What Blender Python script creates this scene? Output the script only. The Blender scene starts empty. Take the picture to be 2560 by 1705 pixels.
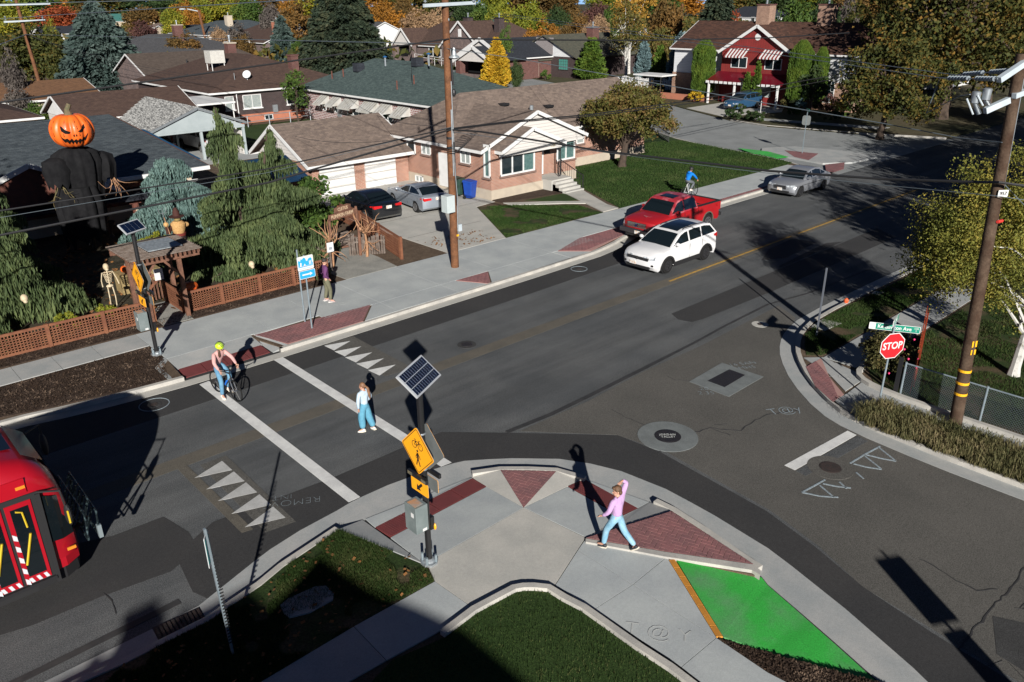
import bpy, bmesh, math, random
import numpy as np
from mathutils import Vector, Matrix
from mathutils.geometry import tessellate_polygon
rng = np.random.default_rng(7)
random.seed(7)
sc = bpy.context.scene
C = sc.collection
# ---------------- camera ----------------
F_PX, CX, CY, CAM_H = 1991.0, 1280.0, 852.5, 11.0
TH, ROLL, AZ = math.radians(23.2), math.radians(-0.5), math.radians(47.45)
fw = Vector((math.cos(TH)*math.cos(AZ), math.cos(TH)*math.sin(AZ), -math.sin(TH)))
rt0 = Vector((math.sin(AZ), -math.cos(AZ), 0)); dn0 = fw.cross(rt0)
rt = math.cos(ROLL)*rt0 - math.sin(ROLL)*dn0
dn = math.sin(ROLL)*rt0 + math.cos(ROLL)*dn0
cam_data = bpy.data.cameras.new('camera'); cam = bpy.data.objects.new('camera', cam_data); C.objects.link(cam)
cam_data.sensor_width = 36.0; cam_data.lens = F_PX/2560*36
cam_data.clip_start = 0.1; cam_data.clip_end = 3000
mw = Matrix.Identity(4)
for i in range(3):
    mw[i][0] = rt[i]; mw[i][1] = -dn[i]; mw[i][2] = -fw[i]
mw[2][3] = CAM_H
cam.matrix_world = mw
sc.camera = cam
# ---------------- sky, sun, exposure ----------------
SUN_AZ = math.radians(55.3)          # shadows fall towards this direction
SUN_EL = math.radians(21.4)
world = bpy.data.worlds.new('World'); sc.world = world; world.use_nodes = True
wn = world.node_tree; wn.nodes.clear()
sky = wn.nodes.new('ShaderNodeTexSky'); sky.sky_type = 'NISHITA'; sky.sun_disc = False
sky.sun_elevation = SUN_EL; sky.altitude = 2500; sky.air_density = 0.3; sky.dust_density = 0.05; sky.ozone_density = 3.0
sdir = Vector((-math.cos(SUN_AZ)*math.cos(SUN_EL), -math.sin(SUN_AZ)*math.cos(SUN_EL), math.sin(SUN_EL)))
sky.sun_rotation = math.atan2(sdir.x, sdir.y)
bg = wn.nodes.new('ShaderNodeBackground'); bg.inputs[1].default_value = 0.05
wo = wn.nodes.new('ShaderNodeOutputWorld')
wn.links.new(sky.outputs[0], bg.inputs[0]); wn.links.new(bg.outputs[0], wo.inputs[0])
sd = bpy.data.lights.new('sun', 'SUN'); sun = bpy.data.objects.new('sun', sd); C.objects.link(sun)
sd.energy = 5.0; sd.angle = math.radians(0.5); sd.color = (1.0, 0.96, 0.9)
sun.rotation_euler = sdir.to_track_quat('Z', 'Y').to_euler(); sun.location = (0, 0, 60)
sc.view_settings.view_transform = 'Standard'; sc.view_settings.look = 'None'
sc.view_settings.gamma = 1.0; sc.view_settings.use_curve_mapping = False
sc.view_settings.exposure = 0.72
try:
    sc.cycles.max_bounces = 5; sc.cycles.transparent_max_bounces = 8
    sc.cycles.use_denoising = True
except Exception: pass
# ---------------- surveying helpers ----------------
def ray(u, v): return fw + rt*((u-CX)/F_PX) + dn*((v-CY)/F_PX)
def G(u, v, z=0.0):
    d = ray(u, v); t = (z-CAM_H)/d.z
    return (d.x*t, d.y*t)
def ZAT(u, v, x, y):
    d = ray(u, v); t = math.hypot(x, y)/math.hypot(d.x, d.y)
    return CAM_H + t*d.z
def ATY(u, v, Y):
    d = ray(u, v); t = Y/d.y
    return Vector((d.x*t, Y, CAM_H+d.z*t))
K = 0.2742
A1=(0,0);A2=(640,0);A3=(1280,0);A4=(1920,0);B1=(0,430);B2=(640,430);B3=(1280,430);B4=(1920,430)
C1=(0,860);C2=(640,860);C3=(1280,860);C4=(1920,860);D1=(0,1275);D2=(640,1275);D3=(1280,1275);D4=(1920,1275)
def GR(reg, pts, z=0.0): return [G(reg[0]+K*x, reg[1]+K*y, z) for x, y in pts]
# ---------------- materials ----------------
MATS = {}
def mat(name, col, rough=0.6, col2=None, nscale=6.0, ndetail=4.0, lo=0.35, hi=0.65, fine=0.0, fscale=150.0,
        bump=0.0, bscale=60.0, metal=0.0, spec=0.5, kind=None, kp=None, trans=0.0, coat=0.0, coord='Object', streak=0.0, alpha=1.0, emit=None):
    if name in MATS: return MATS[name]
    if rough >= .8 and spec == .5: spec = .18
    m = bpy.data.materials.new(name); m.use_nodes = True
    nt = m.node_tree; N = nt.nodes; Lk = nt.links.new
    p = N['Principled BSDF']; p.inputs['Roughness'].default_value = rough; p.inputs['Metallic'].default_value = metal
    p.inputs['Specular IOR Level'].default_value = spec
    if coat: p.inputs['Coat Weight'].default_value = coat; p.inputs['Coat Roughness'].default_value = 0.06
    tc = N.new('ShaderNodeTexCoord')
    src = tc.outputs[coord]
    def rgb(c): return (c[0], c[1], c[2], 1)
    out = None
    def noise(scale, detail=4.0, s=None, rough_=0.6):
        n = N.new('ShaderNodeTexNoise'); n.inputs['Scale'].default_value = scale; n.inputs['Detail'].default_value = detail
        n.inputs['Roughness'].default_value = rough_
        Lk(s or src, n.inputs['Vector']); return n.outputs['Fac']
    def mix(f, a, b, mode='MIX'):
        x = N.new('ShaderNodeMix'); x.data_type = 'RGBA'; x.blend_type = mode
        if isinstance(f, float): x.inputs[0].default_value = f
        else: Lk(f, x.inputs[0])
        for k, v in ((6, a), (7, b)):
            if isinstance(v, tuple): x.inputs[k].default_value = rgb(v)
            else: Lk(v, x.inputs[k])
        return x.outputs[2]
    def ramp(f, a, b):
        r = N.new('ShaderNodeMapRange'); r.inputs[1].default_value = a; r.inputs[2].default_value = b
        Lk(f, r.inputs[0]); return r.outputs[0]
    base = col
    hgt = None
    if kind == 'brick':      # kp: (w, h, mortar, mortar colour, offset)
        b = N.new('ShaderNodeTexBrick'); Lk(tc.outputs['UV'], b.inputs['Vector'])
        b.inputs['Scale'].default_value = 1.0; b.inputs['Brick Width'].default_value = kp[0]; b.inputs['Row Height'].default_value = kp[1]
        b.inputs['Mortar Size'].default_value = kp[2]; b.inputs['Mortar Smooth'].default_value = 0.2; b.inputs['Bias'].default_value = 0.0
        b.inputs['Color1'].default_value = rgb(col); b.inputs['Color2'].default_value = rgb(col2 or col); b.inputs['Mortar'].default_value = rgb(kp[3])
        b.offset = 0.5
        base = b.outputs['Color']; inv = N.new('ShaderNodeMath'); inv.operation = 'SUBTRACT'; inv.inputs[0].default_value = 1.0
        Lk(b.outputs['Fac'], inv.inputs[1]); hgt = inv.outputs[0]
        base = mix(ramp(noise(nscale, 4), 0.3, 0.7), base, mix(1.0, base, (0.72, 0.72, 0.72), 'MULTIPLY'))
    elif kind == 'lines':    # horizontal boards: kp (spacing)
        w = N.new('ShaderNodeSeparateXYZ'); Lk(tc.outputs['UV'], w.inputs[0])
        mo = N.new('ShaderNodeMath'); mo.operation = 'PINGPONG' if False else 'FRACT'
        dv = N.new('ShaderNodeMath'); dv.operation = 'DIVIDE'; dv.inputs[1].default_value = kp[0]
        Lk(w.outputs[kp[1] if len(kp) > 1 else 1], dv.inputs[0]); Lk(dv.outputs[0], mo.inputs[0])
        hgt = mo.outputs[0]
        gt = N.new('ShaderNodeMath'); gt.operation = 'LESS_THAN'; gt.inputs[1].default_value = 0.1; Lk(mo.outputs[0], gt.inputs[0])
        base = mix(ramp(noise(nscale, 4), lo, hi), col, col2 or col)
        base = mix(gt.outputs[0], base, mix(1.0, base, (0.5, 0.5, 0.5), 'MULTIPLY'))
    elif kind == 'leaf':     # per-leaf variety: kp = third colour
        g = N.new('ShaderNodeNewGeometry')
        cr = N.new('ShaderNodeValToRGB'); e = cr.color_ramp.elements
        e[0].position = 0.0; e[0].color = rgb(col); e[1].position = 1.0; e[1].color = rgb(kp or col2)
        e2 = cr.color_ramp.elements.new(0.55); e2.color = rgb(col2)
        ad = N.new('ShaderNodeMath'); ad.operation = 'MULTIPLY_ADD'; ad.inputs[1].default_value = 0.55
        Lk(g.outputs['Random Per Island'], ad.inputs[0])
        ms = N.new('ShaderNodeMath'); ms.operation = 'MULTIPLY_ADD'; ms.inputs[1].default_value = 1.6; ms.inputs[2].default_value = -0.55
        Lk(noise(nscale, 2), ms.inputs[0]); Lk(ms.outputs[0], ad.inputs[2]); Lk(ad.outputs[0], cr.inputs[0])
        base = cr.outputs[0]
    elif col2 is not None:
        base = mix(ramp(noise(nscale, ndetail), lo, hi), col, col2)
    if streak:
        mp = N.new('ShaderNodeMapping'); mp.inputs['Scale'].default_value = (.07, 1.0, 1.0); Lk(src, mp.inputs[0])
        m4 = N.new('ShaderNodeMapRange'); m4.inputs[1].default_value = .35; m4.inputs[2].default_value = .65; m4.inputs[3].default_value = 1-streak; m4.inputs[4].default_value = 1+streak
        Lk(noise(1.3, 6.0, mp.outputs[0]), m4.inputs[0]); c4 = N.new('ShaderNodeCombineColor')
        for k in range(3): Lk(m4.outputs[0], c4.inputs[k])
        base = mix(1.0, base, c4.outputs[0], 'MULTIPLY')
    if fine and fscale < 80 and 'asph' in name or name in ('concrete','concrete_warm','concrete_grey'):
        m3 = N.new('ShaderNodeMapRange'); m3.inputs[1].default_value = .3; m3.inputs[2].default_value = .7; k3 = .1 if 'asph' in name else .045; m3.inputs[3].default_value = 1-k3; m3.inputs[4].default_value = 1+k3
        Lk(noise(14.0, 5.0), m3.inputs[0]); c3 = N.new('ShaderNodeCombineColor')
        for k in range(3): Lk(m3.outputs[0], c3.inputs[k])
        base = mix(1.0, base, c3.outputs[0], 'MULTIPLY')
    if fine:
        f = noise(fscale, 2.0)
        mu = N.new('ShaderNodeMapRange'); mu.inputs[1].default_value = 0.3; mu.inputs[2].default_value = 0.7
        mu.inputs[3].default_value = 1-fine; mu.inputs[4].default_value = 1+fine; Lk(f, mu.inputs[0])
        cc = N.new('ShaderNodeCombineColor'); 
        for k in range(3): Lk(mu.outputs[0], cc.inputs[k])
        base = mix(1.0, base, cc.outputs[0], 'MULTIPLY')
    if isinstance(base, tuple): p.inputs['Base Color'].default_value = rgb(base)
    else: Lk(base, p.inputs['Base Color'])
    if bump:
        bn = N.new('ShaderNodeBump'); bn.inputs['Strength'].default_value = bump; bn.inputs['Distance'].default_value = 0.02
        Lk(hgt if hgt is not None else noise(bscale, 3), bn.inputs['Height']); Lk(bn.outputs[0], p.inputs['Normal'])
    if trans: 
        p.inputs['Transmission Weight'].default_value = trans
    if kind == 'leaf':
        tr = N.new('ShaderNodeBsdfTranslucent'); Lk(base, tr.inputs[0])
        ms_ = N.new('ShaderNodeMixShader'); ms_.inputs[0].default_value = 0.25
        Lk(p.outputs[0], ms_.inputs[1]); Lk(tr.outputs[0], ms_.inputs[2]); Lk(ms_.outputs[0], N['Material Output'].inputs[0])
    if emit:
        p.inputs['Emission Color'].default_value = rgb(emit[0]); p.inputs['Emission Strength'].default_value = emit[1]
    MATS[name] = m
    return m
# ---------------- mesh builder ----------------
class MB:
    def __init__(s): s.v = []; s.f = []; s.M = None
    def add(s, vs, fs):
        o = len(s.v)
        if s.M is not None: vs = [s.M @ Vector(v) for v in vs]
        s.v.extend([tuple(v) for v in vs]); s.f.extend([tuple(i+o for i in f) for f in fs]); return s
    def box(s, x0, y0, z0, x1, y1, z1):
        return s.add([(x0,y0,z0),(x1,y0,z0),(x1,y1,z0),(x0,y1,z0),(x0,y0,z1),(x1,y0,z1),(x1,y1,z1),(x0,y1,z1)],
                     [(3,2,1,0),(4,5,6,7),(0,1,5,4),(1,2,6,5),(2,3,7,6),(3,0,4,7)])
    def bar(s, a, b, w, h, up=(0,0,1)):   # box beam from a to b
        a = Vector(a); b = Vector(b); d = (b-a).normalized(); u = Vector(up)
        if abs(d.dot(u)) > 0.99: u = Vector((1,0,0))
        sx = d.cross(u).normalized(); uy = sx.cross(d).normalized()
        vs = [p + sx*(w/2*i) + uy*(h/2*j) for p in (a, b) for i, j in ((-1,-1),(1,-1),(1,1),(-1,1))]
        return s.add(vs, [(0,1,2,3),(7,6,5,4),(4,5,1,0),(5,6,2,1),(6,7,3,2),(7,4,0,3)])
    def tube(s, pts, r, n=8, caps=True):
        pts = [Vector(p) for p in pts]; m = len(pts)
        rs = r if isinstance(r, (list, tuple)) else [r]*m
        vs = []; fs = []; ref = None
        for i, p in enumerate(pts):
            d = (pts[min(i+1, m-1)] - pts[max(i-1, 0)])
            d = d.normalized() if d.length > 1e-9 else Vector((0,0,1))
            if ref is None: ref = Vector((0,0,1)) if abs(d.z) < 0.9 else Vector((1,0,0))
            sx = d.cross(ref).normalized(); uy = sx.cross(d).normalized(); ref = uy
            for k in range(n):
                a = 2*math.pi*k/n; vs.append(p + (sx*math.cos(a) + uy*math.sin(a))*rs[i])
        for i in range(m-1):
            for k in range(n):
                a0 = i*n+k; a1 = i*n+(k+1) % n; fs.append((a1, a0, a0+n, a1+n))
        if caps: fs.append(tuple(range(n))); fs.append(tuple(range((m-1)*n, m*n))[::-1])
        return s.add(vs, fs)
    def poly(s, pts, z=None):
        ps = [(p[0], p[1], z if z is not None else p[2]) for p in pts]
        return s.add(ps, [tuple(range(len(ps)))])
    def tri_poly(s, pts3, flip=False):
        t = tessellate_polygon([[Vector(p) for p in pts3]])
        return s.add(pts3, [(a, b, c) if not flip else (c, b, a) for a, b, c in t])
    def prism(s, pts, z0, z1):           # pts: (x,y) or (x,y,ztop)
        if area2(pts) < 0: pts = pts[::-1]
        top = [(p[0], p[1], p[2] if len(p) > 2 else z1) for p in pts]; n = len(pts)
        bot = [(p[0], p[1], z0) for p in pts]
        tess = tessellate_polygon([[Vector((p[0], p[1], 0)) for p in pts]])
        fs = []
        for a, b, c in tess:
            ar = (top[b][0]-top[a][0])*(top[c][1]-top[a][1])-(top[c][0]-top[a][0])*(top[b][1]-top[a][1])
            fs.append((a, b, c) if ar > 0 else (a, c, b))
        fs += [(i+n, (i+1) % n + n, (i+1) % n, i) for i in range(n)]
        return s.add(top+bot, fs)
    def slabv(s, outline, org, ax, ay, t0, t1):   # planar outline (a,b) extruded along the normal of ax x ay
        ax = Vector(ax); ay = Vector(ay); nn = ax.cross(ay).normalized(); org = Vector(org); n = len(outline)
        if area2(outline) < 0: outline = outline[::-1]
        f0 = [org+ax*a+ay*b+nn*t0 for a, b in outline]; f1 = [org+ax*a+ay*b+nn*t1 for a, b in outline]
        tess = tessellate_polygon([[Vector((a, b, 0)) for a, b in outline]])
        fs = []
        for a, b, c in tess:
            A, B, Cc = outline[a], outline[b], outline[c]
            ar = (B[0]-A[0])*(Cc[1]-A[1])-(Cc[0]-A[0])*(B[1]-A[1])
            if ar < 0: b, c = c, b
            fs.append((a+n, b+n, c+n)); fs.append((c, b, a))
        fs += [(i, (i+1) % n, (i+1) % n + n, i+n) for i in range(n)]
        return s.add(f0+f1, fs)
    def lathe(s, prof, c=(0,0,0), n=16, axis='z'):
        vs = []; fs = []; m = len(prof)
        for r, z in prof:
            for k in range(n):
                a = 2*math.pi*k/n
                q = (r*math.cos(a), r*math.sin(a), z)
                if axis == 'y': q = (q[0], q[2], q[1])
                if axis == 'x': q = (q[2], q[0], q[1])
                vs.append((c[0]+q[0], c[1]+q[1], c[2]+q[2]))
        for i in range(m-1):
            for k in range(n):
                fs.append((i*n+k, i*n+(k+1) % n, (i+1)*n+(k+1) % n, (i+1)*n+k))
        fs.append(tuple(range(n))[::-1]); fs.append(tuple(range((m-1)*n, m*n)))
        return s.add(vs, fs)
    def ball(s, c, r, nu=12, nv=8):
        rx, ry, rz = r if isinstance(r, (tuple, list)) else (r, r, r)
        vs = [(c[0], c[1], c[2]-rz)]; fs = []
        for j in range(1, nv):
            t = math.pi*j/nv - math.pi/2
            for i in range(nu):
                a = 2*math.pi*i/nu; vs.append((c[0]+rx*math.cos(t)*math.cos(a), c[1]+ry*math.cos(t)*math.sin(a), c[2]+rz*math.sin(t)))
        vs.append((c[0], c[1], c[2]+rz)); L = len(vs)-1
        for i in range(nu):
            fs.append((0, 1+(i+1) % nu, 1+i)); fs.append((L, L-nu+i, L-nu+(i+1) % nu))
            for j in range(nv-2):
                a = 1+j*nu+i; b = 1+j*nu+(i+1) % nu; fs.append((a, b, b+nu, a+nu))
        return s.add(vs, fs)
    def build(s, name, m, parent=None, smooth=False, world=True, uv=True, bevel=0.0, angle=35):
        org = root_loc(parent) if (parent is not None and world) else Vector((0,0,0))
        me = bpy.data.meshes.new(name)
        vs = [(x-org.x, y-org.y, z-org.z) for x, y, z in s.v] if org.length > 0 else s.v
        me.from_pydata(vs, [], s.f); me.validate(); me.update()
        if smooth:
            me.polygons.foreach_set('use_smooth', [True]*len(me.polygons))
            if angle < 180: me.set_sharp_from_angle(angle=math.radians(angle))
        if uv: auto_uv(me)
        me.materials.append(m)
        o = bpy.data.objects.new(name, me); C.objects.link(o)
        if parent is not None: o.parent = parent
        if bevel:
            b = o.modifiers.new('bevel', 'BEVEL'); b.width = bevel; b.segments = 2; b.limit_method = 'ANGLE'; b.angle_limit = math.radians(40)
        return o
def area2(p): return sum(p[i][0]*p[(i+1) % len(p)][1]-p[(i+1) % len(p)][0]*p[i][1] for i in range(len(p)))
def root_loc(o):
    while o.parent is not None: o = o.parent
    return o.location.copy()
def auto_uv(me):
    n = len(me.loops)
    if n == 0 or n > 400000: return
    uvl = me.uv_layers.new(name='UVMap'); co = np.empty(len(me.vertices)*3); me.vertices.foreach_get('co', co); co = co.reshape(-1, 3)
    uv = np.empty((n, 2)); vi = np.empty(n, dtype=np.int64); me.loops.foreach_get('vertex_index', vi)
    for p in me.polygons:
        nx, ny, nz = p.normal
        h = math.hypot(nx, ny)
        if h < 0.05: u = (1, 0, 0); v = (0, 1, 0)
        else:
            u = (-ny/h, nx/h, 0); v = (ny*u[2]-nz*u[1], nz*u[0]-nx*u[2], nx*u[1]-ny*u[0])
        r = slice(p.loop_start, p.loop_start+p.loop_total); q = co[vi[r]]
        uv[r, 0] = q @ np.array(u); uv[r, 1] = q @ np.array(v)
    uvl.data.foreach_set('uv', uv.ravel())
def tag(o, label=None, cat=None, group=None, kind=None):
    if label: o['label'] = label
    if cat: o['category'] = cat
    if group: o['group'] = group
    if kind: o['kind'] = kind
    return o
def thing(name, label, cat, loc=(0,0,0), rz=0.0, group=None):
    o = bpy.data.objects.new(name, None); C.objects.link(o); o.location = loc; o.rotation_euler = (0, 0, rz); o.empty_display_size = 0.3
    return tag(o, label, cat, group)
def copy_tree(o, parent=None):
    c = o.copy(); C.objects.link(c); c.parent = parent
    for ch in o.children: copy_tree(ch, c)
    return c
def clip_poly(poly, window):              # Sutherland-Hodgman, window convex and counter-clockwise
    out = list(poly); n = len(window)
    for i in range(n):
        a = window[i]; b = window[(i+1) % n]; inp = out; out = []
        if not inp: break
        side = lambda p: (b[0]-a[0])*(p[1]-a[1])-(b[1]-a[1])*(p[0]-a[0])
        for j in range(len(inp)):
            p, q = inp[j-1], inp[j]; sp, sq = side(p), side(q)
            if (sp >= 0) != (sq >= 0):
                t = sp/(sp-sq); out.append((p[0]+(q[0]-p[0])*t, p[1]+(q[1]-p[1])*t))
            if sq >= 0: out.append(q)
    return out
def ccw(p): return list(p) if area2(p) > 0 else list(p)[::-1]
def shrink(p, d):                         # inset a convex-ish polygon by d
    p = ccw(p); n = len(p); out = []
    for i in range(n):
        a = Vector(p[i-1][:2]); b = Vector(p[i][:2]); c = Vector(p[(i+1) % n][:2])
        e1 = (b-a); e2 = (c-b)
        if e1.length < 1e-6 or e2.length < 1e-6: out.append(p[i]); continue
        e1.normalize(); e2.normalize(); n1 = Vector((-e1.y, e1.x)); n2 = Vector((-e2.y, e2.x)); m_ = n1+n2
        if m_.length < 1e-3: out.append(p[i]); continue
        m_.normalize(); k = d/max(0.35, m_.dot(n1)); q = b+m_*k
        out.append((q.x, q.y) if len(p[i]) < 3 else (q.x, q.y, p[i][2]))
    return out
def offset_line(pts, d):                  # offset an open polyline to its left by d
    out = []; n = len(pts)
    for i in range(n):
        a = Vector(pts[max(i-1, 0)][:2]); b = Vector(pts[min(i+1, n-1)][:2]); e = (b-a).normalized()
        out.append((pts[i][0]-e.y*d, pts[i][1]+e.x*d))
    return out
def smooth_line(pts, it=2):
    for _ in range(it):
        q = [pts[0]]
        for i in range(len(pts)-1):
            a, b = pts[i], pts[i+1]
            q += [(a[0]*.75+b[0]*.25, a[1]*.75+b[1]*.25), (a[0]*.25+b[0]*.75, a[1]*.25+b[1]*.75)]
        q.append(pts[-1]); pts = q
    return pts
def strip(name, line_a, line_b, z0, z1, m, parent=None, kind='structure'):
    mb = MB()
    for i in range(len(line_a)-1): mb.prism([line_a[i], line_a[i+1], line_b[i+1], line_b[i]], z0, z1)
    o = mb.build(name, m, parent)
    if parent is None: tag(o, kind=kind)
    return o
def sheet(name, pts, z, m, parent=None, kind='structure', depth=0.02):
    o = MB().prism(pts, z-depth, z).build(name, m, parent)
    if parent is None: tag(o, kind=kind)
    return o
# ======================= MATERIALS =======================
m_asph = mat('asphalt', (0.096,0.099,0.1), 0.9, (0.07,0.074,0.077), nscale=0.35, ndetail=8, lo=.38, hi=.62, streak=.16, fine=0.6, fscale=45, bump=0.3, bscale=90)
m_asph_l = mat('asphalt_side_street', (0.1,0.095,0.086), 0.9, (0.08,0.077,0.07), nscale=0.4, ndetail=6, fine=0.45, fscale=45, bump=0.35, bscale=70)
m_asph_d = mat('asphalt_new', (0.036,0.036,0.037), 0.9, (0.043,0.042,0.042), nscale=0.6, fine=0.35, fscale=70, bump=0.25, bscale=110)
m_asph_cr = mat('asphalt_cracked', (0.05,0.05,0.05), 0.92, (0.038,0.038,0.038), nscale=1.3, fine=0.4, fscale=60, bump=0.3)
m_strip = mat('ground_off_line', (0.112,0.1,0.082), 0.92, (0.09,0.083,0.07), nscale=1.2, fine=0.4, fscale=60, bump=0.35, bscale=80)
m_sealed = mat('crack_sealant', (0.02,0.02,0.021), 0.75, (0.034,0.033,0.033), nscale=3)
m_paint = mat('road_paint_white', (0.62,0.62,0.6), 0.7, (0.5,0.5,0.49), nscale=2.5, fine=0.12, fscale=60, bump=0.15)
m_paint_w = mat('road_paint_worn', (0.42,0.42,0.41), 0.8, (0.34,0.34,0.33), nscale=3, fine=0.12, fscale=50)
m_yel = mat('road_paint_yellow', (0.42,0.24,0.045), 0.8, (0.22,0.15,0.05), nscale=5)
m_chalk = mat('chalk', (0.28,0.34,0.38), 0.95, (0.16,0.18,0.19), nscale=25)
m_chalkw = mat('chalk_white', (0.42,0.43,0.42), 0.95, (0.33,0.34,0.33), nscale=25)
m_conc = mat('concrete', (0.375,0.395,0.39), 0.85, (0.305,0.325,0.33), nscale=0.9, ndetail=7, fine=0.1, fscale=60, bump=0.12, bscale=60)
m_conc2 = mat('concrete_warm', (0.42,0.405,0.37), 0.85, (0.345,0.34,0.315), nscale=1.1, ndetail=7, fine=0.1, fscale=60, bump=0.12)
m_conc3 = mat('concrete_grey', (0.27,0.285,0.285), 0.85, (0.34,0.34,0.33), nscale=1.2, ndetail=7, fine=0.12, fscale=60, bump=0.12)
m_kerb = mat('kerb_concrete', (0.43,0.41,0.37), 0.85, (0.31,0.3,0.28), nscale=1.5, ndetail=7, fine=0.12, fscale=50, bump=0.15)
m_oldc = mat('concrete_old', (0.27,0.265,0.24), 0.9, (0.2,0.2,0.185), nscale=1.3, ndetail=7, fine=0.2, fscale=40, bump=0.2)
m_joint = mat('joint', (0.12,0.11,0.1), 0.95)
m_pink = mat('stamped_brick', (0.23,0.105,0.105), 0.85, (0.16,0.085,0.088), nscale=2.2, ndetail=6, fine=0.12, fscale=40, bump=0.2)
m_pinkj = mat('stamped_joint', (0.34,0.2,0.18), 0.9)
m_tact = mat('tactile_red', (0.14,0.028,0.028), 0.7, (0.11,0.024,0.024), nscale=4, fine=0.1)
m_tacy = mat('tactile_yellow', (0.52,0.23,0.03), 0.7, (0.44,0.19,0.03), nscale=4)
m_green = mat('green_paint', (0.035,0.34,0.05), 0.85, (0.11,0.25,0.12), nscale=0.9, ndetail=9, lo=0.42, hi=0.74, fine=0.22, fscale=45, bump=0.3, streak=.1)
m_soil = mat('soil', (0.075,0.052,0.036), 0.95, (0.11,0.08,0.055), nscale=2.5, ndetail=7, fine=0.4, fscale=30, bump=0.5, bscale=30)
m_mulch = mat('mulch', (0.035,0.022,0.016), 0.95, (0.06,0.042,0.032), nscale=6, ndetail=6, fine=0.6, fscale=25, bump=0.8, bscale=25)
m_lawn = mat('lawn_green', (0.018,0.038,0.008), 0.95, (0.03,0.052,0.013), nscale=0.35, ndetail=8, fine=0.4, fscale=22, bump=0.6, bscale=30)
m_lawn2 = mat('lawn_patchy', (0.02,0.036,0.009), 0.95, (0.075,0.055,0.032), nscale=0.9, ndetail=8, lo=0.45, hi=0.62, fine=0.45, fscale=22, bump=0.6, bscale=30)
m_earth = mat('far_ground', (0.05,0.055,0.025), 0.95, (0.075,0.06,0.035), nscale=0.12, ndetail=8, fine=0.3, fscale=4, bump=0.4, bscale=6)
m_iron = mat('cast_iron', (0.022,0.022,0.028), 0.55, (0.035,0.03,0.03), nscale=20, metal=0.4, bump=0.6, bscale=90)
m_rust = mat('rusty_iron', (0.06,0.04,0.034), 0.7, (0.035,0.03,0.028), nscale=12, metal=0.3, bump=0.8, bscale=70)

# ======================= GROUND AND ROADS =======================
tag(MB().prism([(-900,-900),(1500,-900),(1500,1500),(-900,1500)], -1.0, -0.08).build('ground', m_earth), kind='structure')
road = MB().prism([(-90,-70),(170,-70),(170,12.0),(170,25.2),(70,25.2),(53,25.2),(30,25.2),(24,25.0),(-90,25.0)], -0.06, 0.0).build('road', m_asph); tag(road, kind='structure')
# lighter aged surface of the side street mouth
ss = [(21.8,14.1),(18.7,14.15),(15.9,14.0),(13.2,14.1),(15.0,12.1),(15.25,10.6),(14.9,7.4),(14.5,6.0),(13.9,4.7),(13.7,3.2),(13.5,1.8),(13.0,-3),(13,-60),(20.2,-60),(20.3,6),(21,9.4),(22.7,11.4),(24.2,12.3),(26.5,13.2),(27.2,14.3)]
sheet('side_street', ss, 0.004, m_asph_l)
sheet('cracked_asphalt', [(14.9,2.6),(15.5,1.4),(17.2,-0.4),(17.2,-12),(13.4,-12),(13.2,-2),(13.9,2.2)], 0.008, m_asph_cr)
cr = MB()
random.seed(3)
for i in range(240):   # alligator cracking near the lower right corner
    x = random.uniform(13.6, 16.6); y = random.uniform(-2.0, 2.4)
    if x < 13.5+0.12*(2.6-y): continue
    a = random.uniform(0, math.pi); L = random.uniform(.06, .2)
    cr.prism([(x-L*math.cos(a), y-L*math.sin(a)), (x-L*math.cos(a)+.012, y-L*math.sin(a)+.004), (x+L*math.cos(a)+.01, y+L*math.sin(a)+.01), (x+L*math.cos(a), y+L*math.sin(a))], 0.004, 0.010)
tag(cr.build('fine_cracks', m_sealed), kind='stuff')
# new asphalt bands along both gutters
sheet('asphalt_band_far', [(-14,21.9),(6.4,21.85),(8.0,21.85),(20,21.95),(27,22.1),(31.5,22.5),(34,24.3),(31,24.6),(27,24),(-14,24.8)], 0.004, m_asph_d)
nb = [(8.2,15.62),(10.5,15.6),(11.6,15.55),(12.85,14.3),(15.0,12.05),(15.12,10.7),(14.8,7.4),(14.4,6.0),(13.9,4.7),(13.6,3.2),(13.4,1.8),(12.9,-3),(12.0,-3),(11.8,2.0),(11.4,4),(10,8),(8.0,12),(4.2,13),(3.9,13.9),(4.1,15.3),(5.2,15.9)]
sheet('asphalt_band_near', nb, 0.0075, m_asph_d)
sheet('asphalt_patch', GR(D1, [(1030,235),(1490,60),(1560,100),(1720,200),(1810,345),(1560,560),(900,800),(300,1050),(-500,1300),(-900,900),(-200,500)]), 0.0035, m_asph_d)
sheet('asphalt_patch', [(23.5,16.65),(23.2,16.1),(23.35,15.6),(23.9,15.5),(28.2,15.35),(40,15.3),(41,16.7),(30.3,16.65)], 0.004, m_asph_d)
sheet('asphalt_patch', [(33.7,18.6),(36.1,18.75),(36.4,17.6),(33.0,17.3),(31.9,17.9)], 0.004, m_asph_d)
sheet('asphalt_patch', [(31.7,16.9),(34.4,17.1),(36.6,17.2),(37.4,16.75),(31.5,16.75)], 0.005, m_asph_d)
sheet('old_centre_line', [(-40,18.72),(52,18.72),(52,19.28),(-40,19.28)], 0.004, m_strip)
sheet('yellow_line', [(26.5,18.95),(36.5,18.95),(36.5,19.06),(26.5,19.06)], 0.008, m_yel)
sheet('yellow_line', [(37.2,18.95),(52,18.95),(52,19.06),(37.2,19.06)], 0.008, m_yel)
ln = [(12.9,14.22),(14.5,14.1),(16,14.12),(18.7,14.2),(21.8,14.35),(24,14.5),(27,14.6),(29.4,14.15),(34,13.9)]
strip('sealed_crack', ln, [(x, y+(.16 if x < 20 else .1)) for x, y in ln], -.002, 0.009, m_sealed)
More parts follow.
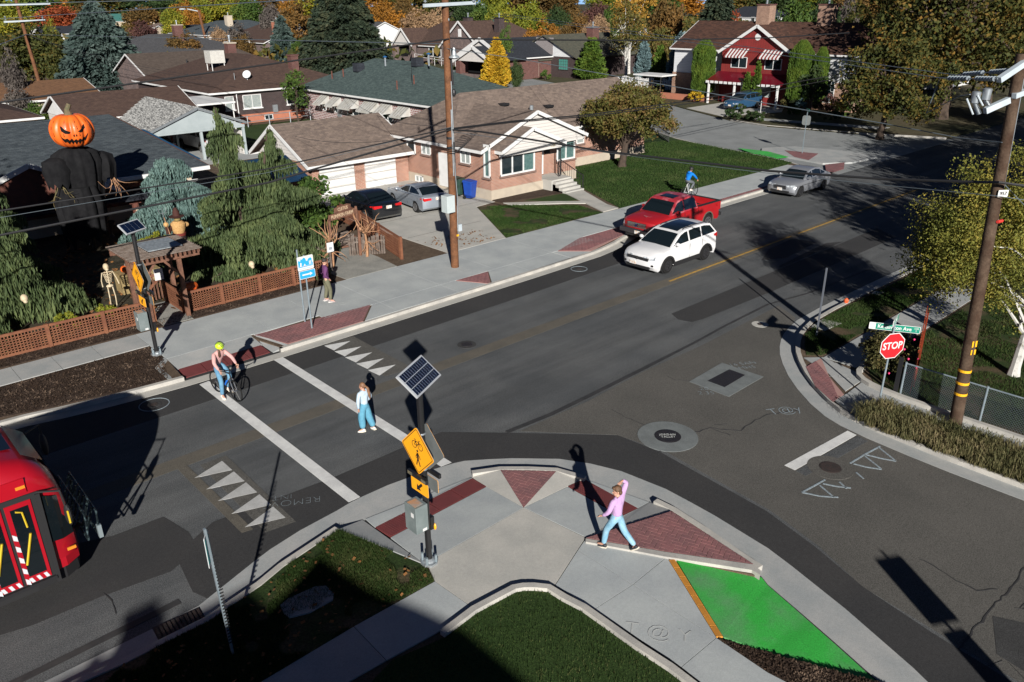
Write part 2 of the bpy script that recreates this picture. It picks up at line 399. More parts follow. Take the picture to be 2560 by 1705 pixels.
ln2 = [(-30,13.62),(-5,13.62),(1,13.66),(3.6,13.72)]
strip('sealed_crack', ln2, [(x, y+.17) for x, y in ln2], -.002, 0.009, m_sealed)
def crack(pts, w=.015, wob=.05, seed=1):
    r = random.Random(seed); q = [pts[0]]
    for i in range(len(pts)-1):
        a, b = pts[i], pts[i+1]; L = math.hypot(b[0]-a[0], b[1]-a[1]); n = max(2, int(L/.12))
        for k in range(1, n+1): q.append((a[0]+(b[0]-a[0])*k/n+r.uniform(-wob, wob)*.5, a[1]+(b[1]-a[1])*k/n+r.uniform(-wob, wob)*.5))
    ww = [w*r.uniform(.4, 1.3) for _ in q]
    o = offset_line(q, 1.0); b2 = [(p[0]+(s[0]-p[0])*k, p[1]+(s[1]-p[1])*k) for p, s, k in zip(q, o, ww)]
    return strip('crack', q, b2, -.002, 0.011, m_sealed)
crack(GR(C3, [(1645,822),(1810,765),(1950,790),(2090,790),(2200,710),(2334,650),(2620,610)]), .03, seed=2)
crack(GR(C3, [(1840,740),(1960,730)]), .02, seed=7); crack(GR(C3, [(1800,765),(1990,835)]), .025, seed=9)
crack(GR(C3, [(910,600),(1080,690),(1225,750)]), .015, seed=3); crack(GR(C3, [(1410,290),(1490,330),(1620,340)]), .015, seed=4)
crack(GR(C3, [(1340,1015),(1365,970)]), .03, seed=5)
crack(GR(D4, [(1380,450),(1560,540),(1720,650),(1910,740),(2090,730)]), .03, seed=6)
crack(GR(D4, [(2334,520),(2230,690),(2060,870),(1860,1100),(1740,1270)]), .04, seed=8)
crack(GR(D1, [(940,760),(1010,830),(1050,950)]), .02, seed=10)
# ---- painted markings ----
def mark(name, pts, m=m_paint, z=.0125): return sheet(name, pts, z, m, depth=.008)
mark('crossing_line', [(7.9,14.42),(8.22,14.42),(8.26,23.17),(7.94,23.13)])
mark('crossing_line', [(10.48,14.15),(10.8,14.12),(10.84,23.2),(10.52,23.2)])
for i, y in enumerate((23.1, 22.42, 21.74, 21.05, 20.36)): mark('yield_triangle', [(12.36,y),(12.4,y-.58),(13.24,y-.27)])
for i, y in enumerate((18.3, 17.6, 16.92, 16.2, 15.5)): mark('yield_triangle', [(6.5,y),(6.5,y-.6),(5.65,y-.3)], m_paint_w)
sheet('ground_off_band', [(12.5,19.6),(13.5,19.5),(13.55,23.15),(12.45,23.2)], .0095, m_asph_l, depth=.006)
sheet('ground_off_band', [(5.5,15.05),(5.75,15.0),(5.75,18.9),(5.5,18.9)], .0095, m_strip, depth=.006)
sheet('ground_off_band', [(6.6,14.6),(5.9,14.7),(6.0,18.5),(6.7,18.5)], .0088, m_asph_l, depth=.006)
mark('stop_bar', GR(C4, [(150,1108),(245,1152),(805,832),(725,793)]))
sheet('ground_off_band', GR(C4, [(255,1160),(345,1205),(910,888),(815,838)]), .009, m_asph, depth=.006)
def stroke(name, pts, w, m, z=.0135):
    o = offset_line(pts, w/2); o2 = offset_line(pts, -w/2)
    return strip(name, o2, o, z-.012, z, m)
for pts in ([(310,1355),(440,1285),(520,1240)],[(310,1355),(480,1390),(640,1400)],[(470,1290),(600,1400)],[(500,1275),(620,1300),(755,1315)],[(650,1260),(715,1320)],
            [(750,1090),(880,1010),(1020,935)],[(1010,945),(1165,1070)],[(890,1010),(1030,1045),(1165,1070)],[(780,1095),(900,1125),(1035,1145)],[(885,1025),(1030,1140)],[(805,1175),(870,1230)]):
    stroke('chalk_line', GR(C4, pts), .045, m_chalk)
def text(name, s, loc, size, m, rot, parent=None, ext=.002, align='CENTER', world=True, bold=0.0, sx=1.0):
    cu = bpy.data.curves.new(name, 'FONT'); cu.body = s; cu.size = size; cu.extrude = ext; cu.align_x = align; cu.align_y = 'CENTER'; cu.resolution_u = 3
    cu.offset = bold
    t = bpy.data.objects.new('tmp', cu); C.objects.link(t)
    dg = bpy.context.evaluated_depsgraph_get(); me = bpy.data.meshes.new_from_object(t.evaluated_get(dg)); bpy.data.objects.remove(t)
    R = rot if isinstance(rot, Matrix) else Matrix.Rotation(rot, 4, 'Z')
    org = root_loc(parent) if (parent is not None and world) else Vector((0,0,0))
    me.transform(Matrix.Translation(Vector(loc)-org) @ R @ Matrix.Diagonal((sx,1,1,1)))
    me.materials.clear(); me.materials.append(m); me.name = name
    o = bpy.data.objects.new(name, me); C.objects.link(o)
    if parent is not None: o.parent = parent
    return o
def axes(ax, ay, az): return Matrix(((ax[0],ay[0],az[0],0),(ax[1],ay[1],az[1],0),(ax[2],ay[2],az[2],0),(0,0,0,1)))
q = G(640+K*330, 860+K*1445); tag(text('chalk_writing', 'REMOVE', (q[0],q[1],.016), .36, m_chalk, Matrix.Rotation(math.radians(150),4,'Z'), ext=.001, bold=-.014), kind='structure')
q = G(640+K*240, 860+K*1400); tag(text('chalk_writing', 'INT', (q[0],q[1],.016), .3, m_chalk, Matrix.Rotation(math.radians(150),4,'Z'), ext=.001, bold=-.012), kind='structure')
for (rg, x, y, s, tx, a, z) in ((C3,1760,430,.3,'20\n2.35',-42,.016),(C3,2120,200,.3,'16 SAN\nMHS',-30,.016),(D3,1330,1170,.45,'T @ Y',-55,.147),
                           (C4,150,610,.5,'T@y',-30,.016),(C4,680,340,.42,'T@y',-30,.147),(B2,1900,925,.34,'Test',0,.147),(B3,420,670,.34,'T@y',0,.147),(B2,790,1230,.3,'T@y',0,.147)):
    q = G(rg[0]+K*x, rg[1]+K*y); tag(text('chalk_writing', tx, (q[0],q[1],z), s, m_chalkw if z > .1 else m_chalk, math.radians(a), ext=.0008, bold=-.008), kind='structure')

# ======================= FAR SIDE OF THE STREET =======================
far_g = smooth_line([(-90,24.6),(-8,24.5),(2.9,24.0),(4.5,23.62),(6.4,23.38),(8.0,23.25),(12,23.2),(26.6,23.3),(28.7,23.6),(31,24.3),(34,24.75),(38.4,24.85),(49,24.9),(52,25.8),(54,28),(55,31.5),(56.5,40),(60,46),(64,60),(75,90)], 1)
far_k = offset_line(far_g, .42); far_b = offset_line(far_g, .57)
strip('gutter', far_g, far_k, 0.0, 0.012, m_conc2)
fk = [(a, b) for a, b in zip(far_k, far_b)]
seg = [p for p in fk if p[0][0] <= 7.6]; seg2 = [p for p in fk if p[0][0] >= 11.0]
seg.append(((7.7,23.7),(7.7,23.85))); seg2.insert(0, ((11.1,23.62),(11.1,23.77)))
strip('kerb', [p[0] for p in seg], [p[1] for p in seg], -.02, 0.14, m_kerb)
strip('kerb', [p[0] for p in seg2], [p[1] for p in seg2], -.02, 0.14, m_kerb)
blk = [p for p in far_b if p[0] < 7.6]+[(7.7,23.85),(7.85,25.4),(10.75,25.4),(11.1,23.77)]+[p for p in far_b if p[0] > 11.2]+[(75,420),(-300,420),(-300,25.2)]
tag(MB().prism(blk, -.06, 0.115).build('soil_bed', m_soil), kind='structure')
tag(MB().prism([(88,92),(78,60),(73.5,52),(69.4,44),(68.5,39.5),(70,31.5),(72.5,26),(76,25),(600,25),(600,420),(120,420)], -.06, 0.10).build('yard_soil', m_earth), kind='structure')
side2 = [(52.5,24.6),(54,28),(55,31.5),(56.5,40),(60,46),(64,60),(75,90),(92,130),(104,130),(88,92),(78,60),(73.5,52),(69.4,44),(68.5,39.5),(70,31.5),(72.5,24.6)]
sheet('concrete_street', side2, 0.006, mat('concrete_street', (0.24,0.25,0.25), .9, (0.19,0.2,0.2), nscale=.5, fine=.2, fscale=20, bump=.2))
sheet('driveway', [(71,46),(78,43.5),(83,46),(83,52.5),(74,52.5)], .118, m_conc2)
rk = [(72.5,25.2),(70,31.5),(68.5,39.5),(69.4,44)]
strip('kerb', rk, offset_line(rk, -.2), -.02, .14, m_kerb)
sheet('sidewalk_across', [(73.5,31),(75,31),(72.3,43),(71,42.8)], .13, m_conc3)
# small far corner islands with stamped brick and green paint
sheet('corner_island', [(55.0,27),(56.8,25.7),(60,25.4),(61,27.5),(60,32),(57.6,33.4),(55.9,32.5)], .12, m_conc3, depth=.12)
sheet('stamped_patch', GR(A4, [(150,1370),(460,1400),(370,1460),(240,1430)], .125), .128, m_pink)
sheet('stamped_patch', GR(A4, [(520,1500),(700,1480),(690,1540),(600,1568),(530,1560)], .125), .128, m_pink)
sheet('green_bike_ramp', GR(A3, [(2060,1350),(2334,1380),(2520,1430),(2400,1445),(2250,1420)], .125), .13, m_green)
# far walkway
walk = thing('sidewalk', 'x', 'x', (0,0,0)); walk.name = 'sidewalk'
for k in ('label', 'category'): del walk[k]
walk['kind'] = 'structure'
def slab(pts, m=m_conc, z=.14, par=walk, gap=.007, name='slab', zb=.10):
    return MB().prism(shrink(pts, gap), zb, z).build(name, m, par)
xs = [7.85,11.6,13.55,16.0,19.0,22.05,25.65,28.6,31.6,34.6,37.6,40.6,43.6,46.6,49.6,52.6]
for i in range(len(xs)-1):
    a, b = xs[i], xs[i+1]; y0 = 25.5 if b < 12 else (25.5 if b <= 14 else 25.08)
    if a > 25: y0 = 25.9 if a > 28 else 25.08
    slab([(a,y0),(b,y0),(b,28.4),(a,28.4)], m_conc)
fr = [(14.4,24.0,16.0),(16.0,0,19.0),(19.0,0,20.4)]
slab([(14.5,23.83),(16.0,23.83),(16.0,25.08),(15.65,25.08)]); slab([(16.0,23.83),(19.0,23.83),(19.0,25.08),(16.0,25.08)])
slab([(19.0,23.83),(20.5,23.83),(19.75,25.08),(19.0,25.08)]); slab([(20.75,23.83),(23,23.83),(23,25.08),(21.65,25.08)]); slab([(23,23.83),(25.6,23.85),(25.6,25.08),(23,25.08)])
slab([(25.65,23.87),(27.0,23.95),(25.9,25.05),(25.65,25.05)])
slab([(10.9,25.42),(13.55,25.5),(10.95,25.5)], gap=.002)
for a in (35.6,38.6,41.6,44.6,47.6): slab([(a,25.75),(a+3,25.75),(a+3,25.9),(a,25.9)], gap=.004)
for a, b in ((-9.3,-8.05),(-8.05,-6.8),(-6.8,-5.55),(-5.55,-4.3),(-4.3,-3.05),(-3.05,-1.8),(-1.8,-.55),(-.55,.7),(.7,1.9),(1.9,2.7),(2.7,3.9),(3.9,5.1),(5.1,6.35),(6.35,7.85)):
    slab([(a,27.05),(b,27.05),(b,28.4),(a,28.4)], m_conc3)
# far ramp: sloping slabs with the red warning strip
slab([(7.85,24.6,.05),(10.8,24.6,.05),(10.8,25.5,.14),(7.85,25.5,.14)], m_conc3, zb=0.0)
slab([(7.28,23.86,.14),(7.72,23.78,.03),(7.84,24.6,.05),(7.84,25.7,.14),(7.3,25.05,.14)], m_conc3, zb=0.0, gap=.002)
slab([(10.78,23.78,.03),(11.36,23.78,.14),(10.95,25.5,.14),(10.82,24.7,.05)], m_conc3, zb=0, gap=.002)
def tactile(a, b, c, d, za, zb, n, m=m_tact, parent=walk, dome=.012, step=.061, bars=False):
    # a-b the street edge, d-c the back edge, heights za/zb; n panels
    A, B, Cc, D = [Vector((p[0], p[1], z)) for p, z in ((a,za),(b,za),(c,zb),(d,zb))]
    for k in range(n):
        t0, t1 = k/n, (k+1)/n; e = .004
        P = [A.lerp(B, t0+e), A.lerp(B, t1-e), D.lerp(Cc, t1-e), D.lerp(Cc, t0+e)]
        pn = MB().prism([tuple(p) for p in P], min(za, zb)-.03, 0).build('tactile_panel', m, parent)
        L = (P[1]-P[0]).length; W = (P[3]-P[0]).length; mb = MB()
        if bars:
            for q_ in (.22,.4,.6,.78): mb.bar(P[0].lerp(P[3], q_)+Vector((0,0,.004)), P[1].lerp(P[2], q_)+Vector((0,0,.004)), .018, .008)
        nu, nv = (2, 2) if bars else (int(L/step), int(W/step))
        for i in range(nu):
            for j in range(nv):
                u, v = (i+.5)/nu, (j+.5)/nv
                if bars: u, v = (.04, .96)[i], (.12, .88)[j]
                p = P[0].lerp(P[1], u).lerp(P[3].lerp(P[2], u), v)
                mb.lathe([(dome, -.002), (dome*.55, .006)], p, 5)
        o = mb.build('domes', m, pn, uv=False); tag(o, kind='stuff')
tactile((7.8,23.88),(10.72,23.86),(10.74,24.58),(7.86,24.6), .028, .06, 4)
# stamped brick fields: pieces laid in herringbone
def bricks(field, z, name='stamped_brick', single=True, L=.22, ang=45, parent=walk, zf=None):
    f = ccw([p[:2] for p in field]); W = L/2
    base = MB().prism(f, z-.06, z).build('stamped_base', m_pinkj, parent)
    cx = sum(p[0] for p in f)/len(f); cy = sum(p[1] for p in f)/len(f); R = max(math.hypot(p[0]-cx, p[1]-cy) for p in f)+L
    ca, sa = math.cos(math.radians(ang)), math.sin(math.radians(ang)); g = .008; mb = MB(); n = int(R/W)+3
    for i in range(-n, n+1):
        for j in range(-n, n+1):
            k = (i+j*1) % 4
            # herringbone: cell (i,j) of size W; horizontal brick starts where (i-j)%4==0, vertical where (i-j)%4==2
            r = (i-j) % 4
            if r == 0: rc = (i*W, j*W, i*W+L, j*W+W)
            elif r == 3: rc = (i*W, j*W-W+W, i*W+W, j*W+L)
            else: continue
            if r == 3: rc = (i*W, j*W, i*W+W, j*W+L)
            q = [(rc[0]+g, rc[1]+g), (rc[2]-g, rc[1]+g), (rc[2]-g, rc[3]-g), (rc[0]+g, rc[3]-g)]
            q = [(cx+x*ca-y*sa, cy+x*sa+y*ca) for x, y in q]
            w = clip_poly(q, f)
            if len(w) < 3 or abs(area2(w)) < .0012: continue
            h = z+.006+random.uniform(0, .003)
            if single: MB().prism(w, z-.002, h).build('brick', m_pink, parent)
            else: mb.prism(w, z-.002, h)
    if not single: tag(mb.build('brick', m_pink, parent), kind='stuff')
bricks([(10.93,25.4),(11.4,23.86),(14.45,23.86),(15.6,25.12)], .134, single=False, ang=0)
bricks([(20.55,23.86),(20.7,23.86),(21.6,25.05),(19.85,25.07)], .134, single=False, ang=0)
bricks([(27.1,24.0),(30.4,24.75),(34,25.3),(34.5,25.85),(28.3,25.85),(26.0,25.08)], .134, single=False, ang=0)
bricks([(34.5,25.4),(49,25.5),(49,25.74),(34.5,25.74)], .134, single=False, ang=0)
sheet('mulch_bed', [(-60,25.2),(2.8,24.75),(3.9,24.45),(6.3,24.0),(7.25,23.93),(7.28,25.05),(7.82,25.7),(7.83,27.0),(-60,27.0)], .132, m_mulch)
sheet('mulch_strip', [(-60,28.5),(16.2,28.55),(16.2,29.5),(-60,29.5)], .132, m_mulch)

# ======================= NEAR CORNER =======================
z4 = .14
gut = [(-90,13.4),(3.0,13.4)]+[G(*p) for p in ((496,1516),(640,1401),(676,1374),(750,1327),(843,1277),(873,1259),(900,1245),(969,1214),(1051,1184),(1134,1159),(1161,1153),(1220,1149),(1280,1146.5),(1398,1148),(1477,1160),(1554,1179),(1664,1223),(1724,1255),(1787,1290),(1920,1371.5),(1979,1416),(2112,1522),(2283,1671),(2318,1705))]
gut += [(gut[-1][0]-.25, gut[-1][1]-1.5), (gut[-1][0]-.4, gut[-1][1]-6), (gut[-1][0]-.4, -60)]
kb_px = [(315,1656),(411,1607),(521,1552),(654,1461),(709,1415),(848,1322)]
kbL = [(-90,12.78)]+[(1.5,12.78)]+[G(u, v, z4) for u, v in kb_px]
kbR1 = [G(u, v, z4) for u, v in ((1181.5,1184),(1251.5,1174),(1320,1174),(1390,1177),(1459.6,1196.7))]
kbR2 = [G(u, v, z4) for u, v in ((1634,1253),(1679,1275),(1760,1327),(1839,1383),(1895,1420))]
def pick(reg, pts, z=z4): return GR(reg, pts, z)
gtip = [G(u, v, .05) for u, v in ((1905,1438),(1920,1457),(2002,1527),(2084.5,1598.5),(2202,1703))]
# gutter apron from asphalt edge back to the kerb line / ramps
ap = gut[:-3]+[gut[-3], gtip[-1], gtip[3], gtip[2], gtip[1], gtip[0]]+kbR2[::-1]+[G(1623,1255,.03), G(1459.6,1196.7,.03)]+kbR1[::-1][1:]+[G(1177,1194,.03), G(914,1297,.03)]+kbL[::-1]
tag(MB().prism(ap, -.03, .012).build('gutter', m_conc3), kind='structure')
def kerb_line(line, w=.15, z=.14, name='kerb'):
    o = offset_line(line, w); return strip(name, line, o, -.02, z, m_kerb)
kerb_line(kbL); kerb_line(kbR1); kerb_line(kbR2)
base = kbL+[G(1060,1410,z4), G(1309,1268.6,z4), G(1466,1343.5,z4), G(1679,1276,z4), G(1760,1327,z4), G(1839,1384,z4), G(1883,1409,z4), G(1900,1437,z4), G(1686,1398,z4), G(1672,1400,z4), G(1791,1594,z4), G(1856,1613,z4), G(1920,1631,z4), G(2057,1669,z4), G(2202,1705,z4)]
base += [(base[-1][0]-.5, -8), (base[-1][0]-.5, -60), (-90,-60)]
tag(MB().prism(base, -.06, .112).build('corner_soil', m_soil), kind='structure')
near = bpy.data.objects.new('corner_pavement', None); C.objects.link(near); near['kind'] = 'structure'
def nslab(pts, m=m_conc, zs=None, gap=.007, name='slab', top=.14, zb=.0):
    P = []
    for i, (u, v) in enumerate(pts):
        zz = zs[i] if zs else top
        x, y = G(u, v, zz); P.append((x, y, zz))
    return MB().prism(shrink(P, gap), zb, top).build(name, m, near)
R_ = .03
nslab([(848,1322),(906,1299),(1059.5,1409)], m_conc3, [z4,R_,z4], gap=.004)
nslab([(914,1297),(937.5,1317.5),(1181.5,1194.5),(1177,1193)], m_conc, [R_,.045,.045,R_], gap=.003)
nslab([(976,1343.5),(1059.5,1409.5),(1082,1398),(1309,1268.6),(1216,1216.5)], m_conc, [.07,z4,z4,z4,.07])
nslab([(1181.5,1188),(1251.5,1175),(1309,1268.6),(1216,1216.5),(1183,1194)], m_conc2, [.05,z4,z4,.07,.05])
nslab([(1390,1178),(1459.6,1196.7),(1419,1216),(1309,1268.6)], m_conc2, [z4,.04,.07,z4])
nslab([(1309,1268.6),(1419,1216.5),(1553,1291),(1466,1343.5)], m_conc, [z4,.07,.08,z4])
nslab([(1460,1196.5),(1623,1255),(1595,1270)], m_conc, [.035,.035,.05], gap=.004)
nslab([(1625,1255),(1679,1276),(1540,1321),(1467,1343),(1553,1291),(1596,1270)], m_conc3, [.04,z4,z4,z4,.08,.05], gap=.004)
nslab([(1309,1268.6),(1463.7,1343.6),(1387,1463),(1376,1461),(1335,1457),(1307,1457),(1280,1462),(1178,1516),(1087,1453),(1072,1420),(1082,1398)], m_conc2)
nslab([(1087,1453),(1178,1516),(1193,1526),(966,1651),(884,1566)], m_conc)
nslab([(884,1566),(966,1651),(870,1705),(780,1760),(560,1760),(654,1703)], m_conc3)
nslab([(1465,1345),(1662,1396),(1581.6,1461.5),(1444.5,1375)])
nslab([(1444.5,1375),(1581.6,1461.5),(1485.6,1523),(1387,1464)])
nslab([(1662.5,1396),(1672,1400),(1791,1594),(1581.6,1461.5)])
nslab([(1581.6,1461.5),(1791,1594),(1703.6,1667),(1485.6,1523)])
nslab([(1791,1594),(1920,1681),(1961,1702),(2140,1800),(1870,1800),(1703.6,1667)])
tactile(*[G(*p, .05) for p in ((937.5,1317.5),(1181.5,1194.5),(1215.8,1216.5),(976,1343.5))], .045, .07, 4, parent=near)
tactile(*[G(*p, .05) for p in ((1459.6,1196.7),(1595,1270),(1553,1291),(1420,1216.5))], .045, .075, 3, parent=near)
tactile(*[G(*p, z4) for p in ((1687,1399),(1808,1593),(1791,1593),(1672,1400))], .145, .145, 8, m=m_tacy, parent=near, bars=True, dome=.014)
bricks([G(*p, .14) for p in ((1251.5,1175),(1309,1268.6),(1390,1178))], .136, parent=near, ang=20)
bricks([G(*p, .19) for p in ((1466,1343.5),(1679,1277),(1678,1376),(1661,1376.5))], .178, parent=near, ang=20)
bricks([G(*p, .19) for p in ((1681,1278),(1883,1409),(1661,1376.8))], .178, parent=near, ang=20)
ka = [G(*p, .19) for p in ((1464,1346),(1660,1379),(1883,1411),(1902,1426))]; kb_ = [G(*p, .19) for p in ((1464,1354),(1661,1391),(1880,1425),(1900,1437))]
o = strip('island_kerb', ka, kb_, .0, .19, m_kerb, near)
gr = [G(*p, .1) for p in ((1687,1398),(1905,1439),(1920,1457),(2002,1527),(2084.5,1598.5),(2202,1703),(2057,1667),(1920,1629),(1856,1611),(1808,1596))]
gz = [.14,.05,.04,.03,.025,.02,.06,.09,.12,.14]
tag(MB().prism([(x, y, z) for (x, y), z in zip(gr, gz)], -.02, 0).build('green_bike_ramp', m_green), kind='structure')
ml = [G(*p, .13) for p in ((1791,1596),(1808,1598),(1856,1613),(1920,1631),(2057,1669),(2200,1705),(2300,1760),(2040,1760),(1961,1701),(1920,1680))]
sheet('mulch_bed', ml, .128, m_mulch)
# low kerb wrapped round the lawn corner
lk = [G(*p, .2) for p in ((1100,1577),(1178,1518),(1280,1464),(1307,1459),(1335,1458.5),(1376,1463),(1417,1488),(1466,1513),(1527,1556),(1609,1614),(1684,1662),(1740,1705),(1800,1750))]
strip('lawn_kerb', lk, offset_line(lk, -.14), .1, .225, m_kerb)
lawn_a = [G(*p, .14) for p in ((848,1323),(1058,1411),(1070,1425),(1085,1452),(884,1565),(654,1702),(560,1760),(200,1760),(315,1657),(411,1608),(521,1553),(654,1462),(709,1416))]
sheet('verge_lawn', lawn_a, .126, m_lawn2)
lawn_b = [p for p in offset_line(lk, -.14)]
lawn_b = [G(700,1800,.14)]+lawn_b+[G(1700,1800,.14)]
lawn_b2 = offset_line(lk, -.14)+[(lk[-1][0], -8), (-6, -8), (-6, 6), G(980,1650,.14)]
sheet('corner_lawn', lawn_b2, .135, m_lawn)
sheet('back_lawn', [(-60,-50),(8,-50),(8,-8),(-6,-8),(-6,12.5),(-60,12.5)], .13, m_lawn2)
sheet('valve_pad', [G(*p, .14) for p in ((701,1515),(722,1497),(790,1467),(815,1466),(835,1485),(832,1500),(775,1532),(722,1545),(708,1533))], .16, m_conc3, depth=.06)
# storm drain
gi = thing('storm_drain', 'rusty storm drain grate set in the kerb beside the shaded verge', 'drain', (*G(440,1560),0))
gp = [G(D1[0]+K*x, D1[1]+K*y) for x, y in ((1385,1080),(1820,885),(1890,1010),(1450,1200))]
MB().prism(gp, -.03, .014).build('frame', m_iron, gi)
for k in range(11):
    t = (k+.7)/11.4; a = Vector((*gp[0],.022)).lerp(Vector((*gp[1],.022)), t); b = Vector((*gp[3],.022)).lerp(Vector((*gp[2],.022)), t)
    MB().bar(a.lerp(b,.12), a.lerp(b,.9), .05, .03).build('bar', m_rust, gi)
# ======================= NEAR RIGHT CORNER =======================
rg = smooth_line([(19.6,-60),(19.58,3.5),(19.6,5.7),(19.8,7.9),(20.2,9.0),(21.4,10.5),(22.8,11.7),(23.9,12.35),(25.0,12.78),(26.7,13.1),(32.4,13.05),(38.7,12.85),(170,12.6)], 1)
rb = offset_line(rg, -.5); rb2 = offset_line(rg, -.65)
strip('gutter', rb, rg, -.03, .012, m_conc3); strip('kerb', rb2, rb, -.02, .14, m_kerb)
blkR = rb2+[(170,-60)]
tag(MB().prism(blkR[::-1], -.06, .115).build('corner_soil_right', m_soil), kind='structure')
wr = bpy.data.objects.new('side_sidewalk', None); C.objects.link(wr); wr['kind'] = 'structure'
def rs(pts, m=m_conc3, z=.14): return MB().prism(shrink(pts, .007), .10, z).build('slab', m, wr)
ys = [7.9,5.9,4.0,2.1,0.2,-1.7,-3.6,-5.5,-7.4]
for a, b in zip(ys[:-1], ys[1:]): rs([(21.35,b),(22.4,b),(22.4,a),(21.35,a)])
rs([(20.45,8.0),(21.3,7.9),(22.4,7.9),(22.75,8.9),(21.7,8.85),(20.85,8.9)]); rs([(21.75,8.95),(22.8,8.95),(23.3,9.4),(23.6,10.6),(23.1,11.05),(22.55,9.9)])
for i in range(14):
    a = 23.6+i*1.75; rs([(a,9.3 if i else 9.5),(a+1.75,9.3),(a+1.75,10.6),(a,10.6)])
bricks([G(C4[0]+K*x, C4[1]+K*y, .12) for x, y in ((345,215),(485,135),(560,310),(690,465),(590,535),(430,390))], .145, parent=wr, single=False, ang=10, L=.2)
sheet('verge_grass', [(23.75,10.7),(25,10.7),(40,10.7),(60,10.8),(60,12.0),(38.7,12.1),(27,12.35),(25,12.0),(24.2,11.6),(23.4,11.1)], .13, m_lawn2)
sheet('side_yard_lawn', [(22.75,-20),(60,-20),(60,9.2),(23.8,9.2),(22.9,8.6),(22.75,8)], .135, m_lawn2)
yk = smooth_line([(23.7,9.25),(23.1,9.15),(22.75,8.75),(22.55,8.0),(22.45,6.5),(22.42,4),(22.42,-12)], 1)
strip('yard_kerb', offset_line(yk, -.16), yk, .1, .26, m_kerb)
for pts in ([(390,1410),(500,1340),(670,1380),(520,1445)], [(945,1105),(970,1088),(1060,1095),(1000,1125)]): sheet('utility_pad', GR(B4, pts, .14), .15, m_conc2, depth=.05)
# ---- covers in the road ----
def disc(mb, c, r, z0, z1, n=28): mb.lathe([(r, z0), (r, z1)], (c[0], c[1], 0), n)
def cover(name, label, c, rl, rc=0, mcol=m_conc3, ml=m_iron, txt=None, a=-42, g=None):
    t = thing(name, label, 'cover', (c[0], c[1], 0), 0, g)
    if rc: mb = MB(); disc(mb, c, rc, -.02, .015, 36); mb.build('collar', mcol, t)
    mb = MB(); disc(mb, c, rl, 0, .022); mb.build('lid', ml, t); mb = MB(); disc(mb, c, rl*.9, 0, .026); mb.build('lid_plate', ml, t)
    if txt: text('lettering', txt, (c[0], c[1], .03), rl*.33, m_chalkw, math.radians(a), t, ext=.002)
    return t
cover('manhole_cover', 'large black manhole cover in a wide round concrete collar at the side street mouth', (15.93,11.1), .36, .82, mat('collar_grey', (0.16,0.175,0.175), .9, (0.12,0.13,0.13), nscale=2, ndetail=7, fine=.15, fscale=50), txt='JORDAN\nVALLEY')
cover('manhole_cover', 'rusty manhole cover in a smooth grey collar beside the white stop bar', (17.64,7.3), .27, .56, m_asph_l, m_rust)
cover('manhole_cover', 'small dark round cover near the centre strip of the main road', (16.0,19.75), .2, .33, m_asph_d)
cover('valve_cover', 'small valve cover with a chalk ring below the sidewalk by the white car', (25.0,22.8), .11, .2, m_asph_d, m_rust)
cover('valve_cover', 'small valve cover with a chalk ring beside the bus shadow', (6.4,22.75), .11, .2, m_asph_d, m_rust)
cover('valve_cover', 'small cover in a pale concrete ring near the right hand kerb', (24.95,13.75), .1, .3, m_conc2, m_rust)
for c, r in (((25.0,22.8),.36),((6.4,22.75),.42)):
    stroke('chalk_ring', [(c[0]+r*math.cos(a*math.pi/12), c[1]+r*math.sin(a*math.pi/12)) for a in range(25)], .025, m_chalk)
t = thing('utility_plate', 'dark rectangular steel plate framed by a pale concrete pad in the side street', 'cover', (20.1,12.0,0))
MB().prism([(19.15,12.7),(21.08,12.8),(21.12,11.3),(19.15,11.28)], -.02, .014).build('concrete_pad', MATS['collar_grey'], t)
MB().prism([(19.6,12.33),(20.8,12.33),(20.8,11.76),(19.6,11.72)], 0, .022).build('plate', m_iron, t)
# ---- scattered debris ----
m_leaf_d = mat('fallen_leaf', (0.22,0.1,0.03), .9, (0.12,0.06,0.03), nscale=3)
def scatter(name, poly, n, z, size, m, seed=1, kind='stuff', dens=None, flat=True, h=0.0):
    r = np.random.default_rng(seed); P = np.array([p[:2] for p in poly]); lo = P.min(0); hi = P.max(0); pts = []
    tri = tessellate_polygon([[Vector((p[0], p[1], 0)) for p in poly]])
    T = np.array([[P[i] for i in t] for t in tri]); ar = np.abs((T[:,1,0]-T[:,0,0])*(T[:,2,1]-T[:,0,1])-(T[:,2,0]-T[:,0,0])*(T[:,1,1]-T[:,0,1]))/2
    idx = r.choice(len(T), n, p=ar/ar.sum()); u = r.random((n, 2)); u[u.sum(1) > 1] = 1-u[u.sum(1) > 1]
    q = T[idx,0]+(T[idx,1]-T[idx,0])*u[:,:1]+(T[idx,2]-T[idx,0])*u[:,1:]
    return q, r
def flakes(name, poly, n, z, size, m, seed=1, tilt=.5, asp=.45):
    q, r = scatter(name, poly, n, z, size, m, seed); a = r.random(n)*6.283; s = size*(.5+r.random(n))
    t = (r.random(n)-.5)*tilt*2; dx = np.stack([np.cos(a)*s, np.sin(a)*s, t*s], 1); dy = np.stack([-np.sin(a)*s*asp, np.cos(a)*s*asp, (r.random(n)-.5)*s*tilt], 1)
    c = np.concatenate([q, np.full((n,1), z)+r.random((n,1))*.012+np.abs(t*s)[:,None]*.5], 1)
    V = np.stack([c-dx-dy, c+dx-dy, c+dx+dy, c-dx+dy], 1).reshape(-1, 3)
    return fast_mesh(name, V, 4, m, kind='stuff')
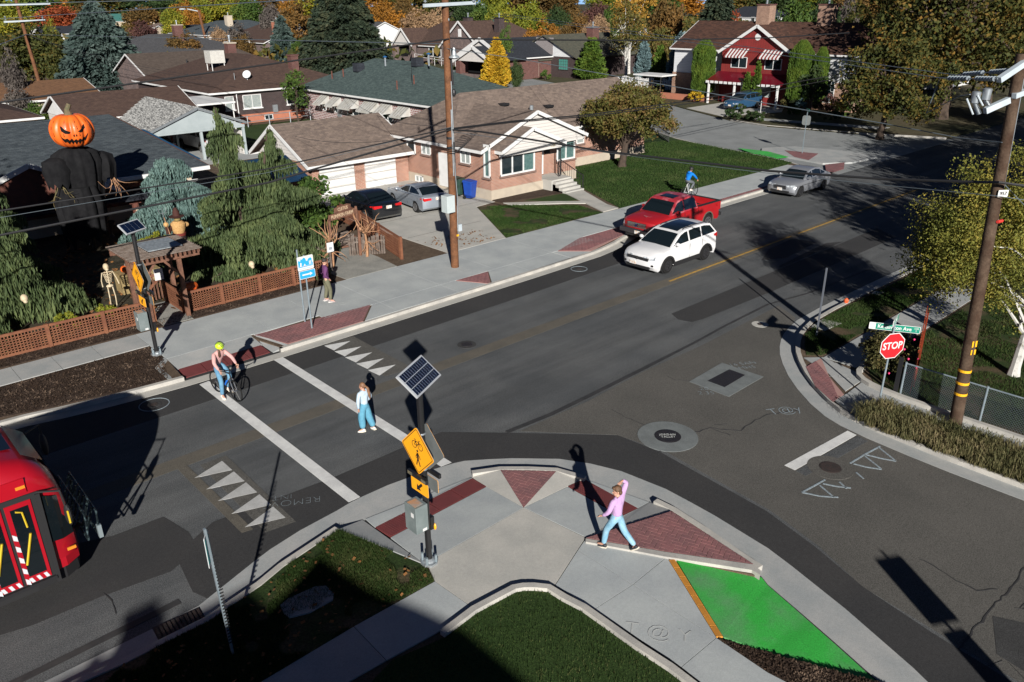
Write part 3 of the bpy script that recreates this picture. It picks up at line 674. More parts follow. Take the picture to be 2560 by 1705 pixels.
def fast_mesh(name, V, k, m, parent=None, kind=None, smooth=False):
    n = len(V)//k; me = bpy.data.meshes.new(name)
    me.vertices.add(len(V)); me.vertices.foreach_set('co', V.astype(np.float32).ravel())
    me.loops.add(len(V)); me.loops.foreach_set('vertex_index', np.arange(len(V), dtype=np.int32))
    me.polygons.add(n); me.polygons.foreach_set('loop_start', np.arange(0, len(V), k, dtype=np.int32)); me.polygons.foreach_set('loop_total', np.full(n, k, dtype=np.int32))
    me.update(calc_edges=True); me.materials.append(m)
    o = bpy.data.objects.new(name, me); C.objects.link(o)
    if parent is not None:
        o.parent = parent; rl = root_loc(parent)
        if rl.length > 0: me.transform(Matrix.Translation(-rl))
    if kind: o['kind'] = kind
    return o
m_chip = mat('mulch_chip', (0.07,0.045,0.03), .95, (0.03,0.02,0.015), kind='leaf', nscale=1.5, kp=(0.2,0.14,0.1))
flakes('mulch_chips', [(-4,25.05),(2.8,24.8),(3.9,24.5),(6.3,24.05),(7.3,24.0),(7.78,25.6),(7.78,26.95),(-4,26.95)], 20000, .135, .02, m_chip, 3, .7)
flakes('mulch_chips', ml, 3500, .13, .017, m_chip, 4, .7)
flakes('mulch_chips', [(-2,28.55),(16,28.55),(16,29.3),(-2,29.3)], 7000, .135, .02, m_chip, 5, .7)
flakes('fallen_leaves', lawn_a, 160, .17, .03, m_leaf_d, 6, .6, .7)
flakes('fallen_leaves', [(22.4,28.6),(25.8,28.6),(25.8,31),(22.2,31)], 120, .16, .04, m_leaf_d, 61, .6, .7)
def grass(name, poly, n, z, h, w, m, seed=1, patch=0.0, lean=.5):
    q, r = scatter(name, poly, int(n*(1+patch)), z, h, m, seed)
    if patch:
        f = np.sin(q[:,0]*2.1+1.3*np.sin(q[:,1]*1.7))+np.sin(q[:,1]*2.7+1.1*np.sin(q[:,0]*3.1))+.6*np.sin(q[:,0]*7.3)*np.sin(q[:,1]*6.1)
        q = q[f > -1.2+patch*1.1]
    n = len(q); a = r.random(n)*6.283; hh = h*(.5+r.random(n)); l = (r.random((n,2))-.5)*2*lean
    b = np.concatenate([q, np.full((n,1), z)], 1); sx = np.stack([np.cos(a)*w, np.sin(a)*w, np.zeros(n)], 1)
    tip = b+np.stack([l[:,0]*hh, l[:,1]*hh, hh], 1)
    V = np.stack([b-sx, b+sx, tip], 1).reshape(-1, 3)
    return fast_mesh(name, V, 3, m, kind='stuff')
m_blade = mat('grass_blade', (0.014,0.032,0.006), .8, (0.03,0.055,0.012), kind='leaf', nscale=1.1, kp=(0.08,0.085,0.03))
m_blade2 = mat('grass_blade_bright', (0.016,0.038,0.007), .8, (0.03,0.06,0.012), kind='leaf', nscale=.4, kp=(0.07,0.09,0.03))
grass('grass', lawn_a, 42000, .126, .06, .007, m_blade, 11, patch=.55)
grass('grass', lawn_b2, 110000, .135, .055, .007, m_blade, 12)
grass('grass', [(22.8,-4),(34,-4),(34,9.1),(23.8,9.1),(22.9,8.5)], 60000, .135, .07, .012, m_blade, 13, patch=.3)
grass('grass', [(23.75,10.7),(25,10.7),(36,10.7),(36,12.1),(27,12.3),(25,12.0),(24.2,11.6),(23.4,11.1)], 16000, .13, .07, .01, m_blade2, 14, patch=.3)
# ======================= BUILDINGS =======================
def PX(u, v, X):
    d = ray(u, v); t = X/d.x; return Vector((X, d.y*t, CAM_H+d.z*t))
def PY(u, v, Y):
    d = ray(u, v); t = Y/d.y; return Vector((d.x*t, Y, CAM_H+d.z*t))
m_white = mat('white_trim', (0.6,0.6,0.59), .6, (0.53,0.53,0.52), nscale=2)
m_whited = mat('white_door_paint', (0.56,0.56,0.55), .6, (0.5,0.5,0.49), nscale=1.2, kind='lines', kp=(.5,))
m_glass = mat('window_glass', (0.012,0.02,0.024), .06, spec=.8)
m_glassc = mat('window_curtain_glass', (0.09,0.16,0.15), .15, (0.05,0.1,0.1), nscale=9, spec=.8)
m_glassb = mat('window_blind_glass', (0.3,0.33,0.31), .3, (0.22,0.25,0.25), nscale=5, kind='lines', kp=(.06,))
m_brick = mat('salmon_brick', (0.36,0.17,0.115), .85, (0.3,0.14,0.1), kind='brick', kp=(.24,.082,.011,(0.42,0.33,0.27)), nscale=1.4, bump=.4)
m_brickd = mat('dark_brick', (0.06,0.035,0.035), .85, (0.04,0.028,0.03), kind='brick', kp=(.24,.085,.012,(0.085,0.075,0.07)), nscale=1.4, bump=.4)
m_bricko = mat('orange_foundation', (0.36,0.14,0.085), .9, (0.3,0.12,0.08), nscale=1.5, fine=.15, fscale=20)
m_brickr = mat('red_brick', (0.13,0.045,0.036), .85, (0.09,0.035,0.03), kind='brick', kp=(.24,.085,.012,(0.16,0.11,0.1)), nscale=2, bump=.4)
m_brickw = mat('brick_white_mortar', (0.21,0.07,0.06), .85, (0.15,0.05,0.045), kind='brick', kp=(.3,.16,.035,(0.5,0.46,0.45)), nscale=2, bump=.4)
m_brickt = mat('tan_brick', (0.33,0.19,0.13), .85, (0.24,0.13,0.09), kind='brick', kp=(.24,.085,.012,(0.34,0.27,0.22)), nscale=2, bump=.4)
m_found = mat('foundation', (0.42,0.36,0.28), .9, (0.36,0.31,0.25), nscale=1.5, fine=.12)
m_sill = mat('brick_sill', (0.2,0.125,0.1), .9, (0.15,0.1,0.085), nscale=9, fine=.2)
m_siding = mat('white_siding', (0.56,0.53,0.5), .6, (0.52,0.5,0.475), kind='lines', kp=(.2,), nscale=1, bump=.5)
m_sidingw = mat('white_boards', (0.58,0.59,0.6), .6, (0.53,0.54,0.55), kind='lines', kp=(.18,), nscale=1, bump=.5)
m_redwall = mat('red_board_wall', (0.2,0.018,0.016), .75, (0.15,0.015,0.013), kind='lines', kp=(.3,0), nscale=1.5, bump=.4)
m_stone = mat('grey_stone_wall', (0.1,0.08,0.078), .9, (0.15,0.11,0.1), nscale=1.6, ndetail=6, fine=.3, fscale=8, bump=.4)
m_cream = mat('cream_stucco', (0.45,0.37,0.28), .9, (0.4,0.33,0.25), nscale=1, fine=.1)
def shingle(name, c1, c2, mortar, w=.32, h=.145): return mat(name, c1, .95, c2, kind='brick', kp=(w, h, .006, mortar), nscale=3.5, bump=.35)
r_tan = shingle('shingle_tan', (0.215,0.165,0.135), (0.145,0.112,0.096), (0.085,0.066,0.057))
r_green = shingle('shingle_green', (0.085,0.118,0.112), (0.052,0.075,0.074), (0.03,0.043,0.043))
r_brown = shingle('shingle_brown', (0.095,0.06,0.047), (0.068,0.043,0.036), (0.035,0.023,0.02))
r_brown2 = shingle('shingle_grey_brown', (0.105,0.082,0.068), (0.078,0.06,0.05), (0.045,0.035,0.03))
r_blue = shingle('shingle_slate', (0.088,0.105,0.115), (0.05,0.062,0.072), (0.022,0.027,0.033), .34, .17)
r_red = shingle('shingle_red_brown', (0.105,0.052,0.036), (0.05,0.028,0.022), (0.024,0.014,0.012), .4, .16)
r_orange = shingle('shingle_orange', (0.2,0.105,0.055), (0.15,0.08,0.045), (0.08,0.045,0.03))
r_gray = shingle('shingle_grey', (0.1,0.1,0.105), (0.07,0.07,0.075), (0.035,0.035,0.038))
r_char = shingle('shingle_charcoal', (0.035,0.04,0.05), (0.025,0.028,0.036), (0.014,0.016,0.02))
r_olive = shingle('shingle_moss', (0.105,0.1,0.075), (0.07,0.075,0.06), (0.035,0.035,0.03))
m_metal = mat('galvanised', (0.36,0.39,0.41), .4, (0.28,0.31,0.33), nscale=8, metal=.6)
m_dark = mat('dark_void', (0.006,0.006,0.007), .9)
m_steel = mat('dark_steel', (0.02,0.02,0.022), .5, metal=.3)
m_alum = mat('aluminium_awning', (0.47,0.47,0.45), .5, (0.38,0.36,0.32), nscale=2.5, ndetail=7, metal=.1)
DIRS = {'S': (Vector((1,0,0)), Vector((0,-1,0))), 'W': (Vector((0,1,0)), Vector((-1,0,0)))}
def window(par, c, w, h, face='S', cols=2, rows=1, fr=m_white, pane=m_glass, fw_=.06, sill=None, grid=None, name='window'):
    """framed window: c = lower left corner seen along +u"""
    u, n = DIRS[face]; c = Vector(c); z = Vector((0,0,1)); mb = MB()
    P = lambda a, b, d=0.03: c+u*a+z*b+n*d
    for a, b, a2, b2 in [(0,fw_/2,w,fw_/2),(0,h-fw_/2,w,h-fw_/2)]: mb.bar(P(a,b), P(a2,b2), .07, fw_, up=z)
    xs_ = [fw_/2+(w-fw_)*i/cols for i in range(cols+1)]
    for x in xs_: mb.bar(P(x,0,.032), P(x,h,.032), fw_ if x in (xs_[0], xs_[-1]) else fw_*.75, .075, up=n)
    for r in range(1, rows): mb.bar(P(0,h*r/rows,.031), P(w,h*r/rows,.031), .065, fw_*.7, up=z)
    f = mb.build(name, fr, par)
    panes = pane if isinstance(pane, list) else [pane]*cols
    for i in range(cols):
        q = MB(); a, b = xs_[i]+.02, xs_[i+1]-.02
        pa, pb = P(a,.03,.004), P(b,h-.03,.014)
        q.box(min(pa.x,pb.x), min(pa.y,pb.y), pa.z, max(pa.x,pb.x), max(pa.y,pb.y), pb.z); q.build('pane', panes[i], f)
    if grid:
        g = MB()
        for i in range(1, grid[0]): g.bar(P(w*i/grid[0],0,.02), P(w*i/grid[0],h,.02), .02, .03, up=n)
        for j in range(1, grid[1]): g.bar(P(0,h*j/grid[1],.02), P(w,h*j/grid[1],.02), .03, .02, up=z)
        g.build('glazing_bar', fr, f)
    if sill: MB().bar(P(-.08,-.05,.06), P(w+.08,-.05,.06), .16, .1, up=z).build('sill', sill, f)
    return f
def win_px(par, reg, a, b, plane, face='S', k=K, **kw):
    """window from two opposite corners read in the photograph survey, on a wall plane"""
    fn = PY if face == 'S' else PX
    p = fn(reg[0]+k*a[0], reg[1]+k*a[1], plane); q = fn(reg[0]+k*b[0], reg[1]+k*b[1], plane)
    if face == 'S': c = (min(p.x,q.x), plane, min(p.z,q.z)); w = abs(p.x-q.x)
    else: c = (plane, min(p.y,q.y), min(p.z,q.z)); w = abs(p.y-q.y)
    return window(par, c, w, abs(p.z-q.z), face, **kw)
def quadroof(mb, pts, t=.1):
    a, b, c = Vector(pts[0]), Vector(pts[1]), Vector(pts[2]); n = (b-a).cross(c-a).normalized()
    if n.z < 0: pts = pts[::-1]; n = -n
    ax = (Vector(pts[1])-Vector(pts[0])).normalized(); ay = n.cross(ax)
    o = Vector(pts[0]); out = [((Vector(p)-o).dot(ax), (Vector(p)-o).dot(ay)) for p in pts]
    mb.slabv(out, o, ax, ay, -t, 0)
def roof(par, x0, x1, y0, y1, ze, zr, axis='x', ha=0, hb=0, m=r_tan, fascia=m_white, t=.1, yr=None, fw2=.16):
    mb = MB(); fb = MB()
    if axis == 'x':
        ym = yr if yr is not None else (y0+y1)/2; A = (x0+ha, ym, zr); B = (x1-hb, ym, zr)
        c = [(x0,y0,ze),(x1,y0,ze),(x1,y1,ze),(x0,y1,ze)]
        quadroof(mb, [c[0],c[1],B,A], t); quadroof(mb, [c[2],c[3],A,B], t)
        if ha: quadroof(mb, [c[3],c[0],A], t)
        if hb: quadroof(mb, [c[1],c[2],B], t)
        ends = ([] if ha else [(c[3],A,c[0])])+([] if hb else [(c[1],B,c[2])])
    else:
        xm = yr if yr is not None else (x0+x1)/2; A = (xm, y0+ha, zr); B = (xm, y1-hb, zr)
        c = [(x0,y0,ze),(x1,y0,ze),(x1,y1,ze),(x0,y1,ze)]
        quadroof(mb, [c[3],c[0],A,B], t); quadroof(mb, [c[1],c[2],B,A], t)
        if ha: quadroof(mb, [c[0],c[1],A], t)
        if hb: quadroof(mb, [c[2],c[3],B], t)
        ends = ([] if ha else [(c[0],A,c[1])])+([] if hb else [(c[2],B,c[3])])
    r = mb.build('roof', m, par)
    for i in range(4):
        a, b = Vector(c[i]), Vector(c[(i+1) % 4])
        if (axis == 'x' and ((i == 1 and not hb) or (i == 3 and not ha))) or (axis == 'y' and ((i == 0 and not ha) or (i == 2 and not hb))): continue
        fb.bar(a-Vector((0,0,fw2*.5)), b-Vector((0,0,fw2*.5)), .05, fw2)
    for e in ends:
        for a, b in ((e[0],e[1]),(e[1],e[2])):
            fb.bar(Vector(a)-Vector((0,0,fw2*.45)), Vector(b)-Vector((0,0,fw2*.45)), .06, fw2)
    fb.build('fascia', fascia, r)
    return r
def gable_wall(par, a, b, peak, m, t=.12, name='gable'):
    """triangular wall between eave points a, b and the peak"""
    a, b, p = Vector(a), Vector(b), Vector(peak); ax = (b-a).normalized(); zc = Vector((0,0,1)); ay = (zc-ax*zc.dot(ax)).normalized()
    out = [(0,0), ((b-a).dot(ax), (b-a).dot(ay)), ((p-a).dot(ax), (p-a).dot(ay))]
    return MB().slabv(out, a, ax, ay, -t/2, t/2).build(name, m, par)
def chimney(par, x, y, w, d, z0, z1, m=m_brickr, cap=m_found, pot=True):
    c = MB().box(x-w/2,y-d/2,z0,x+w/2,y+d/2,z1).build('chimney', m, par)
    MB().box(x-w/2-.08,y-d/2-.08,z1,x+w/2+.08,y+d/2+.08,z1+.12).build('cap', cap, c)
    if pot: MB().tube([(x,y,z1+.12),(x,y,z1+.7)], .11).tube([(x,y,z1+.7),(x,y,z1+.85)], .18).build('flue', m_metal, c)
    return c
def vent(par, p, h=.5, r=.06, m=m_metal, cap=None):
    v = MB().tube([p, (p[0],p[1],p[2]+h)], r, 10)
    o = v.build('vent_pipe', m, par, smooth=True)
    if cap: MB().lathe([(r*2.2,0),(r*2.4,.05),(.02,.14)], (p[0],p[1],p[2]+h), 10).build('cowl', cap, o)
    return o
def house(name, label, x0, x1, y0, y1, ze, zr, axis='x', ha=0, hb=0, mr=r_brown, mw=m_brickd, zb=.05, ov=.45, found=None, fascia=m_white, group=None, gm=None, cat='house'):
    t = thing(name, label, cat, (x0, y0, 0), 0, group)
    MB().box(x0+ov,y0+ov,zb,x1-ov,y1-ov,ze-.02).build('wall', mw, t)
    if found: MB().box(x0+ov-.04,y0+ov-.04,zb,x1-ov+.04,y1-ov+.04,zb+found).build('foundation', m_bricko if found > .6 else m_found, t)
    roof(t, x0,x1,y0,y1,ze,zr,axis,ha,hb,mr,fascia)
    g = gm or mw
    if axis == 'x':
        ym = (y0+y1)/2; k = (zr-ze)/((y1-y0)/2)
        if not ha: gable_wall(t, (x0+ov,y1-ov,ze-.02), (x0+ov,y0+ov,ze-.02), (x0+ov,ym,zr-.15), g)
        if not hb: gable_wall(t, (x1-ov,y0+ov,ze-.02), (x1-ov,y1-ov,ze-.02), (x1-ov,ym,zr-.15), g)
    else:
        xm = (x0+x1)/2
        if not ha: gable_wall(t, (x0+ov,y0+ov,ze-.02), (x1-ov,y0+ov,ze-.02), (xm,y0+ov,zr-.15), g)
        if not hb: gable_wall(t, (x1-ov,y1-ov,ze-.02), (x0+ov,y1-ov,ze-.02), (xm,y1-ov,zr-.15), g)
    return t
def wins(t, lst, **kw):
    for (x, y, z, w, h, f) in lst: window(t, (x,y,z), w, h, f, **kw)
# ---- the salmon brick house with the white front gables ----
t = thing('brick_house', 'salmon brick bungalow with tan shingles, two white sided front gables and a big corner window', 'house', (30.6,35,0))
MB().box(30.6,35.0,.7,34.75,38.7,3.0).box(34.75,35.95,.7,38.8,38.7,3.0).box(30.6,38.7,.7,49.4,45.5,3.0).build('wall', m_brick, t)
MB().box(30.55,34.95,.0,34.8,38.7,.7).box(34.8,35.9,.0,38.85,38.7,.7).box(30.55,38.65,.0,49.45,45.6,.7).build('foundation', m_found, t)
roof(t, 30.15,49.95,38.15,45.95,2.98,5.45,'x',4.0,0,r_tan,yr=42.05)
gable_wall(t, (49.4,38.7,2.98),(49.4,45.5,2.98),(49.4,42.05,5.3), m_siding)
# big cross gable and the smaller one in front of it
def front_gable(xl, xr, yf, yb, ze, zp, xm, ov=.35, ybr=None):
    mb = MB(); ybr = ybr or yb
    quadroof(mb, [(xl,yb,ze),(xl,yf,ze),(xm,yf,zp),(xm,ybr,zp)]); quadroof(mb, [(xm,ybr,zp),(xm,yf,zp),(xr,yf,ze),(xr,yb,ze)])
    r = mb.build('roof', r_tan, t); fb = MB()
    for a, b in (((xl,yf-.02,ze),(xm,yf-.02,zp)),((xm,yf-.02,zp),(xr,yf-.02,ze))): fb.bar(Vector(a)-Vector((0,0,.06)), Vector(b)-Vector((0,0,.06)), .06, .2)
    fb.bar((xl,yf,ze-.09),(xl,yb,ze-.09),.06,.17); fb.bar((xr,yf,ze-.09),(xr,yb,ze-.09),.06,.17); fb.build('fascia', m_white, r)
    gable_wall(t, (xl+.08,yf+ov,ze-.1),(xr-.08,yf+ov,ze-.1),(xm,yf+ov,zp-.12), m_siding)
front_gable(30.15,39.2,35.3,40.5,3.0,4.85,34.65, .3, 41.5)
front_gable(30.9,36.2,34.35,36,2.98,4.1,33.4, .28)
MB().box(30.7,34.66,2.72,38.9,34.98,2.95).build('soffit', m_white, t) if False else None
MB().box(31.0,34.62,2.62,36.1,34.74,2.93).box(36.1,35.6,2.66,39.1,35.72,2.93).build('gable_band', m_siding, t)
for x, y, z, r in ((33.4,34.6,3.45,.3),(34.65,35.58,4.2,.3)):
    MB().lathe([(r,-.02),(r,.03)], (x,y,z), 20, 'y').build('gable_vent', m_white, t)
S5 = (1180,300); k5 = .1403
win_px(t, S5, (500,1010), (1110,455), 35.0, k=k5, cols=3, pane=[m_glass, m_glass, m_glassc], fw_=.1, sill=m_sill)
c_ = PY(1180+k5*500, 300+k5*1010, 35.0)
window(t, (30.6, 35.05, c_.z), .55, 1.9, 'W', 1, fw_=.1, pane=m_glassc, sill=m_sill)
win_px(t, S5, (1500,735), (1830,300), 35.95, k=k5, cols=2, pane=m_glassc, fw_=.1, sill=m_sill)
win_px(t, S5, (1850,430), (1995,110), 38.7, k=k5, cols=1, pane=m_glassb, fw_=.08, sill=m_sill)
dr = MB().box(34.85,35.82,.85,35.7,35.93,2.9).build('front_door', m_white, t); MB().box(35.0,35.79,1.5,35.55,35.82,2.2).build('glass', m_glassb, dr); MB().box(34.98,35.79,2.35,35.57,35.82,2.8).build('glass', m_glassc, dr)
MB().box(35.75,35.9,.7,36.25,36.0,2.9).build('brick_pier', m_brick, t)
MB().tube([(36.0,34.75,.8),(36.0,34.75,2.95)], .03).tube([(36.12,34.75,.8),(36.12,34.75,2.95)], .03).build('porch_post', m_steel, t)
MB().box(35.85,35.75,2.1,36.2,35.88,2.3).build('mailbox', m_steel, t)
for a, b in (((1515,1400),(1590,1268)),((1870,1480),(1955,1335))): win_px(t, A2, a, b, 30.6, 'W', cols=2, pane=m_glassb, sill=m_sill)
win_px(t, A2, (1385,1395),(1450,1265), 30.6, 'W', cols=1, pane=m_glass)
a = PX(640+K*1680, 430+K*40, 30.6); b = PX(640+K*1750, K*1295, 30.6)
MB().box(30.52, min(a.y,b.y), .3, 30.6, max(a.y,b.y), 2.35).build('side_door', m_white, t)
a = PX(640+K*1415, 430+K*65, 30.55); window(t, (30.55, 41.6, .18), .8, .42, 'W', 2, pane=m_glassb)
text('house_number', '1528', (36.55,35.55,2.8) if False else (35.3,34.6,2.8), .2, mat('brass', (0.4,0.33,0.2), .5), Matrix.Rotation(math.pi/2,4,'X'), t, ext=.01)
for p, h in (((38.3,39.6,3.75),.75),): vent(t, p, h, .13)
for x, y in ((36.7,40.6),(40.3,40.0)):
    z = 2.98+(y-38.15)*(2.47/3.9)+.03; MB().box(x-.3,y-.25,z,x+.3,y+.25,z+.14).build('roof_vent', m_steel, t)
vent(t, (32.2,42.6,4.15), .55, .05, m_steel)
# steps, walk, railing, planting in front
st = thing('front_steps', 'concrete front steps climbing to the porch of the salmon brick house', 'steps', (34.8,33.4,0))
MB().box(34.8,34.2,.1,36.6,35.9,.78).build('landing', m_conc2, st)
for i in range(4): MB().box(34.9,33.05+.3*i,.1,36.5,34.2,.17+.155*i+.06).build('step', m_conc2, st)
rl = thing('stair_railing', 'black iron handrail beside the front steps of the salmon brick house', 'railing', (36.55,33.4,0))
mb = MB().bar((36.55,35.1,1.7),(36.55,33.2,1.0),.04,.04).bar((36.55,35.1,.75),(36.55,35.1,1.75),.05,.05).bar((36.55,33.2,.1),(36.55,33.2,1.05),.05,.05); mb.build('rail', m_steel, rl)
for i in range(9):
    y = 33.4+i*.19; z = 1.0+(y-33.2)*.368; MB().tube([(36.55,y,z-.75),(36.55,y,z)], .012, 5).build('baluster', m_steel, rl)
wf = bpy.data.objects.new('front_path', None); C.objects.link(wf); wf['kind'] = 'structure'
for pts in ([(33.1,28.5),(34.4,28.5),(34.6,29.5),(33.5,29.5)],[(33.5,29.5),(34.6,29.5),(36.4,33.1),(34.9,33.1)]): MB().prism(shrink(pts,.007), .1, .16).build('slab', m_conc2, wf)
for a, b in (((30.6,34.0),(33.1,32.1)),((33.1,32.1),(34.1,31.1))):
    MB().prism(shrink([(a[0],a[1]-.75),(b[0],b[1]-.75),b,a],.007), .1, .155).build('slab', m_conc2, wf)
sheet('driveway', [(22.1,28.45),(25.75,28.45),(28.9,34.4),(30.5,34.6),(30.55,43.1),(22.2,43.1),(22.05,35)], .135, m_conc2)
for y in (31.8,35.2,38.9): sheet('driveway_joint', [(22.2,y),(30.3 if y > 35 else 27,y),(30.3 if y > 35 else 27,y+.03),(22.2,y+.03)], .139, m_joint, depth=.004)
sheet('front_lawn', [(25.8,28.45),(33.05,28.45),(33.3,30.6),(30.4,33.4),(28.9,34.3)], .13, m_lawn2)
sheet('front_lawn', [(34.5,28.45),(53.5,28.5),(54.6,31.5),(56,40),(58,44),(49.6,44),(49.6,38.5),(39,38.4),(39,35.7),(36.8,35.7),(36.6,33)], .13, m_lawn)
sheet('front_lawn', [(33.4,31.9),(34.9,31.2),(35.1,33.3),(32,33.6)], .128, m_lawn)
sheet('flower_bed', [(30.6,34.1),(33.5,33.6),(34.9,33.4),(34.9,35),(30.6,35)], .15, m_mulch)
grass('grass', [(34.5,28.5),(53.5,28.5),(54.6,31.5),(56,40),(49.6,43),(49.6,38.5),(39,38.4),(39,35.7),(36.8,35.7),(36.6,33)], 45000, .13, .07, .025, m_blade2, 15)
grass('grass', [(25.8,28.5),(33,28.5),(33.3,30.6),(30.4,33.4),(28.9,34.3)], 16000, .13, .06, .02, m_blade2, 16, patch=.45)
sheet('old_path', [(16.6,28.45),(19.2,28.45),(19.4,30.3),(19.3,33),(16.3,32.2)], .135, m_oldc)
crack([(17.1,29.9),(18.2,30.1),(19.3,29.9)], .02, seed=21); crack([(17.4,31.3),(17.9,30.6),(18.0,30.0)], .025, seed=22)
# ---- garage ----
t = thing('garage', 'double garage with two white doors and a tan gable roof left of the brick house', 'garage', (23.5,43.1,0))
MB().box(23.5,43.1,.1,30.5,49.6,2.15).build('wall', m_brick, t)
roof(t, 22.95,30.9,42.55,50.1,2.08,4.1,'x',0,0,r_tan,yr=46.7,fw2=.2)
gable_wall(t, (23.5,49.6,2.1),(23.5,43.1,2.1),(23.5,46.7,3.9), m_siding)
for a, b in ((23.95,26.35),(27.15,29.45)):
    d = MB().box(a,43.0,.14,b,43.1,1.97).build('garage_door', m_whited, t)
    for z in (.58,1.03,1.48): MB().box(a,42.985,z,b,43.0,z+.015).build('panel_joint', m_found, d)
# awning canopy (dark blue tarp shelter) beside the garage
tp = thing('tarp_shelter', 'dark blue tarpaulin shelter beside the garage gable', 'shelter', (21.4,43,0))
mb = MB(); quadroof(mb, [(20.0,42.2,1.5),(22.9,42.2,1.5),(22.9,45,2.5),(20.0,45,2.5)], .05); quadroof(mb, [(20.0,45,2.5),(22.9,45,2.5),(22.9,47.8,1.5),(20.0,47.8,1.5)], .05); mb.build('cover', mat('tarp_blue', (0.004,0.03,0.075), .5, (0.003,0.02,0.05), nscale=1.5), tp)
for x, y in ((20.1,42.3),(22.8,42.3),(20.1,47.6),(22.8,47.6)): MB().tube([(x,y,.1),(x,y,1.5)], .04).build('pole', m_metal, tp)
# ---- slate roofed house behind the giant pumpkin figure ----
t = thing('slate_house', 'low house with a slate blue shingle roof behind the giant pumpkin figure', 'house', (0,44,0))
MB().box(-12,44.9,.1,17.0,57,2.65).build('wall', m_cream, t)
mb = MB(); quadroof(mb, [(-14,43.9,2.72),(17.7,43.9,2.72),(16.5,55.5,4.55),(-14,55.5,4.55)], .14); quadroof(mb, [(-14,55.5,4.55),(16.5,55.5,4.55),(17.0,64,2.8),(-14,64,2.8)], .14)
r = mb.build('roof', r_blue, t)
MB().bar((-14,43.86,2.63),(17.7,43.86,2.63),.1,.2).build('fascia', m_white, r)
MB().bar((17.74,43.9,2.6),(16.56,55.5,4.44),.08,.22).build('verge_board', mat('brown_board', (0.12,0.055,0.035), .8, (0.07,0.04,0.03), nscale=2), r)
MB().bar((17.95,46,2.75),(17.3,52.5,3.8),.35,.05).build('gutter_sheet', mat('blue_sheet', (0.015,0.06,0.12), .5), r)
win_px(t, B1, (1450,130),(1800,60), 44.9, cols=2, pane=m_glass)
MB().box(13.2,44.75,1.95,15.6,44.9,2.25).build('lintel', m_bricko, t)
MB().box(14.2,44.7,.8,16.2,44.85,1.9).build('shutter', mat('grey_door', (0.12,0.14,0.14), .7), t)
# timber porch and front gable of that house
wd = mat('redwood', (0.13,0.04,0.025), .75, (0.085,0.03,0.02), nscale=4, fine=.15, fscale=30)
p = MB()
for i in range(9): p.bar((6.6+.8*i,43.2,1.62),(6.6+.8*i,45.2,1.78),.09,.14)
p.bar((6.2,43.4,1.52),(13.6,43.4,1.52),.12,.2).build('porch_beam', wd, t)
for x, y in ((7.0,43.4),(9.95,43.4),(13.3,43.4)):
    o = MB().box(x-.13,y-.13,.1,x+.13,y+.13,1.45).build('porch_post', wd, t); MB().box(x-.06,y-.17,1.05,x+.06,y-.13,1.2).build('porch_lamp', m_cream, o)
mb = MB(); quadroof(mb, [(5.8,42.9,1.72),(14.0,42.9,1.72),(14.0,45.6,2.1),(5.8,45.6,2.1)], .06); mb.build('porch_roof', mat('dark_metal_roof', (0.05,0.055,0.065), .35, (0.035,0.035,0.045), kind='lines', kp=(.22,0), nscale=3, metal=.4), t)
gable_wall(t, (4.2,43.6,2.0),(12.6,43.6,2.0),(9.0,43.6,3.9), wd, name='front_gable')
MB().bar((4.0,43.45,1.95),(8.9,43.45,3.95),.1,.22).bar((8.9,43.45,3.95),(12.8,43.45,2.2),.1,.22).build('gable_trim', m_white, t)
MB().box(10.6,44.6,.1,11.5,44.9,1.5).build('arched_door', m_cream, t)
# ---- carport with the metal roof ----
m_tinr = mat('worn_tin_roof', (0.3,0.3,0.29), .6, (0.07,0.07,0.07), nscale=7, ndetail=8, lo=.42, hi=.6, bump=.3)
t = thing('carport', 'open carport with a peeling silver roof and pale gable', 'carport', (20.4,60,0))
roof(t, 20.3,27.5,59.8,70.6,2.6,3.95,'y',0,0,m_tinr,m_metal,yr=23.9)
mrib = MB()
for i in range(26):
    y = 60+i*.41
    mrib.bar((20.3,y,2.63),(23.9,y,3.98),.05,.05); mrib.bar((27.5,y,2.63),(23.9,y,3.98),.05,.05)
tag(mrib.build('ribs', m_tinr, t), kind='stuff')
gable_wall(t, (20.4,60.0,2.35),(27.4,60.0,2.35),(23.9,60,3.85), mat('pale_blue_board', (0.3,0.34,0.35), .7, (0.26,0.3,0.31), nscale=1.5))
MB().box(20.4,59.95,2.2,27.4,60.05,2.4).build('gable_beam', MATS['pale_blue_board'], t)
for x in (20.5,24.0,27.3):
    for y in (60.1,65,70.2): MB().box(x-.09,y-.09,0,x+.09,y+.09,2.4).build('post', MATS['pale_blue_board'], t)
MB().box(20.4,70.3,.05,27.4,70.4,2.4).box(27.2,60.3,.05,27.3,70.3,1.9).build('back_wall', m_siding, t)
for i in range(7): MB().bar((23.0+.1*i,63.5+.3*i,.1),(23.3+.1*i,64+.3*i,2.1),.1,.1).build('stored_timber', wd, t)
t = thing('patio_cover', 'flat white patio cover between the carport and the brown roofed house', 'canopy', (26,72,0))
MB().box(25.2,70.8,2.75,31.8,77.5,2.9).build('top', m_white, t)
for x, y in ((25.3,71),(31.6,71),(25.3,77.3)): MB().tube([(x,y,0),(x,y,2.75)], .05).build('post', m_white, t)
sheet('yard_slab', [(19,58),(31,58),(31,74),(19,74)], .13, m_conc3)
sheet('side_lawn', [(28,56),(41,56),(41,74.5),(31.5,74.5),(28,66)], .132, m_lawn)
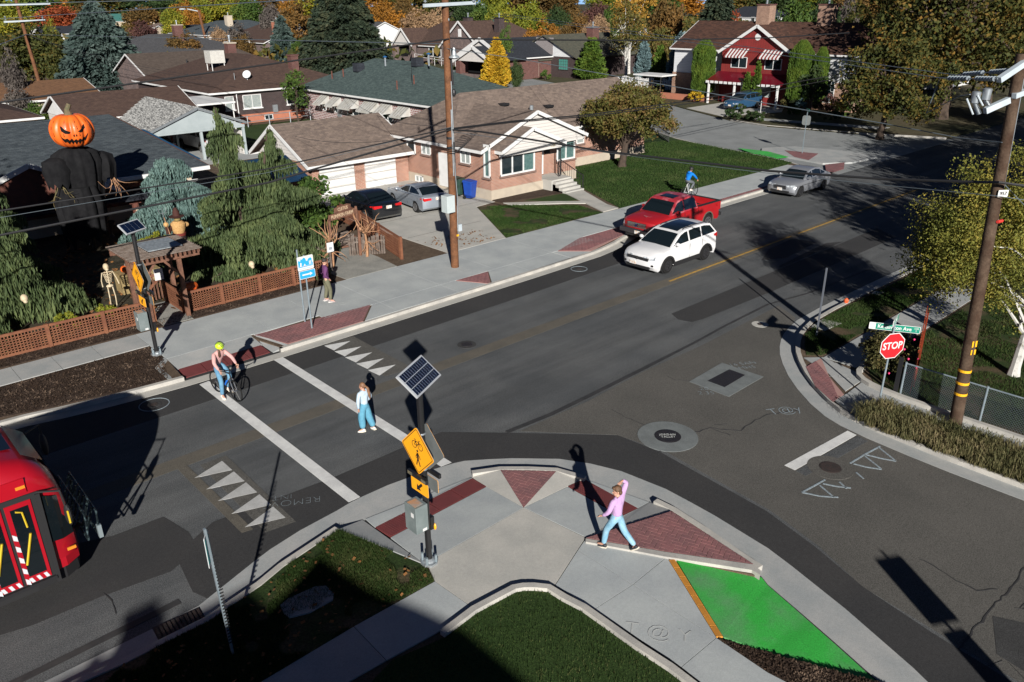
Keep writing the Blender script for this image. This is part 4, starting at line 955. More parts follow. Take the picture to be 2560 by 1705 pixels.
# ---- brown hip roofed house ----
t = house('brown_roof_house', 'dark brick house with a brown hip roof, rooftop cooler and white rimmed windows', 31.6,47.5,75.8,96,3.2,6.0,'y',6.3,6.3,r_brown,m_brickd,found=.9)
for x, w in ((33.2,.9),(35.0,1.9),(39.6,1.9),(44,1.6)): window(t, (x,76.25,1.5), w, 1.25, 'S', 2 if w > 1 else 1, pane=m_glassb if x < 38 else m_glass, sill=m_white)
for x in (37,41.5): window(t, (x,76.2,.25), .9, .5, 'S', 1)
MB().tube([(34.4,76.0,3.1),(34.4,76.15,2.8),(34.4,76.15,.3)], .05, 6).build('downpipe', m_white, t)
MB().box(38.0,76.1,.9,38.5,76.24,1.6).build('meter_box', m_metal, t)
chimney(t, 42.2,78.9,.8,.8,4.0,5.9, m_brickr, m_brickr, False); chimney(t, 39.8,88,.9,.9,5.6,6.9, m_brickr)
cl = MB().box(35.4,83.2,5.3,36.9,84.6,6.5).build('rooftop_cooler', mat('cooler_louvre', (0.5,0.49,0.45), .6, (0.42,0.41,0.38), kind='lines', kp=(.1,0)), t)
for x, y in ((35.5,83.3),(36.8,83.3),(35.5,84.5),(36.8,84.5)): MB().tube([(x,y,4.2),(x,y,5.3)], .04, 6).build('leg', m_white, cl)
def dish(par, p, r=.4, d=(-.6,-.6,.5)):
    v = Vector(d).normalized(); c = Vector(p)+Vector((0,0,.7)); q = v.to_track_quat('Z','Y').to_matrix().to_4x4()
    mb = MB(); mb.M = Matrix.Translation(c) @ q; mb.lathe([(.02,-.06),(r*.6,-.03),(r,.05),(r*.97,.06),(.02,-.03)], (0,0,0), 18)
    o = mb.build('satellite_dish', mat('dish_grey', (0.5,0.52,0.53), .5), par, smooth=True); MB().tube([p, c], .03, 6).tube([c, c+v*.45], .012, 5).build('mast', m_metal, o)
dish(t, (36.4,77.6,3.8)); vent(t, (35.2,77.8,3.7), 1.0, .03); vent(t, (33.9,86,3.9), .35, .06, m_steel); vent(t, (36,81,4.4), .3, .05, m_steel)
t = house('grey_brown_house', 'long low house with a grey brown shingle roof behind the big blue spruce', 34,52,98,110,3.1,5.5,'x',0,4,r_brown2,m_stone)
vent(t, (40,101,4.2), .5, .09, m_steel)
# ---- green shingle house ----
t = house('green_roof_house', 'house with a green hip roof and six white metal awnings over speckled brick', 41.0,52.8,54.0,76.9,3.0,5.75,'y',10.0,5.9,r_green,m_brickw)
aw_g = 'metal awnings over the windows of the green roofed house'
for i, (a, b, w) in enumerate(((570,680,1.4),(680,790,1.4),(790,955,2.2),(960,1145,2.2),(1120,1265,1.6),(1290,1410,1.7))):
    pc = PX(640+K*(a+b)/2, K*(850+.19*((a+b)/2-640)), 41.4); y = pc.y
    window(t, (41.45, y-w/2+.1, 1.1), w-.2, 1.1, 'W', 2, pane=m_glass)
    aw = MB(); n = int(w/.18)
    for k in range(n):
        y0 = y-w/2+k*w/n; aw.add([(41.43,y0,2.6+.03*(k%2)),(41.43,y0+w/n,2.6+.03*(k%2)),(40.35,y0+w/n,1.85+.03*(k%2)),(40.35,y0,1.85+.03*(k%2))], [(0,1,2,3)])
        aw.box(40.33,y0,1.72,40.36,y0+w/n,1.88)
    aw.add([(41.43,y-w/2,2.6),(40.35,y-w/2,1.85),(41.43,y-w/2,1.85)],[(0,1,2)]); aw.add([(41.43,y+w/2,2.6),(40.35,y+w/2,1.85),(41.43,y+w/2,1.85)],[(0,1,2)])
    aw.build('awning', m_alum, t)
MB().box(41.3,69,.7,41.42,69.6,1.7).build('meter_box', m_metal, t)
for x, y in ((44.6,70.5),(46.2,63)):
    z = 3.0+(x-41)*.466; MB().box(x-.35,y-.4,z,x+.5,y+.4,z+.75).build('roof_ventilator', r_char, t)
for x, y, h in ((45.8,67.5,.8),(46.4,61.4,1.0)): vent(t, (x,y,3+(x-41)*.466), h, .09, m_metal, mat('blue_cowl', (0.02,0.1,0.25), .4))
for x, y in ((43.5,71.5),(43.0,72.8),(43.6,60),(42.6,61.2)): vent(t, (x,y,3+(x-41)*.466), .75, .06, wd)
MB().tube([(43.4,60,3.9),(43.4,60,6.0)], .02, 5).tube([(42.6,60.2,5.9),(44.2,59.8,5.9)], .015, 4).tube([(43.2,59.3,5.5),(43.6,60.7,5.5)], .012, 4).build('aerial', m_steel, t)
# ---- rear houses, west of the side street ----
t = house('low_brown_house', 'small building with a brown roof and a white gable end behind the giant pumpkin', 17.2,27.2,67.6,75.3,2.9,4.5,'x',0,0,r_brown,m_siding,gm=m_white)
t = house('orange_roof_house', 'low building with an orange brown roof beside the left utility pole', 12,25.5,86,97,2.8,4.1,'x',0,0,r_orange,m_cream)
t = house('corner_brown_house', 'brown hip roof cut by the left edge of the picture', 4,16.6,71.8,84,2.9,4.3,'x',4,5,r_brown,m_cream)
t = house('grey_hip_house', 'grey hip roofed house with a brick chimney right of the big blue spruce', 50,72,149,171,3.0,5.7,'x',7,9,r_gray,m_stone)
chimney(t, 61,156,1.6,1.2,4.5,7.2, m_brickr); 
MB().box(66.5,148.2,2.2,71,149.4,4.4).build('white_parapet', m_white, t)
t = house('slate_blue_house', 'slate blue hip roofed house with white walls behind the street lamp', 91,121,214,240,3.2,6.4,'x',9,12,r_blue,m_white)
wins(t, [(93,214.4,1.0,1.3,1.4,'S'),(97,214.4,1.0,1.3,1.4,'S')]); chimney(t, 101,222,1.6,1.6,4.5,7.6, m_found, m_found)
t = house('brown_hip_house', 'brown roofed house with white gable trim left of the dark spruce', 83,101,167,190,3,6.6,'y',0,6,r_brown,m_stone,gm=m_white)
chimney(t, 88,170,1.6,1.6,3.5,7.0, m_bricko)
t = house('charcoal_back_house', 'distant charcoal roofed house with a tan framed dormer', 92,112,240,258,3,5,'x',0,0,r_char,m_cream)
gable_wall(t, (99,239.5,2.8),(104.5,239.5,2.8),(101.8,239.5,5.2), m_cream, name='dormer')
t = house('tan_back_house', 'distant tan flat looking roof with rooftop vents', 106,128,286,302,3.4,5.2,'x',5,5,r_tan,m_cream)
for x, y in ((110,290),(116,290),(122,291)): vent(t, (x,y,4.2), 2.2, .3, m_found)
t = house('teal_back_house', 'distant roof of teal metal above the neighbourhood', 128,156,398,420,3.6,6.6,'x',0,0,mat('teal_roof', (0.05,0.17,0.15), .6),m_cream)
t = house('dark_back_house', 'small distant dark blue roof right of the red maple', 66,80,268,280,3,5,'x',0,0,r_char,m_white)
t = house('grey_blue_back_house', 'grey blue roofed house half hidden behind the dark spruce', 108,124,170,186,3,6.4,'y',0,0,r_gray,m_white)
chimney(t, 112,174,1.2,1.2,4.2,7.0, m_found)
# ---- stone bungalow with brown roof ----
t = house('stone_bungalow', 'stone bungalow with a steep brown roof, two dark chimneys and pointed white trimmed gables', 96,112,108,137,3.2,7.3,'y',5,5,r_brown,m_stone)
def w_gable(par, xf, yc, half, ze, zp, depth, mw, mr, ov=.4, trim=m_white, tw=.3):
    mb = MB(); quadroof(mb, [(xf,yc-half,ze),(xf+depth,yc-half,ze),(xf+depth,yc,zp),(xf,yc,zp)]); quadroof(mb, [(xf+depth,yc+half,ze),(xf,yc+half,ze),(xf,yc,zp),(xf+depth,yc,zp)])
    r = mb.build('roof', mr, par)
    MB().bar((xf-.05,yc-half,ze-.1),(xf-.05,yc,zp-.08),.1,tw).bar((xf-.05,yc,zp-.08),(xf-.05,yc+half,ze-.1),.1,tw).build('gable_trim', trim, r)
    return gable_wall(par, (xf+ov,yc+half-.2,ze),(xf+ov,yc-half+.2,ze),(xf+ov,yc,zp-.25), mw)
w_gable(t, 95.6,117.5,6.0,3.0,7.6,8,m_stone,r_brown); MB().box(96.1,111.8,.05,96.5,123.2,3.1).build('bay_wall', m_stone, t)
MB().box(95.85,117.1,5.0,95.98,117.9,6.3).build('gable_vent', m_white, t)
w_gable(t, 94.5,133.4,3.3,3.2,6.2,6,m_siding,r_brown)
for y in (130.6,136.3): MB().box(94.6,y-.5,1.2,95.5,y+.5,3.2).box(94.4,y-.7,0,95.7,y+.7,1.5).build('porch_pillar', m_stone, t)
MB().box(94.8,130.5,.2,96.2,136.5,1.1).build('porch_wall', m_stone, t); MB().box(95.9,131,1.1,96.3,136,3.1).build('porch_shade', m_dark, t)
for y, w in ((123.6,3.8),(119.4,1.2)): window(t, (96.1 if y < 123 else 96.4,y,1.3), w, 1.8, 'W', 3 if w > 2 else 1, fw_=.15)
for y in (121.8,113.2): chimney(t, 101.5,y,1.3,1.3,5,8.0, m_brickd, m_steel)
rp = thing('ramp_railing', 'white handrails of a ramp in front of the stone bungalow', 'railing', (93.5,120,0))
for z in (.9,1.3): MB().bar((93.5,128,z+.6),(93.2,116,z),.06,.06).build('rail', m_white, rp)
for i in range(7): MB().tube([(93.5,128-2*i,0),(93.5,128-2*i,1.9-.1*i)], .04, 5).build('post', m_white, rp)
# ---- charcoal roofed bungalow with broad white rakes ----
t = house('charcoal_bungalow', 'bungalow with a charcoal roof and broad white gable boards behind the yellow tree', 82,101,89.8,101,3.1,5.7,'x',0,3,r_char,m_brickr,gm=m_siding)
w_gable(t, 81.6,95.4,6.0,3.0,5.8,4,m_siding,r_char,tw=.5); w_gable(t, 79.3,94.4,4.6,2.7,4.8,3,m_siding,r_char,tw=.5)
for y in (90.6,98.2): MB().box(79.6,y-.5,0,80.6,y+.5,2.7).build('porch_pillar', m_brickr, t)
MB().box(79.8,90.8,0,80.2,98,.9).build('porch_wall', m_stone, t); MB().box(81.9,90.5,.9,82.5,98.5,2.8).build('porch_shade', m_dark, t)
# ---- mossy roofed bungalow ----
t = house('mossy_bungalow', 'dark brick bungalow with a mossy roof and a pale grey gable', 91,106,84.6,98.6,3.1,6.05,'x',0,0,r_olive,m_brickd,gm=m_sidingw,fascia=r_olive)
MB().box(91.3,89.8,3.3,91.42,93.4,5.7).build('gable_panel', mat('grey_boards', (0.24,0.22,0.22), .8, (0.2,0.18,0.18), kind='lines', kp=(.25,0)), t)
MB().box(88.6,90,2.5,91.5,97.6,2.7).build('porch_roof', r_olive, t)
for y in (90.3,93.6,97.3): MB().tube([(88.8,y,.3),(88.8,y,2.5)], .06, 6).build('porch_post', m_found, t)
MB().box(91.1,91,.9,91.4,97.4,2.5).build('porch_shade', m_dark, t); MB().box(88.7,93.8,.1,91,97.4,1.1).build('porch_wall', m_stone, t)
window(t, (91.4,86.6,1.2), 2.0,1.6,'W',1,pane=mat('teal_glass', (0.05,0.2,0.17), .2), fr=m_brickd, grid=(4,4)); window(t, (93,85.0,1.2),1.0,1.4,'S',1)
chimney(t, 100,89.6,1.5,1.3,4.5,6.9, m_brickr, m_metal)
for i in range(5): MB().box(86.5+.35*i,92.2,.1,88.7,93.4,.2+.16*i).build('step', m_found, t)
t = house('solar_house', 'distant grey house with dark solar panels on its roof', 180,204,176,214,3,5.6,'y',6,6,r_gray,m_white)
MB().add([(181.5,192,3.45),(181.5,207,3.45),(189.5,205,5.3),(189.5,194,5.3)],[(0,1,2,3)]).build('solar_panels', mat('solar_dark', (0.008,0.015,0.04), .15), t)
t = house('chimney_back_house', 'distant blue grey roof with a tall white flue', 176,192,150,168,3,5.4,'y',5,5,r_gray,m_white); chimney(t, 181,163,1.6,1.6,4,7.5, m_white)
t = house('white_back_house', 'white house with a dark roof at the top right of the picture', 318,345,192,214,3.4,7.5,'y',5,5,r_char,m_white); wins(t, [(318.4,195,1.4,1.6,2.2,'W'),(318.4,201,1.4,1.6,2.2,'W'),(318.4,207,1.4,1.6,2.2,'W')]); chimney(t, 323,211,1.8,1.8,4,8.5, m_metal)
t = house('white_shed', 'small white building glimpsed between the trees right of the red house', 196,203,95,99,3.2,4.6,'y',0,0,r_char,m_white)
t = house('dark_side_house', 'dark roofed house behind the big maple beside the red house', 110,124,40,52,5,8.6,'x',0,0,r_char,m_white)
# ---- the red and white house ----
t = house('red_gable_house', 'white and red two storey house with a red front gable and two tan chimneys', 82.0,93.0,37.8,61.2,5.6,8.5,'y',3.5,0,r_red,m_sidingw)
MB().box(82.35,38.2,.05,92.6,60.8,2.9).build('lower_wall', m_brickt, t)
chimney(t, 87.5,52.2,1.3,1.6,7.0,10.2, m_brickt, m_brickr); chimney(t, 87.5,44.8,1.3,1.6,7.0,10.2, m_brickt, m_brickr)
yc = 49.3
w_gable(t, 81.2,yc,4.6,5.5,8.3,6,m_redwall,r_red); MB().box(81.6,yc-4.3,.05,82.4,yc+4.3,5.6).build('red_wall', m_redwall, t)
MB().lathe([(.35,-.04),(.35,.04)], (81.55,yc,7.1), 18, 'x').build('gable_vent', m_white, t)
def striped_awning(y, w, z, mats_=(m_white, MATS['red_board_wall'])):
    a = MB(); b = MB(); n = 12
    for k in range(n):
        y0 = y+k*w/n; mb = b if k % 4 == 3 or k % 4 == 1 else a; ww = .5 if mb is b else 1
        mb.add([(81.58,y0,z),(81.58,y0+w/n,z),(80.5,y0+w/n,z-.8),(80.5,y0,z-.8)],[(0,1,2,3)]); mb.add([(80.5,y0,z-.8),(80.5,y0+w/n,z-.8),(80.5,y0+w/n,z-.95),(80.5,y0,z-.95)],[(0,1,2,3)])
    o = a.build('striped_awning', m_white, t); b.build('stripe', MATS['red_board_wall'], o)
for y in (50.2,46.0):
    striped_awning(y, 2.5, 5.9); window(t, (81.6,y+.15,3.85), 2.0, 1.15, 'W', 2, pane=m_glass)
pr = MB(); quadroof(pr, [(80.9-1.6,yc-4.6,2.5),(81.6,yc-4.6,3.4),(81.6,yc+4.6,3.4),(79.3,yc+4.6,2.5)], .08); pr.build('porch_roof', mat('red_metal_roof', (0.13,0.004,0.014), .35, (0.1,0.004,0.01), kind='lines', kp=(.3,0), nscale=1), t)
for i in range(16): MB().box(79.25,yc-4.5+.58*i,2.3,79.32,yc-4.5+.58*i+.4,2.55).build('scallop', m_white, t)
for y in (yc+4.3,yc+1.0,yc-4.2): MB().box(79.4,y-.09,.1,79.58,y+.09,2.45).build('porch_post', m_white, t)
MB().box(81.5,yc+.3,.1,81.62,yc+1.5,2.4).build('door', m_white, t); window(t, (81.6,yc-2.2,1.0), 1.9, 1.3, 'W', 1, pane=m_glassb)
window(t, (82.35,54.6,1.0),2.0,2.0,'W',2,2,pane=m_glassc,grid=(6,1)); window(t, (82.35,40.3,.9),2.6,2.2,'W',2,2,pane=m_glass,grid=(6,1))
window(t, (82.4,42.6,3.6),1.0,1.3,'W',1)
MB().box(79.5,60.2,2.5,82.4,64.5,2.65).build('side_porch_roof', m_white, t)
for y in (60.4,64.3): MB().tube([(79.6,y,.1),(79.6,y,2.5)], .06, 6).build('side_porch_post', m_steel, t)
MB().box(79.8,53.8,.1,80.1,60.8,.75).build('planter_wall', m_bricko, t)
# building on the near left, outside the picture, whose roofline shades the verge
t = thing('near_building', 'tall house left of and behind the near corner lawn, beyond the picture edge', 'house', (-20,-10,0))
MB().prism([(-60,-3.5),(-6.75,-3.5),(-6.68,-4.3),(-5.15,-3.55),(-4.9,-5.3),(-4.6,-6.1),(-4.3,-7.2),(-4.3,-26),(-60,-26)], .05, 7.9).build('wall', m_brickr, t)
MB().prism([(-60,-3.45),(-6.7,-3.45),(-6.63,-4.25),(-5.1,-3.5),(-4.85,-5.3),(-4.55,-6.1),(-4.25,-7.2),(-4.25,-26),(-60,-26)], 7.9, 8.0).build('roof', r_brown, t)
chimney(t, -9.25,-3.75,.45,.45,7.9,8.3, m_brickr, m_brickr, False); MB().tube([(-9.9,-3.7,7.9),(-9.9,-3.7,8.15)], .12).tube([(-8.3,-3.7,7.9),(-8.3,-3.7,8.15)], .12).build('vent_pipe', m_metal, t)
# ======================= VEHICLES =======================
m_tyre = mat('tyre', (0.012,0.012,0.012), .85)
m_rim = mat('rim_silver', (0.35,0.35,0.36), .35, metal=.8)
m_rimd = mat('rim_dark', (0.06,0.06,0.065), .4, metal=.6)
m_black = mat('black_plastic', (0.012,0.012,0.013), .6)
m_cglass = mat('car_glass', (0.006,0.01,0.012), .05, spec=.9)
m_tail = mat('tail_light', (0.45,0.01,0.01), .2, coat=.5)
m_head = mat('head_light', (0.45,0.48,0.5), .12, (0.15,0.16,0.18), nscale=9, coat=.8)
m_plate = mat('licence_plate', (0.6,0.6,0.58), .5, (0.5,0.25,0.1), nscale=12, lo=.5, hi=.62)
m_chrome = mat('chrome', (0.45,0.44,0.42), .2, metal=.9)
m_amber = mat('amber_lens', (0.6,0.2,0.02), .3)
def wheel(par, x, y, r, w, rim, side):
    t = MB().lathe([(r*.62,-w/2),(r*.95,-w/2),(r,-w/2+.03),(r,w/2-.03),(r*.95,w/2),(r*.62,w/2)], (x,y,r), 28, 'y').build('wheel', m_tyre, par, smooth=True, world=False)
    s = side*(w/2+.006); mb = MB().lathe([(r*.63,min(s,s-.1*side)),(r*.63,max(s,s-.1*side))], (x,y,r), 24, 'y'); mb.build('rim_well', m_black, t, world=False)
    mb = MB()
    mb.lathe([(r*.16,s-.01),(r*.16,s+.012)], (x,y,r), 12, 'y')
    for k in range(5):
        a = 2*math.pi*k/5+.3
        for da in (-.13,.13): mb.bar((x+math.cos(a)*r*.12, y+s, r+math.sin(a)*r*.12), (x+math.cos(a+da)*r*.6, y+s, r+math.sin(a+da)*r*.6), .028, .05, up=(0,1,0))
    n = 20
    for k in range(n):
        a, b = 2*math.pi*k/n, 2*math.pi*(k+1)/n
        mb.bar((x+math.cos(a)*r*.6,y+s,r+math.sin(a)*r*.6),(x+math.cos(b)*r*.6,y+s,r+math.sin(b)*r*.6),.035,.05,up=(0,1,0))
    mb.build('rim', rim, t, world=False)
def body_shell(prof, arches, W, r, slices=(0,.55,.8,.93,1.0), zb=None, crown=.035):
    """prof: upper outline front->rear of (x,z); bottom closed along z0 with wheel arches"""
    z0 = prof[0][1]; z1 = prof[-1][1]
    bot = []
    xr, xf = arches[1], arches[0]
    def arch(xc, rev):
        return [(xc+r*math.cos(a), z0+max(0, r*math.sin(a)+.04)) for a in [math.pi-k*math.pi/8 for k in range(9)]]
    bot += arch(xr, 0)+arch(xf, 0)
    loop = prof+bot; n = len(loop); mb = MB(); V = []
    Lf = max(p[0] for p in prof); Lr = min(p[0] for p in prof)
    ss = [-s for s in slices[::-1] if s > 0]+list(slices)
    for s in ss:
        f = abs(s); row = []
        for i, (x, z) in enumerate(loop):
            k = f**4
            e = max(0, (abs(x)-Lf*.72)/(Lf*.28)) if x > 0 else max(0, (abs(x)-abs(Lr)*.8)/(abs(Lr)*.2))
            xx = x-math.copysign(.2*k*e, x) if i < len(prof) else x
            zz = z-(.05*f**6) + (crown*(1-f*f) if 1 < i < len(prof)-2 else 0) if i < len(prof) else z
            tum = 1-.045*max(0, (.55-z))/.4 if z < .55 else 1-.05*max(0, z-.8)/.5
            row.append((xx, s*W/2*tum, zz))
        V.append(row)
    m = len(V); vs = [p for row in V for p in row]; fs = []
    for j in range(m-1):
        for i in range(n):
            a = j*n+i; b = j*n+(i+1) % n; fs.append((a, b, b+n, a+n))
    tess = tessellate_polygon([[Vector((p[0], p[1], 0)) for p in loop]])
    fs += [t for t in tess]+[tuple(i+(m-1)*n for i in t)[::-1] for t in tess]
    mb.add(vs, fs)
    return mb
def fix_normals(o):
    bm = bmesh.new(); bm.from_mesh(o.data); bmesh.ops.recalc_face_normals(bm, faces=bm.faces); bm.to_mesh(o.data); bm.free()
def car(name, label, loc, heading, L, W, H, prof, cabin, wb, wr, arches, rw, paint, splits, group=None, rim=m_rim, cladding=False, cat='car', sunroof=None, grille=None, tw=.21, plates=(1,1), lights=None, tails=None, roofm=None, mirror=None, z0=0.0):
    t = thing(name, label, cat, (loc[0], loc[1], z0), heading, group)
    b = body_shell(prof, arches, W, rw+.09).build('body', paint, t, smooth=True, world=False, angle=32); fix_normals(b)
    MB().box(arches[1]-.3,-W*.40,.16,arches[0]+.3,W*.40,.6).build('underbody', m_black, t, world=False)
    for xa in arches:
        for s in (-1,1):
            MB().lathe([(rw+.05,-.14),(rw+.05,.14)], (xa,s*(W/2-.2),rw), 20, 'y').build('wheel_well', m_black, t, world=False)
            wheel(t, xa, s*(W/2-tw/2-.005), rw, tw, rim, s)
    # cabin: profile points loft
    zb = min(cabin[0][1], cabin[-1][1]); 
    hw = lambda z: wb/2+(wr/2-wb/2)*max(0, min(1, (z-zb)/(H-zb)))
    n = len(cabin); mb = MB(); vs = []
    ys = (-1,-.8,0,.8,1)
    for s in ys:
        for x, z in cabin: vs.append((x, s*hw(z), z+(.03*(1-s*s) if z > zb+.2 else 0)))
    fs = [(j*n+i, j*n+i+1, (j+1)*n+i+1, (j+1)*n+i) for j in range(4) for i in range(n-1)]
    tess = tessellate_polygon([[Vector((x, z, 0)) for x, z in cabin]]); fs += list(tess)+[tuple(i+4*n for i in q)[::-1] for q in tess]
    mb.add(vs, fs); cb = mb.build('cabin', roofm or paint, t, smooth=True, world=False, angle=30); fix_normals(cb)
    # windscreen and rear window
    def glassq(p0, p1, nm, i0=.05):
        (xa, za), (xc, zc) = p0, p1; ya, yc = hw(za)-.07, hw(zc)-.07
        d = Vector((xc-xa, 0, zc-za)).normalized(); nrm = Vector((-d.z, 0, d.x)); 
        if nrm.z < 0: nrm = -nrm
        A = Vector((xa,0,za))+d*.06+nrm*.012; B = Vector((xc,0,zc))-d*.04+nrm*.012; mid = (A+B)/2+nrm*.02; ym = (ya+yc)/2
        m2 = MB(); rows = [(A,ya),(mid,ym),(B,yc)]; v2 = []
        for p, y in rows:
            for s in (-1,-.5,0,.5,1): v2.append((p.x+(nrm.x*.02*(1-s*s)), s*y, p.z+nrm.z*.02*(1-s*s)))
        m2.add(v2, [(j*5+i, j*5+i+1, (j+1)*5+i+1, (j+1)*5+i) for j in range(2) for i in range(4)])
        return m2.build(nm, m_cglass, t, smooth=True, world=False)
    glassq(cabin[0], cabin[1], 'windscreen'); glassq(cabin[-1], cabin[-2], 'rear_window')
    # side windows
    for s in (-1,1):
        xs0 = cabin[0][0]; poly = []
        top = [(x, z) for x, z in cabin]
        inner = shrink([(x, z) for x, z in top], .075)
        zlo = zb+.05
        for (a, c) in splits:
            win = clip_poly(ccw(inner), ccw([(a,zlo),(c,zlo),(c,H+.1),(a,H+.1)]))
            if len(win) < 3: continue
            vv = [(x, s*(hw(z)+.007), z) for x, z in win]
            MB().add(vv+[(x, s*(hw(z)-.02), z) for x, z in win], [tuple(range(len(win)))]+[tuple(range(len(win), 2*len(win)))[::-1]]).build('side_window', m_cglass, t, world=False)
        xm, zm = mirror or (cabin[0][0]-.35, zb+.08)
        m3 = MB().ball((xm, s*(W/2+.08), zm+.06), (.07,.12,.085), 10, 6).box(xm-.03, min(s*(W/2-.12),s*(W/2+.03)), zm-.0, xm+.03, max(s*(W/2-.12),s*(W/2+.03)), zm+.05); m3.build('mirror', paint, t, smooth=True, world=False)
        for hx in splits[:2]: MB().bar((hx[0]+.12, s*(W/2-.012), zb-.13), (hx[0]+.34, s*(W/2-.012), zb-.13), .035, .03).build('door_handle', paint, t, world=False)
        for hx in splits[:2]: MB().bar((hx[0]-.03, s*(W/2-.004), zb-.02), (hx[0]-.03, s*(W/2-.012), .38), .012, .012).build('door_seam', m_black, t, world=False)
        if cladding:
            MB().box(arches[1]+rw+.1, min(s*(W/2-.05),s*(W/2+.006)), .22, arches[0]-rw-.1, max(s*(W/2-.05),s*(W/2+.006)), .42).build('sill_cladding', m_black, t, world=False)
            for xa in arches:
                m4 = MB(); R = rw+.125
                for k in range(10):
                    a0, a1 = math.pi*k/10-.12, math.pi*(k+1)/10-.12; a0 = max(a0,-.1)
                    m4.bar((xa+R*math.cos(a0), s*(W/2-.035), .27+R*math.sin(a0)), (xa+R*math.cos(a1), s*(W/2-.035), .27+R*math.sin(a1)), .09, .09, up=(0,1,0))
                m4.build('arch_trim', m_black, t, world=False)
    xf = prof[1][0]; xrr = min(p[0] for p in prof)
    lz, lh, lw_ = lights or (.68, .14, .42)
    for s in (-1,1):
        y1, y2 = s*(W/2-.1), s*(W/2-.1-lw_)
        MB().add([(xf+.015,y2,lz),(xf-.09,y1,lz+.02),(xf-.17,y1,lz+lh),(xf-.02,y2,lz+lh*.8),(xf-.2,y2,lz),(xf-.4,y1,lz+.02),(xf-.45,y1,lz+lh),(xf-.3,y2,lz+lh*.8)], [(0,1,2,3),(7,6,5,4),(3,2,6,7),(0,4,5,1),(1,5,6,2),(0,3,7,4)]).build('headlight', m_head, t, world=False)
    tz, th_, tw_ = tails or (.72, .15, .45)
    for s in (-1,1):
        y1, y2 = s*(W/2-.06), s*(W/2-.06-tw_)
        MB().add([(xrr-.015,y2,tz+th_*.3),(xrr+.07,y1,tz),(xrr+.09,y1,tz+th_),(xrr+.0,y2,tz+th_*.9),(xrr+.2,y2,tz),(xrr+.42,y1+s*.075,tz+th_*.5),(xrr+.42,y1+s*.07,tz+th_*.8),(xrr+.2,y2,tz+th_)], [(0,1,2,3),(3,2,6,7),(1,5,6,2),(0,4,5,1),(7,6,5,4),(0,3,7,4)]).build('tail_light', m_tail, t, world=False)
    if grille: 
        g = MB(); y = grille[0]/2
        for k in range(4): z = grille[1]+(grille[2]-grille[1])*(k+.5)/4; g.bar((xf+.0,-y,z),(xf+.0,y,z),.05,(grille[2]-grille[1])/5.5)
        gg = MB().box(xf-.12,-y,grille[1],xf+.005,y,grille[2]).build('grille', m_black, t, world=False); g.build('grille_bar', m_chrome if grille[3] else m_rimd, gg, world=False)
    MB().box(xf-.1,-W*.33,.3,xf+.012,W*.33,.42).build('lower_intake', m_black, t, world=False)
    if plates[0]: MB().box(xf+.012,-.16+plates[2] if len(plates) > 2 else -.16,plates[0],xf+.035,.16+(plates[2] if len(plates) > 2 else 0),plates[0]+.16).build('licence_plate', m_plate, t, world=False)
    if plates[1]: MB().box(xrr-.02,-.16,plates[1],xrr+.005,.16,plates[1]+.16).build('licence_plate', m_plate, t, world=False)
    if sunroof: MB().box(sunroof[0],-sunroof[2]/2,H+.012,sunroof[1],sunroof[2]/2,H+.04).build('sunroof', m_cglass, t, world=False)
    return t
PI = math.pi
def roof_glass(t, cab, xa, xb, hw_, nm):
    def zr(x):
        for (a, za), (b, zb_) in zip(cab[:-1], cab[1:]):
            if b <= x <= a: return za+(zb_-za)*(a-x)/(a-b)
        return cab[2][1]
    mb = MB(); n = 7; vs = []
    for i in range(n):
        x = xa+(xb-xa)*i/(n-1)
        for s in (-1,-.5,0,.5,1): vs.append((x, s*hw_, zr(x)+.03*(1-(s*hw_/.66)**2)+.014))
    mb.add(vs, [(j*5+i, j*5+i+1, (j+1)*5+i+1, (j+1)*5+i) for j in range(n-1) for i in range(4)]); return mb.build(nm, m_cglass, t, smooth=True, world=False)
p_white = mat('car_paint_white', (0.62,0.62,0.62), .35, (0.57,0.57,0.575), nscale=2, coat=.6)
p_red = mat('truck_paint_red', (0.33,0.008,0.012), .4, (0.28,0.007,0.01), nscale=1.5, coat=.5)
p_redr = mat('truck_roof_faded', (0.3,0.02,0.03), .5, (0.42,0.16,0.18), nscale=2.8, ndetail=8, lo=.5, hi=.66, coat=.3)
p_black = mat('car_paint_black', (0.006,0.007,0.009), .25, coat=.9)
p_silver = mat('car_paint_silver', (0.27,0.3,0.34), .35, (0.25,0.28,0.32), nscale=1, metal=.35, coat=.7)
p_silver2 = mat('car_paint_grey_silver', (0.25,0.26,0.28), .35, metal=.4, coat=.7)
p_blue = mat('car_paint_blue', (0.02,0.06,0.12), .3, coat=.8)
suv_prof = [(2.2,.24),(2.36,.42),(2.37,.62),(2.3,.84),(2.08,.97),(1.7,1.03),(1.2,1.09),(-.5,1.13),(-1.9,1.16),(-2.24,1.14),(-2.33,.9),(-2.35,.5),(-2.2,.26)]
suv_cab = [(1.25,1.06),(.42,1.55),(.1,1.63),(-.6,1.675),(-1.4,1.66),(-1.85,1.59),(-2.28,1.12)]
t = car('white_suv', 'white sport utility vehicle with a dark glass roof driving beside the red pickup', (28.7,20.62), PI, 4.7, 1.84, 1.67, suv_prof, suv_cab, 1.74, 1.36, (1.4,-1.4), .35, p_white,
    [(-.1,1.2),(-1.05,-.2),(-2.2,-1.13)], rim=m_rimd, cladding=True, grille=(1.1,.66,.78,False), plates=(.42,.9,-.25), lights=(.7,.16,.5), tails=(.95,.2,.3))
roof_glass(t, suv_cab, .32, -1.15, .5, 'glass_roof')
